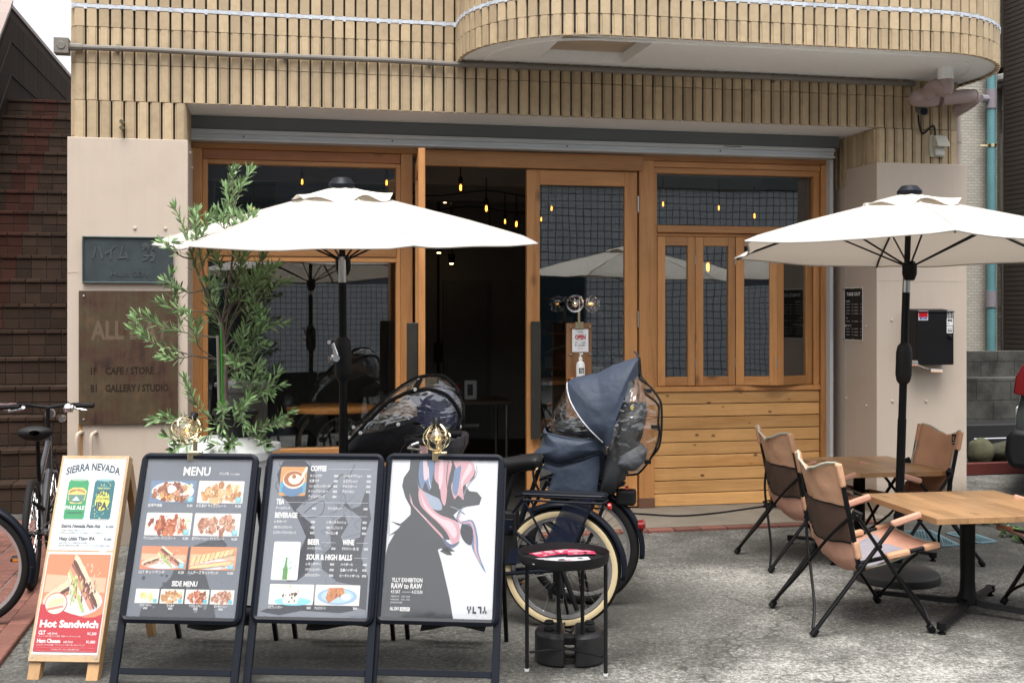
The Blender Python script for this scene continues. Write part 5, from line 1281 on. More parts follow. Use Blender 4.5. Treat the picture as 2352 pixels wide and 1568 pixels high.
# OPEN stand by the door
YO = 9.28
x0, x1, z0, z1 = wall_rect(1301, 742, 1359, 960, YO)
OS = empty('open_sign_stand', ((x0 + x1) / 2, YO, .022)); tag(OS, 'narrow wooden stand with an OPEN notice before the glass door', 'sign stand')
m = MB(); m.box(x0, x1, YO, YO + .025, .05, z1); m.build('board', M['wstain'], OS, 0, bevel=.002, world=True)
m = MB(); m.box(x0 - .05, x1 + .05, YO - .1, YO + .12, .022, .05); m.build('base', M['wx'], OS, 0, bevel=.003, world=True)
zsh = ZP(1330, 866, YO); m = MB(); m.box(x0 + .01, x1 - .01, YO - .11, YO - .001, zsh - .014, zsh); m.build('shelf', M['wx'], OS, 0, bevel=.002, world=True)
a0, a1, c0, c1 = wall_rect(1314, 783, 1352, 812, YO - .01); a0, a1, c0, c1 = wall_rect(1314.5, 756, 1351.5, 808, YO - .006)
m = MB(); m.box(a0 - .022, a1 + .022, YO - .0145, YO - .0115, c0 - .03, c1 + .03); m.build('clear_cover', M['sheen'], OS, 0, world=True)
m = MB(); m.box(a0, a1, YO - .004, YO - .001, c0, c1); m.build('notice', mat('white_card', (.8, .8, .8), .4), OS, 0, world=True)
m = MB()
for a in (a0 - .014, a1 + .014):
    for b_ in (c0 - .02, c1 + .02): m.lathe([(.009, 0), (.009, .012), (.006, .015)], 10, (a, YO - .002, b_), Matrix.Rotation(R(90), 3, 'X'))
m.build('standoff', M['steel'], OS, world=True)
W_, H_ = a1 - a0, c1 - c0
pr = Print(lambda x, y, h: Vector((a0 + x * W_, YO - .0042 - h, c0 + y * H_)))
pr.text("WE'RE", .5, .845, .075, NAVY, 'c', .02, w=.33); pr.text('OPEN', .5, .56, .27, (.5, .012, .03), 'c', .05, w=.66)
for y in (.505, .8): pr.rect(.18, y, .82, y + .008, NAVY)
pr.text('1F', .18, .365, .11, NAVY, 'l', .02, w=.11); pr.rect(.31, .4, .53, .406, NAVY); pr.text('CAFE', .82, .365, .11, NAVY, 'r', .02, w=.26); pr.text('B1', .18, .255, .11, NAVY, 'l', .02, w=.11); pr.text('GALLERY', .82, .255, .11, NAVY, 'r', .02, w=.47); pr.text('“Welcome!”', .5, .13, .06, (.5, .02, .04), 'c', 0, w=.4)
pr.make('print', OS, True)
tb = onY(1330, 742, YO)
dl = empty('caged_lamp', (tb.x, YO, z1)); tag(dl, 'double caged clip lamp on the wooden OPEN stand', 'lamp', 'brass caged clip lamps')
m = MB(); m.bar((tb.x, YO - .006, z1 - .045), (tb.x, YO - .006, z1 + .01), .07, .03, (0, 1, 0)); m.bar((tb.x, YO, z1 + .01), (tb.x, YO, z1 + .1), .02, .012, (0, 1, 0)); m.build('clip', M['brass'], dl, 0, bevel=.003, world=True)
ha, hb_ = onY(1321, 697, YO - .05), onY(1358, 698, YO - .03)
m = MB(); m.tube(smooth_path([Vector((tb.x, YO, z1 + .09)), Vector((tb.x, YO + .01, ha.z)), ha + Vector((.03, .07, 0))], 5), .005, 8); m.tube(smooth_path([Vector((tb.x, YO, z1 + .09)), Vector((tb.x + .01, YO + .01, ha.z + .06)), hb_ + Vector((-.05, .03, .0))], 5), .005, 8); m.build('arm', M['chrome'], dl, world=True)
cage(dl, ha, (-.25, -1, 0), .07, 'chrome', .0015); cage(dl, hb_, (.75, -.65, -.1), .068, 'chrome', .0015)
p = Vector(((x0 + x1) / 2 - .003, YO - .055, zsh)); 
SZ = empty('sanitizer_bottle', p); tag(SZ, 'white pump sanitizer bottle on the OPEN stand', 'bottle')
m = MB(); m.lathe([(.032, 0), (.037, .004), (.037, .10), (.03, .125), (.014, .135), (.014, .142)], 20, p); m.build('bottle_body', M['whitepl'], SZ, 40, world=True)
m = MB(); m.lathe([(.016, .142), (.016, .165), (.007, .168), (.007, .19), (.011, .192), (.011, .2)], 14, p); m.bar(p + Vector((.005, 0, .198)), p + Vector((.005, -.035, .195)), .014, .01); m.build('pump', M['white'], SZ, world=True)
pr = Print(lambda x, y, h: p + Vector((.0375 * math.sin(x), -.0378 * math.cos(x) - h, y))); pr.poly([(-.6, .035), (-.3, .035), (0, .035), (.3, .035), (.6, .035), (.6, .08), (.3, .08), (0, .08), (-.3, .08), (-.6, .08)], (.02, .02, .02)); pr.h += .002
pr.text('ALL', 0, .06, .02, GW, 'c', .03, w=.9); pr.text('DAY', 0, .041, .02, GW, 'c', .03, w=.9); pr.make('label_sticker', SZ, True)
# letters on the open leaf's handle are part of that handle
# ================================================================= parasols
def fabric_mat(name, col, trans=.3, bump=.15, rough=.85):
    m = bpy.data.materials.new(name); m.use_nodes = True; nt = m.node_tree; b = nt.nodes['Principled BSDF']; o = nt.nodes['Material Output']
    b.inputs['Base Color'].default_value = (*col, 1); b.inputs['Roughness'].default_value = rough; b.inputs['Sheen Weight'].default_value = .1
    t = nt.nodes.new('ShaderNodeBsdfTranslucent'); t.inputs[0].default_value = (col[0], col[1] * .93, col[2] * .86, 1)
    mx = nt.nodes.new('ShaderNodeMixShader'); mx.inputs[0].default_value = trans
    nt.links.new(b.outputs[0], mx.inputs[1]); nt.links.new(t.outputs[0], mx.inputs[2]); nt.links.new(mx.outputs[0], o.inputs[0])
    v = coords(nt); bn = nt.nodes.new('ShaderNodeBump'); bn.inputs['Strength'].default_value = bump; bn.inputs['Distance'].default_value = .01
    nt.links.new(noisen(nt, v, 14, 4), bn.inputs['Height']); nt.links.new(bn.outputs[0], b.inputs['Normal']); return m
M['canvas_hem'] = mat('canvas_hem', (.50, .475, .44), .9)
M['canvas'] = fabric_mat('off_white_canvas', (.68, .645, .59), .2)
def parasol(foot, top, R_, H_, phi0, tilt, zrim, label, crank_z, crank_dir, base=True):
    e = empty('parasol', foot); tag(e, label, 'umbrella', 'white six-sided parasols')
    foot = Vector((0, 0, 0)); top = Vector(top) - Vector(e.location)
    # pole
    zj = crank_z + .48
    ax = (top - foot).normalized(); P = lambda z: foot + ax * (z / ax.z)
    m = MB(); m.tube([P(.0), P(crank_z - .35)], .027, 14); m.tube([P(crank_z - .351), P(zj - .03)], .024, 14); m.tube([P(zj + .12), top], .019, 12); m.build('pole', M['black'], e)
    m = MB(); m.tube([P(zj - .03), P(zj + .12)], .0235, 14); m.build('tilt_joint', M['steel'], e)
    m = MB(); c_ = P(crank_z); pr_ = [(.026, -.13), (.042, -.11), (.05, -.07), (.05, .07), (.042, .11), (.026, .13)]; m.lathe(pr_, 18, c_, ax.to_track_quat('Z', 'Y').to_matrix()); m.build('crank_housing', M['blackmatte'], e)
    m = MB(); cd_ = Vector(crank_dir); s_ = c_ + cd_.normalized() * .045; m.tube([s_, s_ + cd_.normalized() * .04], .02, 10)
    m.build('crank_hub', M['chrome'], e)
    return e, P, top
def canopy(e, cpt, R_, phi0, zr, tilt_ax, tilt, tip_h):
    # local axes of the tilted canopy: origin at the crown
    T_ = Matrix.Rotation(tilt, 3, tilt_ax); cpt = Vector(cpt)
    m = MB(); rings = 14; seg = 10
    H_ = zr
    def pt(k, f, r):
        a0 = phi0 + k * math.pi / 3; a1 = a0 + math.pi / 3
        p = Vector((math.cos(a0), math.sin(a0), 0)) * (1 - f) + Vector((math.cos(a1), math.sin(a1), 0)) * f
        sag = 4 * f * (1 - f)
        p = p * (1 - .05 * sag * r)
        rr = r * R_
        z = -H_ * (r ** .98) + .010 * r * (1 - r) * 4 * (1 - .6 * sag) - .016 * sag * r
        z += .006 * noise.noise(Vector((p.x * 4 * r, p.y * 4 * r, k))) * r
        if r > .93: z -= (r - .93) * .22 * (1 + .25 * math.sin(f * 9 + k))
        return cpt + T_ @ Vector((p.x * rr, p.y * rr, z))
    vs = []; fs = []; n = 6 * seg
    for j in range(rings + 1):
        r = .05 + .95 * j / rings
        for k in range(6):
            for s_ in range(seg): vs.append(pt(k, s_ / seg, r))
    for j in range(rings):
        for i in range(n): fs.append((j * n + i, j * n + (i + 1) % n, (j + 1) * n + (i + 1) % n, (j + 1) * n + i))
    m.add(vs, fs); c = m.build('canopy', M['canvas'], e, 25)
    for k in range(6):
        m = MB(); m.tube([pt(k, 0, r) + T_ @ Vector((0, 0, .001)) for r in (.06, .25, .45, .65, .82, .93, .995)], .0045, 6); m.build('seam', M['canvas_hem'], e)
    m = MB(); m.tube([pt(k, s_ / seg, 1.0) for k in range(6) for s_ in range(seg)], .006, 6, closed=True); m.build('hem', M['canvas_hem'], e)
    # small upper tier with a wavy free edge
    m = MB(); vs = []; fs = []
    for j in range(7):
        r = .03 + .235 * j / 6
        for k in range(6):
            for s_ in range(seg):
                f = s_ / seg; q = pt(k, f, r); w_ = (j / 6) ** 3
                vs.append(q + T_ @ Vector((0, 0, .022 + .05 * (j / 6) * 0 + w_ * (.018 * math.sin(f * math.pi * 2 + k * 1.3) + .012 * math.sin(k * 2.1)))))
    for j in range(6):
        for i in range(n): fs.append((j * n + i, j * n + (i + 1) % n, (j + 1) * n + (i + 1) % n, (j + 1) * n + i))
    m.add(vs, fs); m.build('vent_canopy', M['canvas'], e, 40)
    m = MB(); A = T_; m.lathe([(.075, .01), (.078, .028), (.06, .05), (.05, .062), (.02, .068)], 20, cpt, A); m.build('finial', M['blackgloss'], e)
    for k in range(6):
        m = MB(); m.tube([pt(k, 0, r) + T_ @ Vector((0, 0, -.014)) for r in (.04, .3, .6, .9, .985)], .007, 6)
        mid_ = pt(k, 0, .5) + T_ @ Vector((0, 0, -.018)); m.tube([mid_, cpt + T_ @ Vector((0, 0, -H_ - .12))], .006, 6); m.build('rib', M['black'], e)
    m = MB(); m.lathe([(.03, -H_ - .2), (.045, -H_ - .16), (.045, -H_ - .1), (.03, -H_ - .08)], 14, cpt, A); m.build('runner', M['black'], e)
    return pt
# right one: base disc on the ground
fr_ = onZ(2060, 1331, 0)
tR = pix(fr_)[2]
top = dep(2089, 432, tR)
eR, P, tp_ = parasol((fr_.x, fr_.y, 0), top, 1.22, .45, 0, 0, 0, 'off-white parasol over the camp chairs with its round black base in view', 1.37, (1, -.15, .0))
vd = math.atan2(-fr_.y, -fr_.x)    # towards the camera
ptR = canopy(eR, tp_ - Vector((0, 0, .05)), 1.22, vd + R(10.4), .335, Vector((-math.sin(vd), math.cos(vd), 0)), R(-2.4), 0)
m = MB(); m.lathe([(.262, .0), (.266, .02), (.262, .045), (.225, .066), (.1, .078), (.045, .085), (.045, .11)], 40); m.build('base', mat('black_cast_base', (.02, .02, .021), .5, bump=.3, bs=200, rvar=.1), eR, 40)
m = MB(); m.tube([P(.05), P(.42)], .033, 14); m.build('base_tube', M['black'], eR)
m = MB(); c_ = P(1.37); m.tube([c_ + Vector((.08, -.01, -.01)), c_ + Vector((.12, -.05, -.035)), c_ + Vector((.14, -.09, -.04))], .011, 8); m.tube([c_ + Vector((.13, -.09, -.04)), c_ + Vector((.20, -.11, -.045))], .013, 8); m.build('crank_handle', M['chrome'], eR)
# left one
tL = 6.85
topL = dep(785, 414, tL); fl = dep(791, 1378, tL)
eL, P, tp_ = parasol((fl.x, fl.y, 0), topL, 1.17, .4, 0, 0, 0, 'off-white parasol behind the small tree and the menu boards', 1.42, (-1, -.3, 0))
vd = math.atan2(-fl.y, -fl.x)
canopy(eL, tp_ - Vector((0, 0, .05)), 1.15, vd + R(18), .31, Vector((-math.sin(vd) + .25 * math.cos(vd), math.cos(vd) + .25 * math.sin(vd), 0)).normalized(), R(4), 0)
m = MB(); m.lathe([(.25, 0), (.25, .045), (.2, .065), (.045, .08), (.045, .3)], 32); m.build('base', M['blackmatte'], eL, 40)
c_ = P(1.42); ck0 = dep(763, 785, tL - .09) - eL.location; ck1 = dep(774, 822, tL - .08) - eL.location
m = MB(); m.tube([c_ + Vector((-.06, -.03, .02)), ck1], .01, 8); m.tube([ck1, ck0], [.016, .009], 10); m.tube([ck1 + Vector((.01, .02, 0)), ck1 + Vector((-.006, -.025, 0))], .021, 12); m.tube([ck0, ck0 + Vector((-.02, -.05, 0))], .012, 8); m.build('crank_handle', M['chrome'], eL)

# ================================================================= tables
M['tabletop'] = wood('oiled_acacia_strips', 1, (.38, .215, .10), (.24, .12, .048), rough=.38, knots=.7, rnd=.22, coat=.25, knot_scale=4)
def table(c, yaw, label, w=.85, h=.62):
    e = empty('cafe_table', (c.x, c.y, 0), yaw); tag(e, label, 'table', 'square wooden tables with black pedestals')
    m = MB(); x = -w / 2; 
    while x < w / 2 - .01:
        x2 = min(x + random.uniform(.075, .1), w / 2); y = -w / 2
        cuts = [-w / 2, random.uniform(-.2, .2), w / 2]
        for a, b in zip(cuts, cuts[1:]): m.box(x, x2, a, b, h - .032, h)
        x = x2
    m.build('tabletop', M['tabletop'], e, 0, bevel=.0012)
    m = MB(); m.box(-w * .3, w * .3, -.04, .04, h - .05, h - .0325); m.box(-.04, .04, -w * .3, w * .3, h - .051, h - .0335); m.lathe([(.045, h - .06), (.042, h - .1), (.04, .2), (.044, .13), (.06, .085), (.06, .06)], 16); m.build('pedestal', M['black'], e)
    for k in range(4):
        a = R(45) + k * R(90); d = Vector((math.cos(a), math.sin(a), 0)); L = .53
        m = MB(); s_ = Vector((-d.y, d.x, 0))
        for sec in range(1):
            pr_ = [(.03, .06, .1), (.09, .05, .082), (L * .6, .045, .068), (L, .038, .06)]
            vs = []
            for (l, z0, z1) in pr_: 
                wd = .026 - .008 * l / L
                vs += [d * l - s_ * wd + Vector((0, 0, z0)), d * l + s_ * wd + Vector((0, 0, z0)), d * l + s_ * wd * .7 + Vector((0, 0, z1)), d * l - s_ * wd * .7 + Vector((0, 0, z1))]
            fs = [(0, 1, 2, 3), (15, 14, 13, 12)] + [(i * 4 + j, i * 4 + (j + 1) % 4, i * 4 + 4 + (j + 1) % 4, i * 4 + 4 + j) for i in range(3) for j in range(4)]
            m.add(vs, fs)
        m.lathe([(.02, .0), (.022, .008), (.012, .012), (.012, .03)], 12, d * (L - .02)); m.lathe([(.026, .026), (.026, .062)], 12, d * (L - .02)); m.build('foot', M['black'], e)
    return e
def camxy(l, t): return Vector((l * CT + t * ST, -l * ST + t * CT, 0))
table(camxy(2.565, 6.545), R(-2.6), 'nearer square wooden table at the right under the parasol')
table(camxy(2.455, 8.22), R(-2.6), 'farther square wooden table close to the right pillar')

# ================================================================= camp chairs
M['sling'] = mat('tan_canvas', (.54, .30, .18), .85, var=.10, vs=6, bump=.5, bs=16, bd=.012)
M['sling_in'] = mat('rosy_tan_canvas', (.52, .275, .195), .85, var=.1, vs=6, bump=.5, bs=16, bd=.012)
M['piping'] = mat('grey_green_piping', (.42, .42, .34), .8, bump=.3, bs=300)
M['mesh'] = None
def mesh_mat():
    m = bpy.data.materials.new('brown_mesh_net'); m.use_nodes = True; nt = m.node_tree; b = nt.nodes['Principled BSDF']; o = nt.nodes['Material Output']
    b.inputs['Base Color'].default_value = (.075, .045, .033, 1); b.inputs['Roughness'].default_value = .8
    t = nt.nodes.new('ShaderNodeBsdfTransparent'); mx = nt.nodes.new('ShaderNodeMixShader'); mx.inputs[0].default_value = .22
    nt.links.new(b.outputs[0], mx.inputs[1]); nt.links.new(t.outputs[0], mx.inputs[2]); nt.links.new(mx.outputs[0], o.inputs[0]); return m
M['mesh'] = mesh_mat()
PROF = [(.150, .905), (.163, .86), (.185, .77), (.205, .69), (.225, .60), (.245, .50), (.262, .40), (.30, .345), (.38, .355), (.48, .385), (.60, .425), (.71, .46)]
prof_s = smooth_path([(a, 0, b) for a, b in PROF], 4)
NV = len(prof_s) - 1
def sling(u, i):      # u -1..1
    p = prof_s[i]; v = i / NV; k = 1 - u * u
    x, z = p.x, p.z
    wv = .007 * noise.fractal(Vector((u * 2.2 + 7, v * 8, 3)), .8, 2.0, 3)
    x += wv; z += wv
    if v < .58:
        b = math.sin(math.pi * min(1, v / .58)) ; x -= (.035 + .03 * b) * k
        if v < .12: z -= (1 - v / .12) * .075 * (1 - abs(u) ** .8) ; x -= .02 * k * (1 - v / .12)
        if v > .4: x -= .012 * k * (v - .4) / .18; z -= .038 * k * (v - .4) / .18
    else:
        w_ = (1 - v) / .42; z -= (.038 + .04 * math.sin(math.pi * min(1, w_)) ) * k * (.35 + .65 * w_) - .0 ; x -= .02 * k * max(0, w_ - .6) / .4
    return Vector((x + .006 * noise.noise(Vector((u * 3, v * 9, 0))), u * .262, z + .004 * noise.noise(Vector((u * 4, v * 12, 5)))))
def make_chair(label):
    e = empty('camp_chair'); tag(e, label, 'chair', 'tan canvas folding camp chairs')
    nu = 16
    def part(name, i0, i1, mt, solid):
        m = MB(); m.grid(lambda a, b: sling(a * 2 - 1, i0 + round(b * (i1 - i0))), nu, i1 - i0); o = m.build(name, mt, e, 70, recalc=True); 
        q = o.modifiers.new('s', 'SOLIDIFY'); q.thickness = solid; q.offset = 0; return o
    i1, i2 = round(NV * .30), round(NV * .47)
    part('backrest', 0, i2, M['sling'], .006); part('seat', i2, NV, M['sling_in'], .006)
    m = MB(); m.grid(lambda a, b: sling((a * 2 - 1) * .985, i1 + round(b * (i2 - i1))) + Vector((-.010 - .006 * math.sin(math.pi * b), 0, -.002)), nu, i2 - i1); m.build('mesh_pocket', M['mesh'], e, 70)
    m = MB(); m.tube([sling(u / 8, 0) for u in range(-8, 9)], .007, 6)
    for s_ in (-1, 1): m.tube([sling(s_ * 1.0, i) + Vector((.006, s_ * .004, 0)) for i in range(0, NV + 1, 2)], .006, 6)
    m.tube([sling(u / 8, NV) for u in range(-8, 9)], .007, 6); m.build('piping', M['piping'], e)
    m = MB()
    for iv in (i1, i2): m.tube([sling(u / 8, iv) + Vector((-.012, 0, 0)) for u in range(-8, 9)], .005, 5)
    m.build('binding', M['black'], e)
    for s_ in (-1, 1):
        y = s_ * .277; yo = s_ * .298
        m = MB(); m.bar((.16, y, .885), (.268, y, .36), .02, .03, (0, 1, 0)); m.build('back_post', M['black'], e, 0, bevel=.004)
        m = MB(); m.bar((0, yo, .012), (.455, yo, .575), .016, .026, (0, 1, 0)); m.lathe([(.02, -.02), (.02, .025)], 8, (.012, yo, .022), Matrix.Rotation(R(38), 3, 'Y')); m.build('leg', M['black'], e, 0, bevel=.004)
        m = MB(); yq_ = s_ * .316; m.bar((.668, yq_, .012), (.235, yq_, .635), .016, .026, (0, 1, 0)); m.lathe([(.02, -.02), (.02, .025)], 8, (.655, yq_, .022), Matrix.Rotation(R(-36), 3, 'Y')); m.build('leg', M['black'], e, 0, bevel=.004)
        m = MB(); m.bar((.262, y, .37), (.715, y, .458), .018, .026, (0, 1, 0)); m.build('seat_rail', M['black'], e, 0, bevel=.004)
        m = MB(); m.bar((.225, y + s_ * .01, .638), (.262, yq_, .62), .03, .05); m.lathe([(.022, -.02), (.022, .02)], 12, (.272, yo - s_ * .01, .352), Matrix.Rotation(R(90), 3, 'X')); m.lathe([(.014, -.012), (.014, .012)], 10, (.366, yo + s_ * .012, .465), Matrix.Rotation(R(90), 3, 'X')); m.build('joint_bracket', M['black'], e, 0, bevel=.003)
        m = MB(); m.bar((.44, yo, .575), (.605, yo, .625), .038, .03, (0, 1, 0)); m.build('armrest', M['sling_in'], e, 40, bevel=.012, segs=3)
        for pa_, pb2 in (((.152, y, .9), (.178, y, .775)), ((.247, y, .49), (.264, y, .395)), ((.42, y, .40), (.55, y, .426)), ((.63, y, .442), (.72, y, .459))): m = MB(); m.bar(pa_, pb2, .034, .042, (0, 1, 0)); m.build('fabric_sleeve', M['sling'], e, 40, bevel=.011, segs=3)
        for (a, b) in (((.225, s_ * .285, .625), (.01, -s_ * .285, .04)), ((.60, s_ * .28, .42), (.655, -s_ * .3, .05))):
            a = Vector(a); b = Vector(b); m = MB(); m.tube(smooth_path([a, a.lerp(b, .25) + Vector((-.02, 0, .0)), a.lerp(b, .6), a.lerp(b, .85) + Vector((.012, 0, .01)), b], 4), .0085, 7); m.build('brace_rod', M['black'], e)
    return e
def place_chair(o, nr, fr, label):   # both rear feet: right side, left side
    nr, fr = Vector(nr), Vector(fr); c = (nr + fr) / 2; w_ = fr - nr; o.location = (c.x, c.y, 0); o.rotation_euler = (0, 0, math.atan2(w_.y, w_.x) - R(90)); o['label'] = label
    return o
ch = make_chair('x')
place_chair(ch, onZ(1865, 1462), onZ(1770, 1396), 'tan camp chair nearest the camera, facing the nearer wooden table')
c2 = place_chair(copy_tree(ch), onZ(1767, 1315), onZ(1690, 1272), 'tan camp chair before the plank wall, left of the farther table')
L_c, R_c = camxy(3.065, 8.36), camxy(3.148, 7.733)
c3 = place_chair(copy_tree(ch), L_c, R_c, 'tan camp chair below the mailbox, its front turned to us')
p_ = sling(.72, 5); m = MB(); m.box(p_.x + .008, p_.x + .011, p_.y - .03, p_.y + .03, p_.z - .035, p_.z + .035); tg_ = m.build('fabric_label', M['black'], c3, 0); m = MB(); m.tube([(p_.x + .0115, p_.y + .012 * math.cos(a * .5), p_.z + .008 + .012 * math.sin(a * .5)) for a in range(1, 12)], .002, 5); m.box(p_.x + .011, p_.x + .012, p_.y - .018, p_.y + .018, p_.z - .022, p_.z - .018); m.build('label_mark', M['white'], tg_, 0)
f0 = camxy(2.843, 6.724); dirx = (R_c - L_c).normalized(); fwd = Vector((dirx.y, -dirx.x, 0))
fwd = Vector((-dirx.y, dirx.x, 0)); fwd = fwd if fwd.x < 0 else -fwd
l0 = f0 - fwd * .668 ; r0 = l0 + dirx * .60
c4 = place_chair(copy_tree(ch), l0, r0, 'tan camp chair cut off by the right edge of the view')
M['blanket'] = mat('lilac_grey_fleece', (.27, .26, .30), .95, var=.15, vs=10, bump=.6, bs=70, bd=.006)
for o, lab in ((ch, 'lilac grey blanket on the seat of the nearest camp chair'), (c2, 'lilac grey blanket on the camp chair before the plank wall'), (c3, 'lilac grey blanket on the camp chair below the mailbox')):
    b = MB(); i0, i3 = round(NV * .63), round(NV * .88); seedv = random.random() * 50
    for h in (.012, .034):
        b.grid(lambda a, v: sling((a * 2 - 1) * .82, i0 + round(v * (i3 - i0))) + Vector((0, 0, h + .012 * noise.noise(Vector((a * 4, v * 4, seedv))) - (h - .012) * (abs(a * 2 - 1) ** 6))), 14, i3 - i0)
    q = b.build('blanket', M['blanket'], smooth=80); q.matrix_basis = Matrix.Translation(o.location) @ Matrix.Rotation(o.rotation_euler.z, 4, 'Z'); tag(q, lab, 'blanket', 'lilac blankets on the camp chairs')

# ================================================================= tray table, flyers, water weights
cT = dep(1295, 1275, 5.4)
tz = HC - 572 * 5.42 / FPX
TT = empty('tray_table', (cT.x, cT.y, 0)); tag(TT, 'round black metal tray table with thin legs beside the bicycles', 'tray table')
rT = .212
m = MB(); m.lathe([(rT - .012, tz), (rT - .004, tz + .008), (rT, tz + .048), (rT - .004, tz + .048), (rT - .010, tz + .012), (.002, tz + .012)], 48, caps=False); m.add([(0, 0, tz)] + [((rT - .012) * math.cos(i * .1309), (rT - .012) * math.sin(i * .1309), tz) for i in range(48)], [(0, i + 1, (i + 1) % 48 + 1) for i in range(48)]); m.build('tray', M['blackmatte'], TT, 40)
feet = [onZ(1348, 1553), onZ(1201, 1538), onZ(1244, 1430), onZ(1381, 1503)]
for f in feet:
    f = Vector((f.x - cT.x, f.y - cT.y, 0)); f = f * (.199 / f.length)
    m = MB(); m.tube([f + Vector((0, 0, .01)), f + Vector((0, 0, tz + .02))], .0095, 10); m.build('leg', M['blackmatte'], TT)
    m = MB(); m.lathe([(.011, 0), (.012, .012)], 10, f); m.build('foot_cap', M['whitepl'], TT)
m = MB()
an = [math.atan2(f.y - cT.y, f.x - cT.x) for f in feet]; an = sorted(an)
for a, b in ((0, 2), (1, 3)): m.tube([Vector((math.cos(an[a]) * .183, math.sin(an[a]) * .195, .09)), Vector((math.cos(an[b]) * .183, math.sin(an[b]) * .195, .09))], .006, 8)
m.build('cross_brace', M['blackmatte'], TT)
random.seed(11)
zz = tz + .0128
for k, (px, py, ang, col, l, w_, lab) in enumerate((
        (1255, 1271, .35, (.55, .04, .1), .135, .095, 'leftmost pink red flyer in the fan of flyers on the black tray'),
        (1280, 1268, .22, (.6, .06, .13), .135, .095, 'second pink red flyer from the left in the fan on the black tray'),
        (1305, 1266, .12, (.5, .03, .1), .135, .095, 'third pink red flyer from the left in the fan on the black tray'),
        (1333, 1268, -.05, (.55, .05, .12), .135, .095, 'rightmost pink red flyer in the fan on the black tray'),
        (1262, 1287, .06, (.62, .6, .62), .19, .115, 'left white flyer with dark swirl at the front of the tray'),
        (1310, 1286, -.04, (.66, .65, .66), .19, .115, 'right white flyer with dark swirl at the front of the tray'))):
    c_ = onZ(px, py, zz); yaw = -TH * 0 + ang; ux = Vector((math.cos(yaw), math.sin(yaw), 0)); uy = Vector((-math.sin(yaw), math.cos(yaw), 0))
    pr = Print(on_plane(c_ - ux * l / 2 - uy * w_ / 2, ux, uy)); pr.h = 0
    b0 = MB(); b0.M = Matrix.Translation(c_) @ Matrix.Rotation(yaw, 4, 'Z'); b0.box(-l / 2, l / 2, -w_ / 2, w_ / 2, 0, .0015); o = b0.build('flyer', ink(col), smooth=0)
    tag(o, lab, 'flyer', 'flyers on the black tray')
    pr.h = .0018
    if k < 4:
        pr.rect(l * .08, w_ * .6, l * .9, w_ * .68, (.75, .7, .72)); pr.rect(l * .1, w_ * .8, l * .6, w_ * .9, (.8, .78, .78)); pr.rect(l * .2, w_ * .3, l * .7, w_ * .38, (.06, .03, .05))
        for i in range(5): pr.blob(random.uniform(.2, .8) * l, random.uniform(.15, .5) * w_, .012, random.choice([(.75, .7, .7), (.08, .03, .05), (.7, .15, .2)]))
    else:
        pr.blob(l * .3, w_ * .6, .02, (.08, .06, .08), 10); pr.blob(l * .45, w_ * .5, .016, (.6, .35, .4), 10); pr.blob(l * .78, w_ * .7, .014, (.1, .08, .1)); pr.rect(l * .55, w_ * .15, l * .9, w_ * .2, (.3, .3, .32))
    pr.make('print', o)
    zz += .0021
c_ = onZ(1302, 1278, zz); m = MB(); m.tube([c_ + Vector((-.11, -.01, .005)), c_ + Vector((.07, .0, .005)), c_ + Vector((.09, .012, .005)), c_ + Vector((.11, .0, .005)), c_ + Vector((.09, -.01, .005))], .004, 6); tag(m.build('paper_weight', M['blackgloss']), 'thin black metal rod holding down the flyers on the tray', 'paperweight')

wA = onZ(1308, 1512)
WT = empty('water_weight', (wA.x, wA.y, 0), R(-14)); WT.scale = (1.22, 1.22, .92); tag(WT, 'black plastic twin water weight on the ground under the tray table', 'weight')
M['tank'] = mat('black_moulded_plastic', (.018, .018, .02), .36, bump=.25, bs=260, bd=.0015)
for s_ in (-1, 1):
    m = MB(); poly = [(s_ * .02, -.13)] + [(s_ * (.035 + .105 * math.sin(R(a))), -.02 - .11 * math.cos(R(a))) for a in range(10, 181, 17)] + [(s_ * .02, .09)]
    k = len(poly)
    for zlo, zhi, sc0, sc1 in ((.0, .012, .93, 1), (.012, .15, 1, 1), (.15, .172, 1, .86)): 
        vs = [(s_ * .08 + (x - s_ * .08) * q, -.02 + (y + .02) * q, z) for q, z in ((sc0, zlo), (sc1, zhi)) for x, y in poly]
        fs = [(i, (i + 1) % k, k + (i + 1) % k, k + i) for i in range(k)]
        if zlo == 0: fs.append(tuple(range(k)))
        if zhi > .17: fs.append(tuple(range(2 * k - 1, k - 1, -1)))
        m.add(vs, fs, r=.5)
    o = m.build('tank', M['tank'], WT, 45, bevel=.012, segs=3)
    for yy in (-.06, .04):
        m = MB(); m.lathe([(.02, .168), (.021, .182), (.017, .185), (.017, .19), (.008, .192)], 12, (s_ * .082, yy, 0)); m.build('cap', M['blackmatte'], o)
m = MB(); m.box(-.05, .05, .0, .05, .07, .12); m.build('bridge', M['tank'], WT, 0, bevel=.01, segs=2)

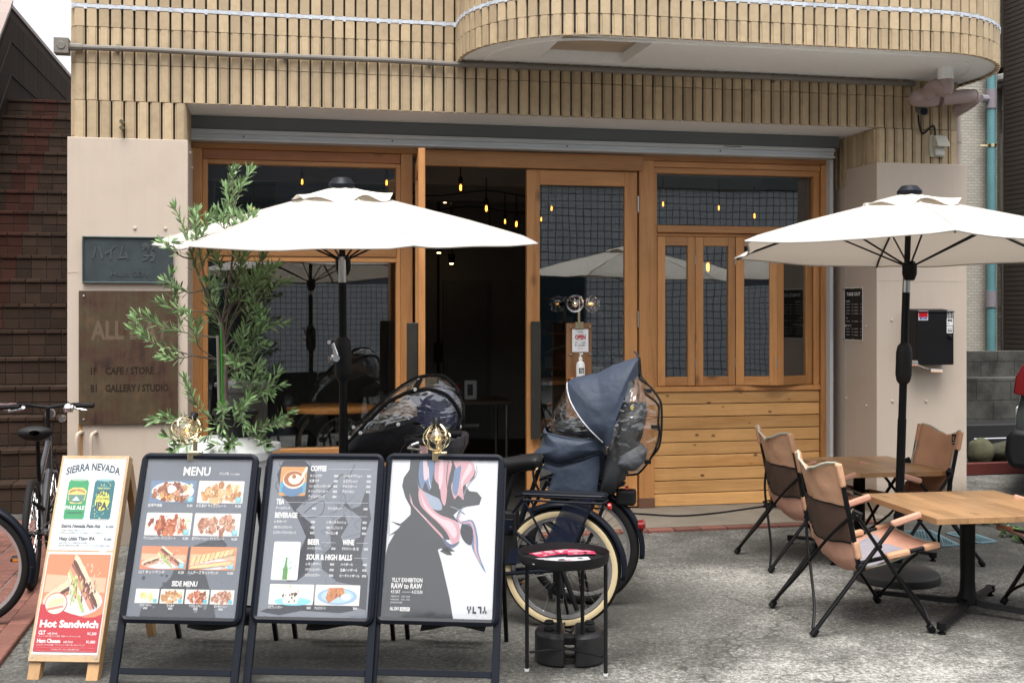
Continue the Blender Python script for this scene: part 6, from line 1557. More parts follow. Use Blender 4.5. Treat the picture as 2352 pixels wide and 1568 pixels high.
# ================================================================= drain grates, cable, weeds
M['grate'] = mat('teal_painted_iron', (.10, .18, .21), .6, var=.25, dirt=.2)
for quad, lab in (((1567.6 + 1500 * .3336, 1045 + 530 * .3336, 1567.6 + 1700 * .3336, 1045 + 521 * .3336, 1567.6 + 1898 * .3336, 1045 + 622 * .3336, 1567.6 + 1735 * .3336, 1045 + 632 * .3336), 'larger teal iron drain grate in the concrete under the tables'),
                  ((2175, 1226, 2221, 1222, 2288, 1245, 2250, 1248), 'smaller teal iron drain grate at the right of the other grate'),
                  ((2040, 1239, 2072, 1237, 2106, 1256, 2070, 1259), 'teal iron drain grate half hidden behind the near camp chair')):
    P4 = [onZ(quad[i], quad[i + 1]) for i in (0, 2, 4, 6)]
    m = MB(); q = lambda u, v, z: (P4[0] * (1 - u) + P4[1] * u) * (1 - v) + (P4[3] * (1 - u) + P4[2] * u) * v + Vector((0, 0, z))
    k = 10
    for i in range(k + 1):
        for a, b in (((i / k, 0), (1, 1 - i / k)), ((0, i / k), (1 - i / k, 1)), ((i / k, 0), (0, i / k)), ((1, i / k), (i / k, 1))):
            if (Vector(a) - Vector(b)).length > .05: m.bar(q(*a, .006), q(*b, .006), .008, .006)
    for a, b in (((0, 0), (1, 0)), ((1, 0), (1, 1)), ((1, 1), (0, 1)), ((0, 1), (0, 0))): m.bar(q(*a, .006), q(*b, .006), .028, .007)
    o = m.build('drain_grate', M['grate'], smooth=0)
    tag(o, lab, 'drain grate', 'teal drain grates')
    h = MB(); h.add([q(0, 0, .0025), q(1, 0, .0025), q(1, 1, .0025), q(0, 1, .0025)], [(0, 1, 2, 3)]); h.build('drain_bed', M['blackmatte'], o, 0)
pts = [onZ(x, y, .03) for x, y in ((1420, 1176), (1480, 1180), (1560, 1184), (1640, 1178), (1700, 1170), (1750, 1163), (1790, 1160))]
c_ = onZ(1812, 1162, .03); coil = []
for i in range(70):
    a = i * .42; r = .13 + .05 * math.sin(i * .31); coil.append(c_ + Vector((r * 1.3 * math.cos(a), r * .8 * math.sin(a), .004 + .0012 * i * .4)))
m = MB(); m.tube(smooth_path(pts, 5) + coil, .007, 7); tag(m.build('cable', M['rubber']), 'black cable coiled on the threshold below the plank wall', 'cable')
M['weed'] = mat('fresh_weed_leaf', (.07, .17, .025), .5, rnd=.35)
def leaf_blade(mb, p, d, l, w_, up=Vector((0, 0, 1)), fold=.25, mi=0):
    d = d.normalized(); s_ = d.cross(up)
    if s_.length < 1e-4: s_ = d.orthogonal()
    s_.normalize(); n_ = s_.cross(d)
    vs = [p, p + d * l * .3 + s_ * w_ * .42 + n_ * w_ * fold, p + d * l * .65 + s_ * w_ * .5 + n_ * w_ * fold, p + d * l, p + d * l * .65 - s_ * w_ * .5 + n_ * w_ * fold, p + d * l * .3 - s_ * w_ * .42 + n_ * w_ * fold, p + d * l * .5]
    mb.add(vs, [(0, 1, 6), (1, 2, 6), (2, 3, 6), (3, 4, 6), (4, 5, 6), (5, 0, 6)], mi)
for px, py, n, sp, lab in ((2272, 1203, 90, .16, 'bright green weed clump behind the nearer table leg'), (2330, 1232, 60, .12, 'low weed clump at the broken concrete edge right of the grates'), (2360, 1245, 40, .12, 'small weed clump at the right edge of the concrete')):
    c_ = onZ(px, py); m = MB()
    for i in range(n):
        a = random.random() * 6.28; r = sp * math.sqrt(random.random()); p = c_ + Vector((r * math.cos(a), r * .6 * math.sin(a), random.uniform(.0, .07)))
        a2 = random.random() * 6.28; leaf_blade(m, p, Vector((math.cos(a2), math.sin(a2), random.uniform(.0, .9))), random.uniform(.03, .07), random.uniform(.015, .028))
    tag(m.build('weed', M['weed'], smooth=0, recalc=False), lab, 'weed', 'weeds in the concrete cracks')
m = MB(); pts = [onZ(x, y, .003) for x, y in ((2230, 1195), (2300, 1215), (2330, 1240), (2380, 1258), (2500, 1270), (2500, 1160), (2230, 1160))]
m.add(pts, [tuple(range(len(pts)))]); tag(m.build('soil', mat('dark_mossy_soil', (.035, .033, .028), .95, var=.4, vs=30, bump=.6, bs=120), smooth=0), 'dark mossy soil and broken asphalt strip', 'soil', kind='structure')

# ================================================================= bin, pot and small tree
tb_ = 6.55
cb_ = dep(516, 715, tb_); cb_.z = 0
BN = empty('storage_bin', cb_); tag(BN, 'tall white plastic bin with flared lid under the potted tree', 'bin')
zl = HC - (1003 - HZ) * tb_ / FPX
m = MB(); m.lathe([(.19, .0), (.2, .02), (.235, zl - .13), (.235, zl - .1)], 36); m.build('bin_body', M['whitepl'], BN, 40)
m = MB(); m.lathe([(.25, zl - .13), (.262, zl - .12), (.262, zl - .075), (.25, zl - .06), (.22, zl - .03), (.14, zl + .0), (.01, zl + .005)], 36)
lid = m.build('lid', M['whitepl'], BN, 30)
for a in (R(-12), R(168)):
    d = Vector((math.cos(a), math.sin(a), 0)); s_ = Vector((-d.y, d.x, 0)); m = MB()
    m.prism([(.2, -.09), (.29, -.07), (.31, -.03), (.31, .03), (.29, .07), (.2, .09)], zl - .075, zl - .03, lambda a_, b_, z_: d * a_ + s_ * b_ + Vector((0, 0, z_))); m.build('lid_handle', M['whitepl'], BN, 0, bevel=.008, segs=2)
pt_ = empty('potted_tree', cb_ + Vector((.06, -.01, zl + .005))); tag(pt_, 'slim young evergreen tree in a black pot tied to a green stake', 'tree')
m = MB(); m.lathe([(.085, 0), (.09, .005), (.118, .12), (.128, .122), (.128, .145), (.118, .146), (.108, .13), (.01, .125)], 24); m.build('pot', M['blackmatte'], pt_, 40)
T0_ = Vector(pt_.location)
def tp(px, py, dd=0): return dep(px, py, tb_ - .02 + dd) - T0_
M['bark'] = mat('grey_brown_bark', (.15, .12, .095), .85, var=.3, vs=30, bump=.4, bs=80)
M['leafm'] = mat('evergreen_leaf', (.20, .315, .135), .42, rnd=.5, spec=.5)
br_ = [ # (depth offset start, end, start radius, points)
 (0, 0, .016, [(520, 1030), (519, 950), (518, 880), (517, 800), (510, 745)], 0),
 (0, .1, .009, [(510, 745), (487, 705), (462, 650), (442, 590), (424, 530), (402, 478)], 1),
 (0, -.15, .006, [(487, 705), (470, 640), (458, 575), (448, 530), (452, 488)], 1),
 (0, .05, .009, [(510, 745), (520, 690), (532, 610), (538, 540), (536, 470), (534, 398)], 1),
 (0, -.12, .007, [(516, 740), (536, 690), (552, 620), (570, 560), (583, 500)], 1),
 (0, .14, .007, [(517, 790), (540, 720), (575, 650), (605, 580), (642, 508)], 1),
 (0, -.1, .006, [(517, 800), (545, 770), (580, 755), (615, 745), (648, 742)], 1),
 (0, .12, .006, [(517, 770), (550, 715), (590, 670), (615, 630), (634, 612)], 1),
 (0, -.2, .006, [(500, 826), (444, 816), (395, 803), (350, 789), (331, 771)], 1),
 (0, .1, .005, [(500, 775), (460, 770), (417, 762), (372, 750), (345, 728)], 1),
 (0, .15, .005, [(470, 665), (435, 672), (405, 660), (378, 645)], 1),
 (0, -.1, .005, [(445, 595), (420, 590), (396, 575), (376, 560)], 1),
 (0, .1, .004, [(490, 715), (440, 715), (400, 710), (372, 695)], 1),
 (0, -.15, .004, [(500, 826), (460, 800), (452, 775), (458, 745)], 1),
 (0, -.1, .004, [(444, 816), (420, 822), (396, 822)], 1),
 (0, -.2, .005, [(520, 1000), (490, 965), (455, 935), (436, 898)], 1),
 (0, -.25, .004, [(520, 1000), (470, 985), (425, 970), (384, 955)], 1),
 (0, -.3, .004, [(520, 990), (516, 950), (512, 935), (513, 985)], 1),
 (0, -.3, .004, [(521, 1010), (540, 970), (550, 935), (562, 975)], 1),
 (0, -.1, .005, [(520, 990), (555, 950), (590, 910), (612, 890), (640, 884)], 1),
 (0, .0, .005, [(520, 985), (560, 935), (580, 895), (603, 870)], 1),
 (0, -.2, .004, [(545, 1010), (590, 985), (620, 975), (650, 970)], 1),
 (0, -.3, .003, [(500, 1035), (450, 1020), (420, 1020), (398, 1030)], 1),
 (0, -.3, .003, [(520, 1045), (540, 1020), (530, 1015), (524, 1025)], 1),
 (0, -.2, .003, [(545, 1020), (580, 1005), (600, 1010), (612, 1020)], 1),
 (0, -.1, .004, [(517, 850), (530, 830), (545, 815), (556, 800)], 1),
 (0, -.15, .004, [(518, 880), (535, 860), (545, 840), (560, 850)], 1),
 (0, -.12, .005, [(518, 830), (550, 800), (580, 780), (600, 760)], 1),
 (0, .1, .005, [(530, 660), (545, 650), (556, 660), (560, 630)], 1),
 (0, -.15, .005, [(512, 745), (500, 710), (490, 690), (500, 660)], 1),
 (0, .1, .005, [(540, 720), (570, 705), (600, 690), (630, 660)], 1),
 (0, -.1, .004, [(536, 560), (522, 530), (510, 520), (500, 490)], 1),
 (0, -.18, .004, [(533, 620), (550, 580), (556, 540), (552, 505)], 1),
 (0, .12, .004, [(517, 800), (555, 830), (575, 850), (590, 840)], 1),
 (0, .1, .004, [(600, 590), (608, 620), (622, 640), (618, 660)], 1),
 (0, -.1, .004, [(424, 530), (436, 520), (470, 515), (482, 500)], 1),
 (0, -0.12, .0045, [(517, 770), (527, 700), (545, 640), (558, 590)], 1),
 (0, 0.1, .0045, [(517, 800), (503, 750), (482, 715), (474, 680)], 1),
 (0, -0.15, .0045, [(518, 830), (540, 790), (566, 740), (574, 700)], 1),
 (0, 0.08, .0045, [(520, 690), (512, 640), (502, 600), (498, 560)], 1),
 (0, -0.1, .0045, [(518, 860), (548, 835), (585, 800), (606, 790)], 1),
 (0, 0.1, .0045, [(532, 610), (548, 560), (566, 520), (572, 490)], 1),
 (0, -0.14, .0045, [(519, 900), (545, 880), (572, 880), (590, 860)], 1),
 (0, -0.16, .0045, [(516, 720), (545, 690), (575, 670), (592, 640)], 1),
 (0, 0.1, .0045, [(536, 500), (528, 470), (522, 450), (518, 430)], 1),
 (0, -0.1, .0045, [(536, 480), (544, 455), (550, 440), (553, 425)], 1),
]
random.seed(5)
wm = MB(); lm = MB()
def leaves(path, frac, dens):
    tot = sum((b - a).length for a, b in zip(path, path[1:])); s_ = 0
    n0 = max(8, int(tot * frac * dens)); k = 0
    for a, b in zip(path, path[1:]):
        L = (b - a).length; d = (b - a).normalized(); ort = d.orthogonal().normalized()
        steps = max(1, int(L * dens))
        for i in range(steps):
            pos = s_ + L * i / steps
            if pos < tot * (1 - frac): continue
            k += 1; q = Matrix.Rotation(k * 2.4 + random.uniform(-.4, .4), 3, d) @ ort
            dd = (q * random.uniform(.7, 1.1) + d * random.uniform(.55, 1.1) + Vector((0, 0, .15))).normalized()
            leaf_blade(lm, a + d * (L * i / steps), dd, random.uniform(.048, .085), random.uniform(.0115, .0175), up=d, fold=.12)
        s_ += L
    for i in range(6): 
        q = Matrix.Rotation(i * 1.05, 3, d) @ ort; leaf_blade(lm, path[-1], (d * 1.2 + q * .55).normalized(), random.uniform(.05, .075), .014, up=q, fold=.1)
for (d0, d1, r0, pts, lf) in br_:
    P_3 = [tp(x, y, d0 + (d1 - d0) * i / (len(pts) - 1)) for i, (x, y) in enumerate(pts)]
    path = smooth_path(P_3, 4); k = len(path)
    wm.tube(path, [max(.0016, r0 * (1 - .75 * i / k) if lf else r0 * (1 - .3 * i / k)) for i in range(k)], 6)
    if lf:
        leaves(path, .56 if len(pts) > 4 else .66, 128)
        for j in range(2 if len(pts) > 4 else 1):
            i0 = int(k * random.uniform(.45, .8)); b = path[i0]; d = (path[min(i0 + 1, k - 1)] - path[i0 - 1]).normalized()
            q = Vector((random.uniform(-1, 1), random.uniform(-1, 1), random.uniform(-.2, .9))).normalized(); tw = smooth_path([b, b + (d * .6 + q * .5) * .06, b + (d * .6 + q * .8) * .13], 3)
            wm.tube(tw, [.0025, .0025, .002, .002, .0016, .0014, .0012][:len(tw)], 5); leaves(tw, .8, 115)
wm.build('trunk', M['bark'], pt_, 60); lm.build('crown', M['leafm'], pt_, 0, recalc=False)
m = MB(); m.tube([tp(513, 1030), tp(508, 742)], .0075, 8); m.build('stake', mat('green_plastic_stake', (.05, .33, .02), .4), pt_)
m = MB(); m.tube([tp(506, 1035, -.01), tp(500, 770, -.01)], .009, 8); m.build('stake', mat('grey_weathered_stake', (.25, .24, .2), .7, var=.2), pt_)
# ================================================================= bicycles
def wheel(e, c, r, tyre_m, rim_m, wall_m=None, w_=.022, hub=.03):
    """a wheel in the x-z plane of its bicycle"""
    wl = empty('wheel', c); wl.parent = e
    ring = lambda rr, y, n=56: [Vector((rr * math.cos(2 * math.pi * i / n), y, rr * math.sin(2 * math.pi * i / n))) for i in range(n)]
    def torus(m, R0, prof):
        n = 56; vs = []; k = len(prof)
        for i in range(n):
            a = 2 * math.pi * i / n
            for (dr, y) in prof: vs.append(Vector(((R0 + dr) * math.cos(a), y, (R0 + dr) * math.sin(a))))
        m.add(vs, [(i * k + j, i * k + (j + 1) % k, ((i + 1) % n) * k + (j + 1) % k, ((i + 1) % n) * k + j) for i in range(n) for j in range(k)])
    m = MB(); torus(m, r - w_, [(.8 * w_ + .0, -.6 * w_), (w_, -.2 * w_), (w_, .2 * w_), (.8 * w_, .6 * w_), (.3 * w_, w_), (-.6 * w_, .85 * w_), (-.9 * w_, 0), (-.6 * w_, -.85 * w_), (.3 * w_, -w_)]); m.build('tyre', tyre_m, wl, 50)
    if wall_m:
        m = MB()
        for s_ in (-1, 1): torus(m, r - w_, [(.42 * w_, s_ * .99 * w_), (-.05 * w_, s_ * 1.12 * w_), (-.75 * w_, s_ * .9 * w_), (-.4 * w_, s_ * .6 * w_)])
        m.build('sidewall', wall_m, wl, 50)
    rr = r - 2 * w_
    m = MB(); torus(m, rr, [(.004, -.013), (.004, .013), (-.012, .011), (-.016, 0), (-.012, -.011)]); m.build('rim', rim_m, wl, 50)
    m = MB()
    for i in range(32):
        a = 2 * math.pi * i / 32; s_ = 1 if i % 2 else -1; a2 = a + (.35 if (i // 2) % 2 else -.35) * 2.2
        m.tube([Vector((hub * math.cos(a2), s_ * .028, hub * math.sin(a2))), Vector(((rr - .012) * math.cos(a), s_ * .004, (rr - .012) * math.sin(a)))], .0016, 4, caps=False)
    m.build('spokes', M['chrome'], wl, 0)
    m = MB(); m.lathe([(.008, -.065), (.008, -.036), (hub, -.034), (hub, -.026), (.018, -.022), (.018, .022), (hub, .026), (hub, .034), (.008, .036), (.008, .065)], 14, (0, 0, 0), Matrix.Rotation(R(90), 3, 'X')); m.build('hub', M['black'], wl, 40)
    return wl
def fender(e, c, r, a0, a1, m_, w_=.03):
    m = MB(); c = Vector(c); n = 28
    prof = [(-.012, -w_), (.004, -w_ * .8), (.014, 0), (.004, w_ * .8), (-.012, w_)]
    vs = [c + Vector(((r + dr) * math.cos(R(a0 + (a1 - a0) * i / n)), y, (r + dr) * math.sin(R(a0 + (a1 - a0) * i / n)))) for i in range(n + 1) for dr, y in prof]
    m.add(vs, [(i * 5 + j, i * 5 + j + 1, i * 5 + j + 6, i * 5 + j + 5) for i in range(n) for j in range(4)])
    return m.build('fender', m_, e, 60, solid=.003)
def saddle(e, p, m_, L=.26, W=.2):
    m = MB(); p = Vector(p)
    def fn(u, v):
        t = u; wd = W / 2 * (1 - .78 * t ** .75) if t < .9 else W / 2 * .22 * math.sqrt(max(.02, 1 - ((t - .9) / .1) ** 2)); a = math.pi * (v * 2 - 1) 
        x = -L * .45 + L * t; end = math.sqrt(max(0, 1 - max(0, (.12 - t) / .12) ** 2))
        return p + Vector((x, math.cos(a) * wd * (.25 + .75 * end), math.sin(a) * (.038 if math.sin(a) > 0 else .055) * (.35 + .65 * end) + .018 * math.cos(t * 3.1)))
    m.grid(lambda u, v: fn(v, u), 20, 16, wrap=True); return m.build('saddle', m_, e, 70)
def cyl(e, name, a, b, r, m_, n=10):
    m = MB(); m.tube([a, b], r, n); return m.build(name, m_, e)
def bicycle(loc, fwd, label, o):
    """o: options. local x is forward, origin on the ground under the rear hub"""
    e = empty('bicycle', (loc.x, loc.y, 0), math.atan2(fwd.y, fwd.x)); tag(e, label, 'bicycle')
    r, wb = o['r'], o['wb']; fm = o['frame']
    RH, FH = Vector((0, 0, r)), Vector((wb, 0, r))
    wheel(e, RH, r, M['rubber'], o['rim'], o.get('wall'), o.get('tw', .022)); wheel(e, FH, r, M['rubber'], o['rim'], o.get('wall'), o.get('tw', .022))
    BB = Vector((.43, 0, .27)); ST_ = Vector((.27, 0, o['seat'] - .1)); HD0 = Vector((wb - .19, 0, o.get('hd0', .55))); HD1 = Vector((wb - .24, 0, o.get('hd1', .82)))
    m = MB()
    m.tube([BB, ST_ * .6 + BB * .4 + Vector((0, 0, .02))], .018, 10); sj = BB.lerp(ST_, .62)
    if o.get('step'): m.tube(smooth_path([HD0 + Vector((-.02, 0, .03)), Vector((.62, 0, .38)), BB + Vector((.04, 0, .02))], 6), .027, 12)
    else: m.tube([HD0, BB], .022, 12); m.tube([HD1 + Vector((.01, 0, -.04)), sj], .018, 10)
    m.tube([HD0, HD1], .021, 12)
    for s_ in (-1, 1):
        m.tube([BB + Vector((-.03, s_ * .03, 0)), RH + Vector((0, s_ * .06, 0))], .011, 8); m.tube([sj + Vector((-.01, s_ * .018, -.02)), RH + Vector((0, s_ * .06, 0))], .009, 8)
        m.tube([HD0 + Vector((.01, s_ * .045, -.02)), FH + Vector((0, s_ * .055, 0))], .012, 8)
    m.tube([HD0 + Vector((.01, -.05, -.02)), HD0 + Vector((.01, .05, -.02))], .014, 8)
    m.tube([BB + Vector((0, -.04, 0)), BB + Vector((0, .04, 0))], .024, 12); m.build('frame', fm, e)
    cyl(e, 'seat_post', sj, ST_ + Vector((-.02, 0, .06)), .0135, M['black'])
    saddle(e, ST_ + Vector((-.04, 0, .1)), o.get('saddle', M['blackmatte']), o.get('sl', .26), o.get('sw', .19))
    # handlebar
    hz = o['bar']; hc = HD1 + Vector((-.03, 0, 0)); hc.z = hz
    m = MB(); m.tube([HD1, Vector((HD1.x - .02, 0, hz))], .014, 10)
    sw = o.get('sweep', .12); hw = o.get('hw', .28)
    m.tube(smooth_path([Vector((hc.x - sw, -hw, hz + .01)), Vector((hc.x - sw * .45, -hw * .7, hz + .02)), Vector((hc.x + .04, -hw * .35, hz + .01)), Vector((hc.x + .04, 0, hz)), Vector((hc.x + .04, hw * .35, hz + .01)), Vector((hc.x - sw * .45, hw * .7, hz + .02)), Vector((hc.x - sw, hw, hz + .01))], 6), .0115, 10); m.build('handlebar', M['black'], e)
    for s_ in (-1, 1):
        d = Vector((-sw * .55, s_ * hw * .3, 0)).normalized(); g0 = Vector((hc.x - sw, s_ * hw, hz + .01)); 
        cyl(e, 'grip', g0 - d * .11, g0 + d * .008, .0175, o.get('grip', M['rubber']), 12)
        m = MB(); b0 = g0 - d * .14; m.tube([b0 + Vector((0, 0, -.005)), b0 + Vector((.04, s_ * .01, -.02)), b0 + Vector((.045, s_ * .06, -.03)), b0 + d * .1 + Vector((.045, 0, -.035))], [.012, .009, .006, .005], 8); m.build('brake_lever', M['chrome'], e)
        m = MB(); m.tube(smooth_path([b0, b0 + Vector((.1, -s_ * .06, .02)), HD1 + Vector((.1, s_ * .02, .05)), HD0 + Vector((.03, s_ * .02, .05))], 6), .003, 5); m.build('brake_cable', M['rubber'], e)
    # cranks
    for s_ in (-1, 1):
        a = R(o.get('crank', 20)) + (0 if s_ < 0 else math.pi); q = BB + Vector((math.cos(a) * .16, s_ * .075, math.sin(a) * .16))
        m = MB(); m.tube([BB + Vector((0, s_ * .06, 0)), q], .01, 8); m.build('crank', M['black'], e)
        m = MB(); m.box(q.x - .045, q.x + .045, q.y + s_ * .01 - .045 + s_ * .045, q.y + s_ * .01 + .045 + s_ * .045, q.z - .012, q.z + .012); pd = m.build('pedal', M['blackmatte'], e, 0, bevel=.004)
        m = MB()
        for dx in (-1, 1): m.box(q.x + dx * .0455 - .002, q.x + dx * .0455 + .002, q.y + s_ * .055 - .03, q.y + s_ * .055 + .03, q.z - .007, q.z + .007)
        m.build('reflector', mat('amber_reflector', (.7, .22, .01), .2, coat=.5), pd, 0)
    m = MB(); m.lathe([(.07, .05), (.075, .052), (.075, .056), (.07, .058)], 28, BB, Matrix.Rotation(R(90), 3, 'X')); m.tube([BB + Vector((0, -.054, .07)), RH + Vector((0, -.05, .035))], .004, 5); m.tube([BB + Vector((0, -.054, -.07)), RH + Vector((0, -.05, -.035))], .004, 5); m.build('chain', M['steel'], e)
    if o.get('fender', 1):
        fender(e, RH, r + .016, o.get('fa', -5) + 0, 0, fm) if False else None
        fender(e, RH, r + .018, 60, 188, o.get('fm', M['blackgloss'])); fender(e, FH, r + .018, 20, 150, o.get('fm', M['blackgloss']))
    if o.get('rack'):
        zr = 2 * r + .075; m = MB(); x0, x1 = -.24, .2
        m.tube(smooth_path([(x1, -.06, zr), (x0 + .05, -.065, zr), (x0, -.03, zr), (x0, .03, zr), (x0 + .05, .065, zr), (x1, .06, zr)], 5), .0065, 8)
        m.tube([(x1, -.06, zr), (x1 + .05, -.02, zr - .02), (x1 + .05, .02, zr - .02), (x1, .06, zr)], .0065, 8)
        for yy in (-.025, .025): m.tube([(x1, yy, zr), (x0 + .005, yy, zr)], .005, 8)
        m.tube(smooth_path([(x1, -.065, zr - .03), (x0 + .06, -.07, zr - .035), (x0 + .0, -.05, zr - .03), (x0, 0, zr - .03), (x0 + .0, .05, zr - .03), (x0 + .06, .07, zr - .035), (x1, .065, zr - .03)], 5), .006, 8)
        for s_ in (-1, 1):
            m.tube([(x0 + .06, s_ * .066, zr - .03), (-.03, s_ * .075, r + .02)], .0065, 8); m.tube([(x1, s_ * .062, zr - .02), (.02, s_ * .075, r + .05)], .0065, 8); m.tube([(x1, s_ * .062, zr - .02), (sj.x - .02, s_ * .02, sj.z - .04)], .0065, 8)
        m.build('rear_rack', M['blackgloss'], e)
        m = MB(); m.lathe([(.02, 0), (.02, .014), (.016, .018)], 12, (x0 - .012, 0, zr - .06), Matrix.Rotation(R(-90), 3, 'Y')); m.build('tail_reflector', mat('red_reflector', (.5, .01, .01), .15, coat=.6), e)
    if o.get('stand', 1):
        m = MB(); 
        for s_ in (-1, 1): m.tube([(.02, s_ * .07, r * .85), (-.02, s_ * .11, .02), (-.07, s_ * .12, .012)], .008, 8)
        m.tube([(-.02, -.11, .03), (-.02, .11, .03)], .007, 8); m.tube([(-.07, -.12, .012), (-.07, .12, .012)], .007, 8); m.build('kickstand', M['black'], e)
    if o.get('light'):
        m = MB(); m.lathe([(.03, 0), (.034, .05), (.03, .055)], 14, (HD1.x + .07, 0, hz - .05), Matrix.Rotation(R(90), 3, 'Y')); m.build('headlight', M['steel'], e)
    return e, dict(RH=RH, FH=FH, BB=BB, sj=sj, HD0=HD0, HD1=HD1, ST=ST_)
RA, FA = onZ(1290, 1440), onZ(855, 1414)
fA = (FA - RA); wbA = fA.length; fA.normalize()
M['tanwall'] = mat('cream_tyre_wall', (.62, .50, .30), .7, var=.08, bump=.2, bs=200)
M['silverrim'] = mat('silver_rim', (.55, .55, .56), .3, .8)
bA, gA = bicycle(RA, fA, 'black electric city bicycle with cream walled tyres behind the exhibition board', dict(r=.322, wb=wbA, frame=M['blackgloss'], rim=M['silverrim'], wall=M['tanwall'], tw=.026, seat=.88, bar=.99, step=1, rack=1, hw=.27, sweep=.16, sl=.29, sw=.22, crank=205, saddle=M['blackmatte']))
RHA = gA['RH']
m = MB(); sp_ = gA['ST'] + Vector((-.04, 0, .1)); m.tube([sp_ + Vector((-.11, y, .006 if abs(y) < .06 else -.02)) for y in (-.1, -.07, -.03, 0, .03, .07, .1)], .004, 6); m.build('saddle_piping', M['tanwall'], bA)
m = MB(); m.box(.24, .33, -.045, .045, .33, .62); m.build('battery', M['blackmatte'], bA, 0, bevel=.012, segs=2)
m = MB(); m.box(.255, .315, .0455, .052, .5, .58); m.lathe([(.014, 0), (.014, .012)], 14, (.27, .0525, .53), Matrix.Rotation(R(-90), 3, 'X')); m.build('battery_lock', M['blackgloss'], bA, 0, bevel=.002)
m = MB(); pts = [(.07 , .41), (.10, .56), (.03, .66), (-.07, .69), (-.08, .62), (-.02, .5), (.03, .40)]
for s_ in (1, -1): m.prism([(x, z) for x, z in [(.30, .34), (.27, .42), (.10, .44), (.05, .53), (-.02, .67), (-.16, .69), (-.155, .63), (-.11, .5), (.02, .36)]], s_ * .052, s_ * .054, lambda a, b, d: Vector((a, d, b)))
dg = bpy.data.materials.new('navy_translucent_guard'); dg.use_nodes = True; dgb = dg.node_tree.nodes['Principled BSDF']; dgb.inputs['Base Color'].default_value = (.012, .018, .04, 1); dgb.inputs['Roughness'].default_value = .25; dgb.inputs['Alpha'].default_value = .55
m.build('coat_guard', dg, bA, 0)
m = MB(); m.tube(smooth_path([(.0, .07, .36), (-.06, .085, .22), (-.1, .095, .12)], 4), .013, 8); m.tube([(.01, .07, .33), (-.02, .09, .2)], .02, 10); m.build('stand_spring', M['black'], bA)
m = MB(); m.box(-.03, .035, .05, .075, .26, .36); m.tube([(-.0, .06, .28), (.05, .075, .22), (.045, .075, .17)], .014, 8); m.build('derailleur', M['black'], bA, 0, bevel=.006)
tg = MB(); tgp = Vector((gA['HD1'].x - .12, .17, 1.0)); tg.box(tgp.x - .015, tgp.x + .03, tgp.y, tgp.y + .002, tgp.z - .1, tgp.z + .01); tg.build('paper_tag', mat('pink_paper', (.62, .38, .38), .7), bA, 0)

RB_ = onZ(1338, 1386); bB, gB = bicycle(RB_, fA, 'dark family bicycle with rain covered child seats before the doorway', dict(r=.33, wb=1.17, frame=M['blackgloss'], rim=M['silverrim'], tw=.027, seat=.84, bar=.98, step=1, rack=1, hw=.26, sweep=.2, crank=100))
m = MB(); m.box(-.31, -.2, -.045, .045, .585, .675); m.build('tail_lamp', M['blackmatte'], bB, 0, bevel=.015, segs=2)
m = MB(); m.lathe([(.03, 0), (.034, .03), (.02, .04)], 14, (-.325, 0, .47), Matrix.Rotation(R(-90), 3, 'Y')); m.build('tail_reflector', mat('red_lens', (.22, .01, .01), .1, coat=.8), bB)
# ---- rain covers: side-view shapes swollen to their width
Mb = Matrix.Translation(bB.location) @ Matrix.Rotation(bB.rotation_euler.z, 4, 'Z'); Mbi = Mb.inverted()
camp = Mbi @ Vector((0, 0, HC))
def side(px, py, y0):
    q = Mbi @ dep(px, py, 1.0); d = q - camp; t = (y0 - camp.y) / d.y; p = camp + d * t
    return (p.x, p.z)
near = 1 if camp.y > 0 else -1
class Swell:
    def __init__(s, outer, W, pw=2.2, cen=None):
        s.o = [Vector(p) for p in outer]; s.c = cen or (sum(s.o, Vector((0, 0))) / len(s.o)); s.W = W; s.pw = pw
    def rad(s, p):
        d = Vector(p) - s.c
        if d.length < 1e-6: return 0
        best = 0
        for a, b in zip(s.o, s.o[1:] + s.o[:1]):
            e_ = b - a; den = d.x * e_.y - d.y * e_.x
            if abs(den) < 1e-12: continue
            ac = a - s.c; t = (ac.x * e_.y - ac.y * e_.x) / den; u = (ac.x * d.y - ac.y * d.x) / den
            if t > 1e-6 and -1e-6 <= u <= 1 + 1e-6: best = max(best, 1 / t)
        return min(1.0, best)
    def y(s, p, off=0): return s.W * (max(0, 1 - s.rad(p) ** s.pw)) ** .5 + off
    def surf(s, poly, name, mt, e, off=0, rings=16, sides=(1, -1), wr=.0, ws=9, smooth=70, solid=0, n=4):
        poly = [Vector(p) for p in poly]; c = sum(poly, Vector((0, 0))) / len(poly)
        P_ = []
        for a, b in zip(poly, poly[1:] + poly[:1]):
            for i in range(n): P_.append(a.lerp(b, i / n))
        k = len(P_); mb = MB()
        for sd in sides:
            vs = []; fs = []
            for j in range(rings + 1):
                f = 1 - j / rings * .985
                for q in P_:
                    z = c.lerp(q, f); yy = s.y(z, off)
                    w_ = wr * noise.fractal(Vector((z.x * ws, z.y * ws, sd * 3.7)), .8, 2.0, 3) if wr else 0
                    vs.append(Vector((z.x, sd * near * max(.004, yy + w_), z.y)))
            for j in range(rings):
                for i in range(k): fs.append((j * k + i, j * k + (i + 1) % k, (j + 1) * k + (i + 1) % k, (j + 1) * k + i))
            fs.append(tuple(rings * k + i for i in range(k)))
            mb.add(vs, fs, r=.5)
        o = mb.build(name, mt, e, smooth)
        if solid: q = o.modifiers.new('s', 'SOLIDIFY'); q.thickness = solid
        return o
    def cord(s, pts, r, name, mt, e, off=.004, sides=(1, -1)):
        mb = MB()
        for sd in sides:
            pp = smooth_path([(p[0], 0, p[1]) for p in pts], 6); mb.tube([Vector((p.x, sd * near * s.y((p.x, p.z), off), p.z)) for p in pp], r, 7)
        return mb.build(name, mt, e)
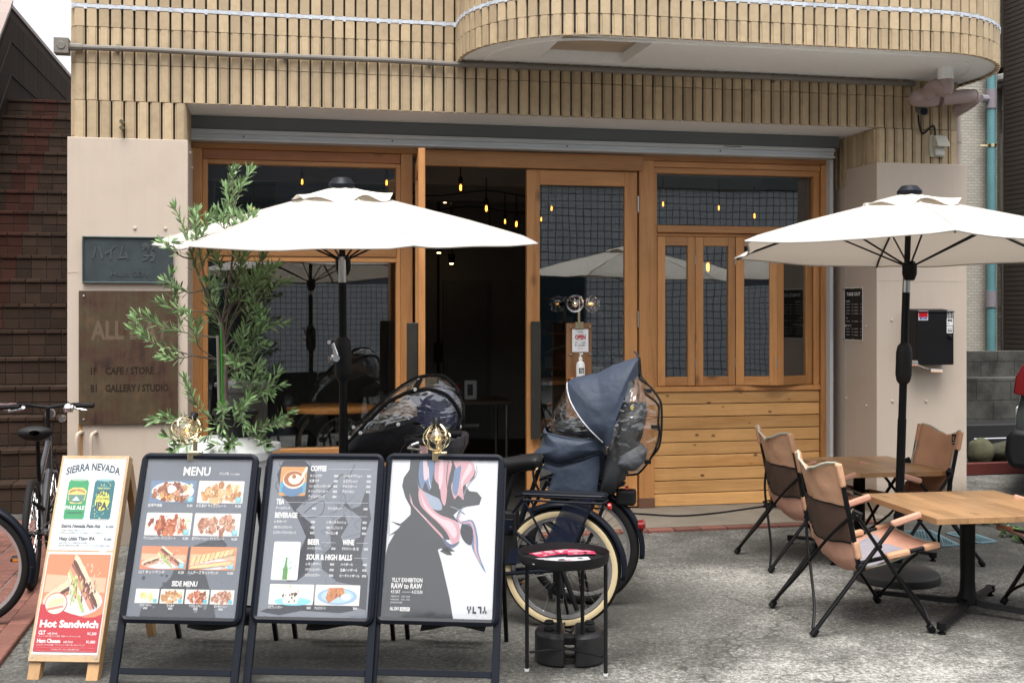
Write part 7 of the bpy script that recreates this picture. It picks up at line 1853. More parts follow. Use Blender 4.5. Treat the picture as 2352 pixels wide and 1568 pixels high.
def vinyl(name, refl, wav, wsc):
    m = glass(name, (.93, .93, .92), refl, 0, rough=.06, edge=.85)
    nt = m.node_tree; gl = [n for n in nt.nodes if n.type == 'BSDF_GLOSSY'][0]
    v = coords(nt, (1.0, 1.0, 2.4)); bn = nt.nodes.new('ShaderNodeBump'); bn.inputs['Strength'].default_value = wav; bn.inputs['Distance'].default_value = .05
    nt.links.new(noisen(nt, v, wsc, 3, .55, .8), bn.inputs['Height']); nt.links.new(bn.outputs[0], gl.inputs['Normal']); return m
M['vinyl'] = vinyl('clear_crinkled_vinyl', .11, .8, 4.0)
M['vinyl2'] = vinyl('clear_wavy_vinyl', .14, .75, 2.6)
M['navycloth'] = mat('slate_blue_nylon', (.034, .046, .072), .62, spec=.35, var=.12, vs=7, bump=.5, bs=6, bd=.03)
M['darknylon'] = mat('black_nylon_cover', (.014, .014, .017), .6, spec=.3, var=.15, vs=8, bump=.4, bs=10, bd=.03)
M['seatpl'] = mat('charcoal_seat_plastic', (.03, .032, .036), .5, var=.1)
zr_ = lambda x, y: side(1177 + x * .2271, 792.4 + y * .2271, near * .1)
CS = empty('child_seat'); tag(CS, 'rear child seat under a slate blue rain cover with clear vinyl sides', 'child seat', 'rain covered child seats'); CS.location = Mb @ Vector((-.2, 0, .75)); CS.rotation_euler = bB.rotation_euler
def attach(o, e): o.location = Matrix.Rotation(-e.rotation_euler.z, 3, 'Z') @ (bB.location - e.location); return o
outer = [zr_(*p) for p in ((340, 800), (380, 690), (450, 560), (540, 370), (620, 330), (850, 280), (1000, 200), (1200, 140), (1262, 130), (1275, 320), (1340, 400), (1400, 460), (1480, 580), (1495, 700), (1490, 900), (1465, 1050), (1390, 1150), (1330, 1240), (1250, 1320), (1150, 1335), (1010, 1310), (960, 1250), (930, 1120), (880, 1060), (700, 1030), (480, 960), (360, 900))]
sw = Swell(outer, .21)
attach(sw.surf(outer, 'clear_cover', M['vinyl'], CS, wr=.016, ws=10, rings=26, n=3), CS)
can_ = [zr_(*p) for p in ((535, 380), (600, 335), (850, 285), (1000, 205), (1200, 140), (1258, 134), (1268, 310), (1195, 335), (1178, 440), (1125, 600), (1075, 730), (1052, 850), (1020, 985), (985, 1010), (930, 965), (895, 925), (800, 820), (700, 700), (610, 570), (560, 460))]
attach(sw.surf(can_, 'canopy', M['navycloth'], CS, off=.012, wr=.007, ws=5, rings=26, n=8), CS)
ap = [zr_(*p) for p in ((320, 830), (345, 865), (430, 890), (560, 918), (700, 938), (860, 938), (925, 985), (900, 1070), (840, 1105), (700, 1140), (470, 1195), (300, 1125), (205, 1105), (255, 1045), (325, 1015))]
sw2 = Swell([zr_(*p) for p in ((300, 820), (430, 860), (700, 900), (960, 920), (960, 1060), (850, 1130), (700, 1180), (470, 1240), (280, 1160), (180, 1105), (240, 1030), (300, 980))], .2, 3.5)
attach(sw2.surf(ap, 'front_apron', M['navycloth'], CS, off=.012, wr=.010, ws=6, n=8), CS)
sk = [zr_(*p) for p in ((285, 1165), (470, 1200), (700, 1150), (885, 1105), (885, 1250), (850, 1545), (320, 1545), (395, 1400), (420, 1270), (300, 1228))]
sw3 = Swell([zr_(*p) for p in ((250, 1140), (470, 1170), (920, 1060), (930, 1250), (890, 1600), (280, 1600), (370, 1400), (380, 1290), (260, 1240))], .17, 5)
attach(sw3.surf(sk, 'foot_apron', M['navycloth'], CS, off=.0, wr=.010, ws=6, n=8), CS)
shell = [zr_(*p) for p in ((1115, 600), (1330, 585), (1345, 700), (1290, 950), (1180, 1250), (1090, 1420), (1000, 1545), (860, 1545), (900, 1300), (950, 1080), (1040, 900))]
sw4 = Swell(shell, .15, 4); attach(sw4.surf(shell, 'seat_shell', M['seatpl'], CS, rings=10), CS)
inn_ = [zr_(*p) for p in ((360, 830), (480, 770), (720, 775), (830, 860), (880, 930), (700, 930), (500, 900), (400, 880))]
attach(sw.surf(inn_, 'seat_liner', M['seatpl'], CS, off=-.05, rings=8), CS)
fleece = [zr_(*p) for p in ((1040, 1100), (1150, 1030), (1280, 1010), (1345, 1080), (1330, 1200), (1230, 1290), (1090, 1280), (1010, 1220))]
sw5 = Swell(fleece, .17, 3); attach(sw5.surf(fleece, 'cushion', mat('grey_fleece_cushion', (.10, .105, .12), .9, var=.2, vs=12, bump=.4, bs=40), CS, rings=10, wr=.008), CS)
attach(sw.cord([zr_(*p) for p in ((1262, 130), (1275, 325), (1340, 400), (1400, 460), (1480, 580), (1495, 700), (1490, 900), (1465, 1050), (1390, 1150), (1330, 1240), (1250, 1320), (1150, 1333), (1010, 1308), (958, 1250), (935, 1120))], .006, 'edge_piping', M['rubber'], CS), CS)
attach(sw.cord([zr_(*p) for p in ((1330, 440), (1360, 500), (1440, 570), (1475, 640), (1470, 780), (1478, 900), (1440, 1060), (1380, 1170))], .006, 'edge_piping', M['rubber'], CS, off=.006, sides=(1,)), CS)
attach(sw.cord([zr_(*p) for p in ((537, 385), (560, 460), (610, 570), (700, 700), (800, 820), (895, 925), (935, 968))], (.0035), 'seam', M['zinc'], CS, off=.016, sides=(1,)), CS)
attach(sw2.cord([zr_(*p) for p in ((330, 868), (430, 892), (560, 920), (700, 940), (860, 940), (925, 985), (900, 1070), (700, 1140), (470, 1195), (300, 1125), (208, 1105))], .005, 'edge_piping', M['navycloth'], CS, off=.016, sides=(1,)), CS)
for x, y, a in ((1370, 465, 20), (1437, 825, 80), (1355, 1195, 40)):
    q = zr_(x, y); yy = near * (sw.y(q) + .01); tabs = MB(); tabs.box(q[0] - .02, q[0] + .02, yy - .004, yy + .004, q[1] - .011, q[1] + .011); attach(tabs.build('fastening_tab', M['rubber'], CS, 0), CS)
tb2 = MB(); q = zr_(1225, 622); tb2.prism([(0, .016), (.012, 0), (0, -.016), (-.012, 0)], near * .02, near * .023, lambda a, b, d: Vector((q[0] + a, d + near * .15, q[1] + b))); attach(tb2.build('warning_sticker', mat('yellow_sticker', (.6, .45, .1), .5), CS, 0), CS)
lp = MB(); q = zr_(1258, 130); lp.tube(smooth_path([(q[0], 0, q[1] - .01), (q[0] + .012, 0, q[1] + .02), (q[0] + .028, 0, q[1] + .035)], 4), .006, 6); attach(lp.build('pull_loop', M['navycloth'], CS), CS)
st_ = MB(); pa, pb_ = zr_(225, 1130), zr_(300, 1530); st_.tube(smooth_path([(pa[0], near * .12, pa[1]), (pa[0] - .0, near * .13, (pa[1] + pb_[1]) / 2), (pb_[0], near * .1, pb_[1])], 5), .008, 6); attach(st_.build('strap', M['rubber'], CS), CS)

zl_ = lambda x, y: side(746.5 + x * .16843, 792.4 + y * .16843, near * .1)
FS = empty('child_seat'); tag(FS, 'front child seat under a domed clear rain cover with black piping', 'child seat', 'rain covered child seats'); FS.location = Mb @ Vector((.85, 0, .75)); FS.rotation_euler = bB.rotation_euler
out2 = [zl_(*p) for p in ((130, 1600), (180, 1430), (340, 1115), (450, 1040), (600, 890), (800, 710), (1000, 560), (1200, 455), (1400, 425), (1550, 440), (1690, 550), (1780, 680), (1815, 900), (1810, 1100), (1780, 1230), (1750, 1600))]
wL = Swell(out2, .2, 2.4)
attach(wL.surf(out2, 'clear_cover', M['vinyl2'], FS, wr=.014, ws=9, rings=26, n=3), FS)
body = [zl_(*p) for p in ((150, 1620), (200, 1430), (345, 1250), (560, 1190), (800, 1172), (1000, 1115), (1250, 1045), (1430, 1120), (1780, 1140), (1790, 1300), (1760, 1620))]
attach(wL.surf(body, 'lower_cover', M['darknylon'], FS, off=.007, wr=.008), FS)
cush = [zl_(*p) for p in ((1150, 690), (1330, 610), (1560, 560), (1700, 650), (1770, 800), (1790, 1000), (1760, 1130), (1400, 1090), (1200, 1000), (1080, 850))]
attach(wL.surf(cush, 'seat_back', mat('dark_violet_pad', (.03, .035, .095), .6, var=.2), FS, off=-.05, rings=8), FS)
liner = [zl_(*p) for p in ((420, 1180), (700, 1010), (1000, 960), (1250, 1000), (1240, 1050), (1000, 1115), (800, 1170), (560, 1190))]
attach(wL.surf(liner, 'seat_liner', M['seatpl'], FS, off=-.04, rings=8), FS)
pad = [zl_(*p) for p in ((760, 960), (860, 880), (1050, 780), (1200, 730), (1290, 810), (1300, 960), (1150, 960), (950, 935))]
attach(wL.surf(pad, 'inner_blanket', mat('beige_pink_blanket', (.33, .25, .21), .9, var=.2), FS, off=-.04, rings=8), FS)
bag = [zl_(*p) for p in ((1140, 1330), (1290, 1270), (1470, 1195), (1700, 1200), (1800, 1215), (1850, 1250), (1840, 1400), (1740, 1600), (1170, 1600))]
wb_ = Swell([tuple(Vector(p)) for p in bag], .235, 4); attach(wb_.surf(bag, 'side_bag', mat('dark_grey_nylon_bag', (.045, .044, .052), .65, var=.12, bump=.4, bs=9, bd=.03), FS, wr=.008), FS)
for pts in (((130, 1490), (230, 1345), (340, 1112), (450, 1040), (600, 895), (800, 715), (1000, 562), (1200, 457), (1400, 427), (1550, 442), (1690, 552), (1780, 690)), ((180, 1500), (330, 1330), (600, 1060), (870, 790), (1050, 690), (1200, 625), (1400, 595), (1560, 620), (1690, 700), (1780, 860), (1805, 1000), (1785, 1150))):
    attach(wL.cord([zl_(*p) for p in pts], .011, 'edge_piping', M['rubber'], FS), FS)
bd_ = MB(); a_, b_ = zl_(1285, 470), zl_(1285, 600); 
for p, q in ((a_, b_),): bd_.tube([(p[0], near * wL.y(p, .006), p[1]), (((p[0] + q[0]) / 2), near * wL.y(((p[0] + q[0]) / 2, (p[1] + q[1]) / 2), .006), (p[1] + q[1]) / 2), (q[0], near * wL.y(q, .006), q[1])], .016, 8)
attach(bd_.build('strap', M['rubber'], FS), FS)
for x, y in ((1280, 480), (1280, 594), (385, 1120), (345, 1255), (1080, 1055), (1800, 1125), (540, 1180)):
    q = zl_(x, y); sn = MB(); sn.lathe([(.012, 0), (.01, .005), (.003, .007)], 10, Vector((q[0], near * (wL.y(q) + .016), q[1])), Matrix.Rotation(R(-90 * near), 3, 'X')); attach(sn.build('snap_button', M['white'], FS), FS)

# ---- bikes at the foot of the stair
CR = onZ(74, 1352)
dC = Vector((-.06, 1, 0)).normalized()
bC, gC = bicycle(CR, dC, 'black sports bicycle seen from behind at the foot of the stair', dict(r=.335, wb=1.04, frame=mat('black_frame_silver_decals', (.035, .036, .042), .3, coat=.4), rim=M['black'], tw=.02, seat=.93, bar=1.05, hw=.29, sweep=.03, fender=0, stand=0, hd0=.62, hd1=.86, sl=.29, sw=.25, crank=75, light=1))
m = MB(); m.tube(smooth_path([(.0, .03, .55), (.1, .06, .52), (.16, .03, .5), (.1, -.05, .47), (.0, -.05, .5), (-.04, 0, .54)], 5), .012, 8); m.build('cable_lock', M['rubber'], bC)
m = MB(); m.lathe([(.03, -.03), (.034, 0), (.02, .026), (.005, .03)], 14, (gC['HD1'].x - .01, -.13, 1.045)); m.build('bell', M['chrome'], bC)
m = MB(); m.lathe([(.02, 0), (.023, .1), (.021, .105)], 12, (gC['HD1'].x - .06, -.09, .97), Matrix.Rotation(R(90), 3, 'Y')); m.build('torch', M['steel'], bC)
bE = copy_tree(bC); pE = dep(74 - 205, 1352, pix(CR)[2]); bE.location = (pE.x, pE.y, 0); bE.location.x += .02; bE['label'] = 'bicycle with a mauve grip reaching in at the left edge'
mg = mat('mauve_grip', (.17, .07, .08), .6)
for c_ in bE.children:
    if c_.name.startswith('grip'): c_.data = c_.data.copy(); c_.data.materials[0] = mg
DR = onZ(-74, 1440); dD = Vector((-1, .12, 0)).normalized()
bD, gD = bicycle(DR, dD, 'black city bicycle whose rear wheel and fender enter at the lower left', dict(r=.325, wb=1.08, frame=M['blackgloss'], rim=M['silverrim'], tw=.022, seat=.85, bar=1.0, step=1, stand=1, crank=185))
fender(bD, gD['RH'], .343, 10 + 170, 195, M['blackgloss'])

# ================================================================= inside the cafe
M['wire'] = M['rubber']
def bulbs():
    k = 0
    for px, py, Y, sc in ((694, 417, 11.0, 1), (810, 396, 11.8, .8), (888, 419, 10.8, 1), (583, 482, 11.5, .9), (1058, 430, 10.8, 1.15), (1117, 478, 10.6, 1.1), (1160, 508, 11.6, .8), (1186, 514, 10.8, 1), (1124, 530, 12.5, .8), (1267, 478, 11, .9), (1243, 503, 11.8, .8), (1523, 468, 11, .9), (1651, 477, 11, .9), (1733, 495, 10.6, 1), (1626, 612, 10.2, 1.7)):
        p = onY(px, py, Y); s_ = .028 * sc * Y / 10.5
        e = empty('string_bulb', p)
        where = {1626: 'behind the folding window', 694: 'left in the upper left window', 810: 'middle of the upper left window', 888: 'right in the upper left window', 583: 'faint one just left of the left parasol top', 1058: 'highest in the open doorway', 1117: 'in the middle of the open doorway', 1160: 'upper right in the doorway, smaller of two', 1186: 'larger one at the right side of the doorway', 1124: 'lowest in the doorway above the parasol edge', 1267: 'upper one in the glass door', 1243: 'lower one in the glass door', 1523: 'left in the upper right window', 1651: 'middle of the upper right window', 1733: 'right in the upper right window'}[px]
        tag(e, 'glowing string bulb ' + where, 'light bulb', 'string bulbs inside the cafe')
        m = MB(); m.lathe([(.003, -s_ * 1.5), (s_ * .75, -s_ * .9), (s_ * .9, -s_ * .2), (s_ * .5, s_ * .9), (s_ * .45, s_ * 1.2)], 12, p); m.build('bulb_glass', M['lampglass'], e, 60, world=True)
        m = MB(); m.lathe([(s_ * .12, -s_ * 1.0), (s_ * .32, -s_ * .7), (s_ * .32, s_ * .4), (s_ * .12, s_ * .7)], 8, p); m.build('filament', M['bulb'], e, 60, world=True)
        m = MB(); m.lathe([(s_ * .6, s_ * 1.0), (s_ * .65, s_ * 2.6), (s_ * .2, s_ * 3.2)], 10, p); m.tube([p + Vector((0, 0, s_ * 3)), Vector((p.x, p.y, min(ZSOF - .1, p.z + .28)))], .006, 5); m.build('socket', M['black'], e, world=True)
bulbs()
for px, py, Y, lab in ((1022, 466, 14.3, 'highest of the ceiling spots glowing in the doorway'), (1008, 582, 14.5, 'middle glowing spot in the doorway'), (1037, 607, 14.2, 'lowest glowing spot in the doorway')):
    p = onY(px, py, Y); m = MB(); m.lathe([(.018, 0), (.03, .02)], 12, p); o = m.build('spot_lamp', M['spot']); tag(o, lab, 'spot lamp', 'spot lamps inside the cafe')
    m = MB(); m.lathe([(.035, .012), (.045, .12), (.02, .14)], 12, p); m.tube([p + Vector((0, 0, .13)), Vector((p.x, p.y, ZSOF - .1))], .01, 6); m.build('shade', M['black'], o)
for y, z0, lab in ((10.8, 2.85, 'front black festoon wire of the cafe bulbs'), (11.7, 2.78, 'rear black festoon wire of the cafe bulbs')):
    m = MB(); pts = [(x, y + .1 * math.sin(x), z0 - .06 * math.sin(x * 3.1) ** 2) for x in [X0r + .1 + (X1r - X0r - .2) * i / 40 for i in range(41)]]; m.tube(pts, .007, 5); tag(m.build('festoon_wire', M['rubber']), lab, 'wire', 'festoon wires inside the cafe')
tcn = onY(762, 932, 10.0); ct = Vector((tcn.x, 10.0, 0)); zt = tcn.z
IT = empty('round_table', (ct.x, ct.y, .024)); tag(IT, 'round varnished wooden table behind the left cafe window', 'table')
M['varnish'] = wood('varnished_round_top', 0, (.50, .20, .06), (.32, .10, .025), rough=.25, coat=.5, knots=0)
m = MB(); m.lathe([(.005, zt), (.37, zt), (.385, zt - .012), (.385, zt - .035), (.37, zt - .045), (.005, zt - .045)], 48, Vector((ct.x, ct.y, 0))); m.build('tabletop', M['varnish'], IT, 40, world=True)
m = MB(); m.lathe([(.2, .025), (.2, .05), (.04, .08), (.03, .12), (.03, zt - .07), (.1, zt - .047)], 18, Vector((ct.x, ct.y, 0))); m.build('pedestal', M['black'], IT, world=True)
def seated(name_loc, yaw, label, cloth, hands):
    e = empty('person', name_loc, yaw); tag(e, label, 'person', 'people seated inside the cafe')
    # one continuous skinned body: x forward
    J = {'pel': (0, 0, .5, .13, .12), 'wai': (.0, 0, .68, .125, .1), 'che': (.03, 0, .88, .15, .11), 'nek': (.03, 0, 1.06, .052, .052), 'jaw': (.06, 0, 1.13, .055, .055), 'hea': (.055, 0, 1.2, .078, .082), 'top': (.04, 0, 1.28, .06, .066)}
    E_ = [('pel', 'wai'), ('wai', 'che'), ('che', 'nek'), ('nek', 'jaw'), ('jaw', 'hea'), ('hea', 'top')]
    for s_, n_ in ((-1, 'r'), (1, 'l')):
        J['sh' + n_] = (.02, s_ * .17, .98, .06, .06); J['el' + n_] = (.13, s_ * .25, .74, .045, .045); J['wr' + n_] = (hands[0], s_ * hands[1], hands[2], .028, .025); J['ha' + n_] = (hands[0] + .07, s_ * (hands[1] - .03), hands[2] + .01, .034, .016)
        J['hi' + n_] = (.05, s_ * .09, .5, .085, .08); J['kn' + n_] = (.44, s_ * .11, .5, .06, .06); J['an' + n_] = (.42, s_ * .11, .1, .04, .04); J['fo' + n_] = (.56, s_ * .12, .05, .038, .03)
        E_ += [('che', 'sh' + n_), ('sh' + n_, 'el' + n_), ('el' + n_, 'wr' + n_), ('wr' + n_, 'ha' + n_), ('pel', 'hi' + n_), ('hi' + n_, 'kn' + n_), ('kn' + n_, 'an' + n_), ('an' + n_, 'fo' + n_)]
        for f in range(5):
            yy = (f - 1.5) * .014 if f < 4 else None
            b = J['ha' + n_]
            if f < 4: J[f'f{f}a' + n_] = (b[0] + .045, b[1] + s_ * yy, b[2], .009, .009); J[f'f{f}b' + n_] = (b[0] + .08 - .006 * abs(f - 1), b[1] + s_ * yy, b[2] - .015, .008, .008)
            else: J[f'f{f}a' + n_] = (b[0] + .01, b[1] - s_ * .03, b[2], .010, .010); J[f'f{f}b' + n_] = (b[0] + .04, b[1] - s_ * .042, b[2] - .004, .009, .009)
            E_ += [('ha' + n_, f'f{f}a' + n_), (f'f{f}a' + n_, f'f{f}b' + n_)]
    ks = list(J); me = bpy.data.meshes.new('body'); me.from_pydata([J[k][:3] for k in ks], [(ks.index(a), ks.index(b)) for a, b in E_], [])
    o = bpy.data.objects.new('body', me); C.objects.link(o); o.parent = e
    o.modifiers.new('skin', 'SKIN'); sv = me.skin_vertices[0].data
    for i, k in enumerate(ks): sv[i].radius = J[k][3:5]; sv[i].use_root = (k == 'pel')
    o.modifiers.new('sub', 'SUBSURF').render_levels = 2
    # skin above the collar and on the hands, cloth elsewhere
    m_, nt, b = nodes('clothed_body_' + label.split()[1]); v = nt.nodes.new('ShaderNodeTexCoord'); sx = nt.nodes.new('ShaderNodeSeparateXYZ'); nt.links.new(v.outputs['Object'], sx.inputs[0])
    head = mathn(nt, 'GREATER_THAN', sx.outputs[2], 1.035); hand = mathn(nt, 'MULTIPLY', mathn(nt, 'GREATER_THAN', sx.outputs[0], hands[0] - .01), mathn(nt, 'GREATER_THAN', sx.outputs[2], .6))
    nt.links.new(mixc(nt, mathn(nt, 'MAXIMUM', head, hand), cloth, (.42, .24, .16)), b.inputs['Base Color']); b.inputs['Roughness'].default_value = .8; me.materials.append(m_)
    hr = MB()
    def hfn(u, v_):
        a = 2 * math.pi * u; t = v_ * math.pi * .62; d = Vector((math.sin(t) * math.cos(a), math.sin(t) * math.sin(a), math.cos(t)))
        back = max(0, -d.x); k = 1.0 if d.x < .35 else 1 - (d.x - .35) * .35
        return Vector((.048 + d.x * .104 * k, d.y * .09, 1.205 + d.z * .11 - back * .01)) + d * .006 * noise.noise(d * 9)
    hr.grid(hfn, 26, 12, wrap=True); hr.build('hair', mat('black_hair', (.012, .011, .011), .55), e, 80)
    er = MB()
    for s_ in (-1, 1): er.lathe([(.004, -.008), (.018, -.006), (.022, .0), (.012, .006), (.004, .005)], 12, (.045, s_ * .088, 1.175), Matrix.Rotation(R(90), 3, 'X') @ Matrix.Scale(1.5, 3, (0, 1, 0)))
    er.build('ears', mat('skin', (.42, .24, .16), .6), e)
    fc = MB()
    for s_ in (-1, 1): fc.lathe([(.002, -.004), (.009, 0), (.002, .004)], 8, (.127, s_ * .03, 1.19), Matrix.Rotation(R(90), 3, 'Y'))
    fc.tube([(.135, 0, 1.185), (.15, 0, 1.155), (.138, 0, 1.148)], [.006, .011, .008], 8); fc.tube([(.128, -.022, 1.118), (.134, 0, 1.116), (.128, .022, 1.118)], .004, 6); fc.build('face_features', mat('face_dark', (.12, .06, .045), .6), e)
    return e
q = onY(660, 935, 10.05); seated(Vector((q.x, 10.05, q.z - 1.2)), R(75), 'person in a dark pullover with short black hair, back to the cafe window', (.018, .022, .03), (.33, .15, .76))
q2 = onY(880, 900, 10.9); seated(Vector((q2.x, 10.75, q.z - 1.2)), R(205), 'person in a denim jacket seated beyond the round cafe table', (.03, .05, .085), (.36, .12, .68))
for px, Y, lab in ((660, 10.05, 'dark stool under the person with back to the window'), (880, 10.75, 'dark stool under the person in the denim jacket')):
    p = onY(px, 930, Y); zs = .45; s = empty('stool', (p.x, Y, .024)); tag(s, lab, 'stool', 'stools inside the cafe')
    m = MB(); m.lathe([(.005, zs - .03), (.17, zs - .03), (.175, zs - .01), (.17, zs), (.005, zs)], 24, Vector((p.x, Y, 0))); m.build('seat', M['varnish'], s, world=True)
    for k in range(4): a = R(45 + 90 * k); m = MB(); m.tube([Vector((p.x + .12 * math.cos(a), Y + .12 * math.sin(a), zs - .03)), Vector((p.x + .17 * math.cos(a), Y + .17 * math.sin(a), .024))], .012, 8); m.build('leg', M['black'], s, world=True)
# counter with things at the right
cx0, cx1 = XP(1260, 11.2), X1r - .35
CN = empty('counter', ((cx0 + cx1) / 2, 11.4, .024)); tag(CN, 'long dark wooden counter behind the glass door and folding windows', 'counter')
m = MB(); m.box(cx0, cx1, 11.1, 11.7, .024, .98); m.build('cabinet', mat('dark_counter_front', (.05, .035, .025), .6), CN, 0, world=True)
m = MB(); m.box(cx0 - .03, cx1, 11.05, 11.75, .981, 1.02); m.build('worktop', M['varnish'], CN, 0, bevel=.003, world=True)
pm = M['glass']
for i in range(6):
    x = XP(1385 + i * 13, 11.2); m = MB(); m.lathe([(.03, 1.02), (.032, 1.12), (.034, 1.13), (.028, 1.13), (.026, 1.03)], 14, (x, 11.2, 0)); tag(m.build('glass_jar', mat('jar_glass', (.2, .22, .22), .1, coat=.6)), f'small clear glass in the row on the counter behind the glass door', 'glass', 'glasses on the cafe counter')
x = XP(1425, 11.3); BL = empty('striped_canister', (x, 11.35, 1.02)); tag(BL, 'black and white striped canister with pale lid on the cafe counter', 'canister')
m = MB(); m.lathe([(.075, 1.021), (.078, 1.17)], 24, (x, 11.35, 0), caps=False); m.build('body', M['white'], BL, world=True)
m = MB()
for k in range(14): a = k * .4488; m.bar((x + .078 * math.cos(a), 11.35 + .078 * math.sin(a), 1.025), (x + .079 * math.cos(a), 11.35 + .079 * math.sin(a), 1.168), .014, .006, (math.cos(a), math.sin(a), 0))
m.build('stripes', M['black'], BL, 0, world=True)
m = MB(); m.lathe([(.08, 1.171), (.07, 1.2), (.03, 1.23), (.005, 1.235)], 24, (x, 11.35, 0)); m.build('lid', M['beige_board'], BL, world=True)
pp = onY(1378, 770, 11.4); PL = empty('palm_plant', (pp.x, 11.45, 1.02)); tag(PL, 'potted palm with thin arching fronds on the cafe counter', 'plant')
m = MB(); m.lathe([(.05, 1.021), (.07, 1.14), (.062, 1.14), (.05, 1.1)], 16, (pp.x, 11.45, 0)); m.build('pot', M['whitepl'], PL, world=True)
m = MB(); random.seed(9)
for k in range(11):
    a = k * 2.4; L = random.uniform(.35, .6); d = Vector((math.cos(a), math.sin(a), 0)); pts = [Vector((pp.x, 11.45, 1.12)) + d * L * t + Vector((0, 0, L * (1.3 * t - 1.0 * t * t))) for t in [i / 8 for i in range(9)]]
    m.tube(pts, .004, 5)
    for i in range(2, 9):
        for s_ in (-1, 1): leaf_blade(m, pts[i], (d * .5 + Vector((-d.y, d.x, 0)) * s_ + Vector((0, 0, -.2))), .13 * (1 - .06 * i), .014)
m.build('fronds', M['leafm'], PL, 0, world=True)
SHL = empty('wall_shelf', (XP(1340, 14.6), 14.7, 1.3)); tag(SHL, 'dark back shelf with rows of stored goods deep inside the cafe', 'shelf')
m = MB(); sx0, sx1 = XP(1240, 14.6), XP(1480, 14.6)
for z in (.5, .95, 1.4, 1.85): m.box(sx0, sx1, 14.5, 14.85, z, z + .03)
m.box(sx0 - .03, sx0, 14.5, 14.85, .03, 2.2); m.box(sx1, sx1 + .03, 14.5, 14.85, .03, 2.2); m.build('boards', M['wdark'], SHL, 0, world=True)
for z in (.53, .98, 1.43):
    x = sx0 + .05
    while x < sx1 - .15:
        w_ = random.uniform(.08, .16); h_ = random.uniform(.12, .3); m = MB(); m.box(x, x + w_, 14.55, 14.75, z, z + h_); o = m.build('stored_box', mat('stored_box_' + str(len(bpy.data.materials)), random.choice([(.35, .3, .25), (.1, .15, .2), (.3, .08, .06), (.5, .5, .48)]), .7), smooth=0, bevel=.006); tag(o, 'small dim box on the back shelf deep inside the cafe', 'box', 'boxes on the back shelf'); x += w_ + random.uniform(.02, .1)
tbx = empty('cafe_counter_table', (XP(1075, 12.4), 12.4, .024)); tag(tbx, 'plain dim table with cards beyond the open doorway', 'table')
m = MB(); x0, x1 = XP(1010, 12.4), XP(1160, 12.4); m.box(x0, x1, 12.0, 12.7, .72, .76); m.build('tabletop', mat('dim_table_top', (.06, .04, .028), .6), tbx, 0, bevel=.004, world=True)
for a in (x0 + .05, x1 - .05):
    for b_ in (12.06, 12.64): m = MB(); m.tube([(a, b_, .024), (a, b_, .72)], .018, 8); m.build('leg', M['steel'], tbx, world=True)
m = MB(); xk = XP(1070, 12.2); m.box(xk, xk + .13, 12.28, 12.285, .76, .96); o = m.build('flyer', ink((.5, .5, .5)), smooth=0); tag(o, 'pale card standing on the dim table beyond the doorway', 'card')
mm = MB(); mm.box(xk + .03, xk + .09, 12.278, 12.2795, .8, .92); mm.build('print', ink((.08, .06, .07)), o, 0)
for k_, (px, lab) in enumerate(((1022, 'left dark red package on the dim table beyond the doorway'), (1045, 'right dark red package on the dim table beyond the doorway'))):
    x = XP(px, 12.4); m = MB(); m.box(x - .06, x + .06, 12.35, 12.5, .76, .92); tag(m.build('package', ink((.25, .03, .03)), smooth=0, bevel=.01), lab, 'package')

# ================================================================= parked car at the right edge
tC = 10.6
c0 = dep(2286, 1000, tC); c0.z = 0
CAR = empty('parked_car', c0 + Vector((1.27, 1.29, 0)), R(-40)); tag(CAR, 'silver grey hatchback parked at the right edge, its tail lamp showing', 'car')
# local: x forward from the rear bumper, y to the left (the visible corner is rear left at y=0)
def car_section(x):      # (z, half width) loop for the shell at x
    L = 4.1; hw = .86 - .10 * max(0, (.35 - x) / .35) ** 2 - .16 * max(0, (x - 3.5) / .6) ** 2
    if x < .9: zt = .95 + .55 * min(1, (x + .02) / .55) ** .6
    elif x < 2.3: zt = 1.52
    elif x < 3.1: zt = 1.52 - .55 * (x - 2.3) / .8
    else: zt = .97 - .15 * (x - 3.1)
    return hw, zt
m = MB(); xs_ = [0, .03, .1, .2, .35, .55, .9, 1.4, 1.9, 2.3, 2.7, 3.1, 3.5, 3.8, 4.0, 4.1]; vs = []; fs = []
for x in xs_:
    hw, zt = car_section(x); sh = .06 * max(0, (.3 - x) / .3)
    zb = .28 + .1 * max(0, (.2 - x) / .2)
    loop = [(-hw * .9, zb), (-hw, zb + .12), (-hw, .75), (-hw * .97, min(zt, .98)), (-hw * .74, zt - .04 if zt > 1 else zt), (-hw * .6, zt), (hw * .6, zt), (hw * .74, zt - .04 if zt > 1 else zt), (hw * .97, min(zt, .98)), (hw, .75), (hw, zb + .12), (hw * .9, zb)]
    vs += [Vector((x + (.06 if z > .9 and x < .2 else 0), y - .86, z)) for y, z in loop]
k = 12
for i in range(len(xs_) - 1): fs += [(i * k + j, i * k + (j + 1) % k, (i + 1) * k + (j + 1) % k, (i + 1) * k + j) for j in range(k)]
fs += [tuple(range(k)), tuple((len(xs_) - 1) * k + j for j in range(k - 1, -1, -1))]
m.add(vs, fs); m.build('body', mat('silver_green_car_paint', (.12, .14, .132), .3, .35, coat=.8), CAR, 50, bevel=.03, segs=3)
m = MB(); m.prism([(.35, 1.0), (.55, 1.42), (2.2, 1.46), (2.85, 1.0)], .0, .012, lambda a, b, d: Vector((a, d - .045 - .1 * max(0, b - 1.0), b))); m.build('side_window', M['black'], CAR, 0)
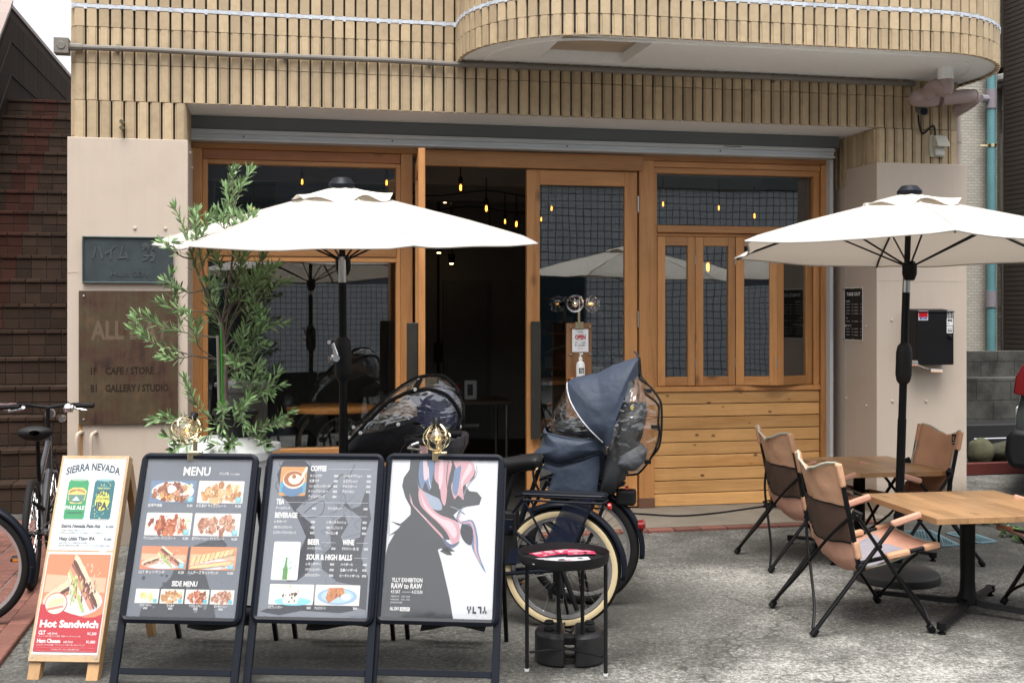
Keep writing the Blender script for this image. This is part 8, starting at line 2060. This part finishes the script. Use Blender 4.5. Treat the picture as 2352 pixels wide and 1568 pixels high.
m = MB(); m.prism([(-.7, 1.02), (-.62, 1.4), (.62, 1.4), (.7, 1.02)], -.01, .02, lambda a, b, d: Vector((.13 + d + (b - 1.02) * .55, a - .86, b))); m.build('rear_window', M['black'], CAR, 0)
for y0, y1 in ((-.24, .004), (-1.724, -1.48)):
    m = MB(); m.prism([(.012, .95), (.03, 1.10), (.085, 1.21), (.17, 1.24), (.29, 1.15), (.2, 1.0), (.1, .93)], y0, y1, lambda a, b_, d: Vector((a - .012, d, b_))); lo = m.build('tail_lamp', mat('red_tail_lens', (.15, .005, .008), .12, coat=.6), CAR, 40, bevel=.012, segs=2)
    m = MB(); m.prism([(.16, 1.03), (.16, 1.22), (.22, 1.19), (.265, 1.145), (.2, 1.02)], (y0 - .004) if y0 < -1 else y1, (y0 + .001) if y0 < -1 else y1 + .004, lambda a, b_, d: Vector((a - .012, d, b_))); m.build('clear_lens', M['blackgloss'], lo, 0)
m = MB()
for x in (.56, 3.2):
    for y in (-1.728, -.005): m.lathe([(.36, -.02), (.36, .02)], 32, (x, y, .33), Matrix.Rotation(R(90), 3, 'X'))
m.build('wheel_arch', M['blackmatte'], CAR, 0)
m = MB(); m.prism([(-.03, .27), (-.075, .4), (-.06, .56), (-.01, .63), (.2, .62), (.22, .45), (.18, .27)], -1.74, .02, lambda a, b_, d: Vector((a, d, b_))); m.build('bumper', M['blackmatte'], CAR, 40, bevel=.05, segs=3)
m = MB(); m.box(-.03, .0, -1.11, -.61, .62, .78); m.build('number_plate', M['white'], CAR, 0, bevel=.004)
for x in (.56, 3.2):
    for y in (-.1, -1.62):
        w_ = empty('wheel', (x, y, .31)); w_.parent = CAR
        m = MB(); m.lathe([(.2, -.1), (.29, -.1), (.31, -.07), (.31, .07), (.29, .1), (.2, .1)], 32, (0, 0, 0), Matrix.Rotation(R(90), 3, 'X')); m.build('tyre', M['rubber'], w_, 40)
        m = MB(); m.lathe([(.2, -.08), (.2, .085), (.14, .07), (.05, .09)], 20, (0, 0, 0), Matrix.Rotation(R(-90), 3, 'X')); m.build('rim', M['steel'], w_, 40)
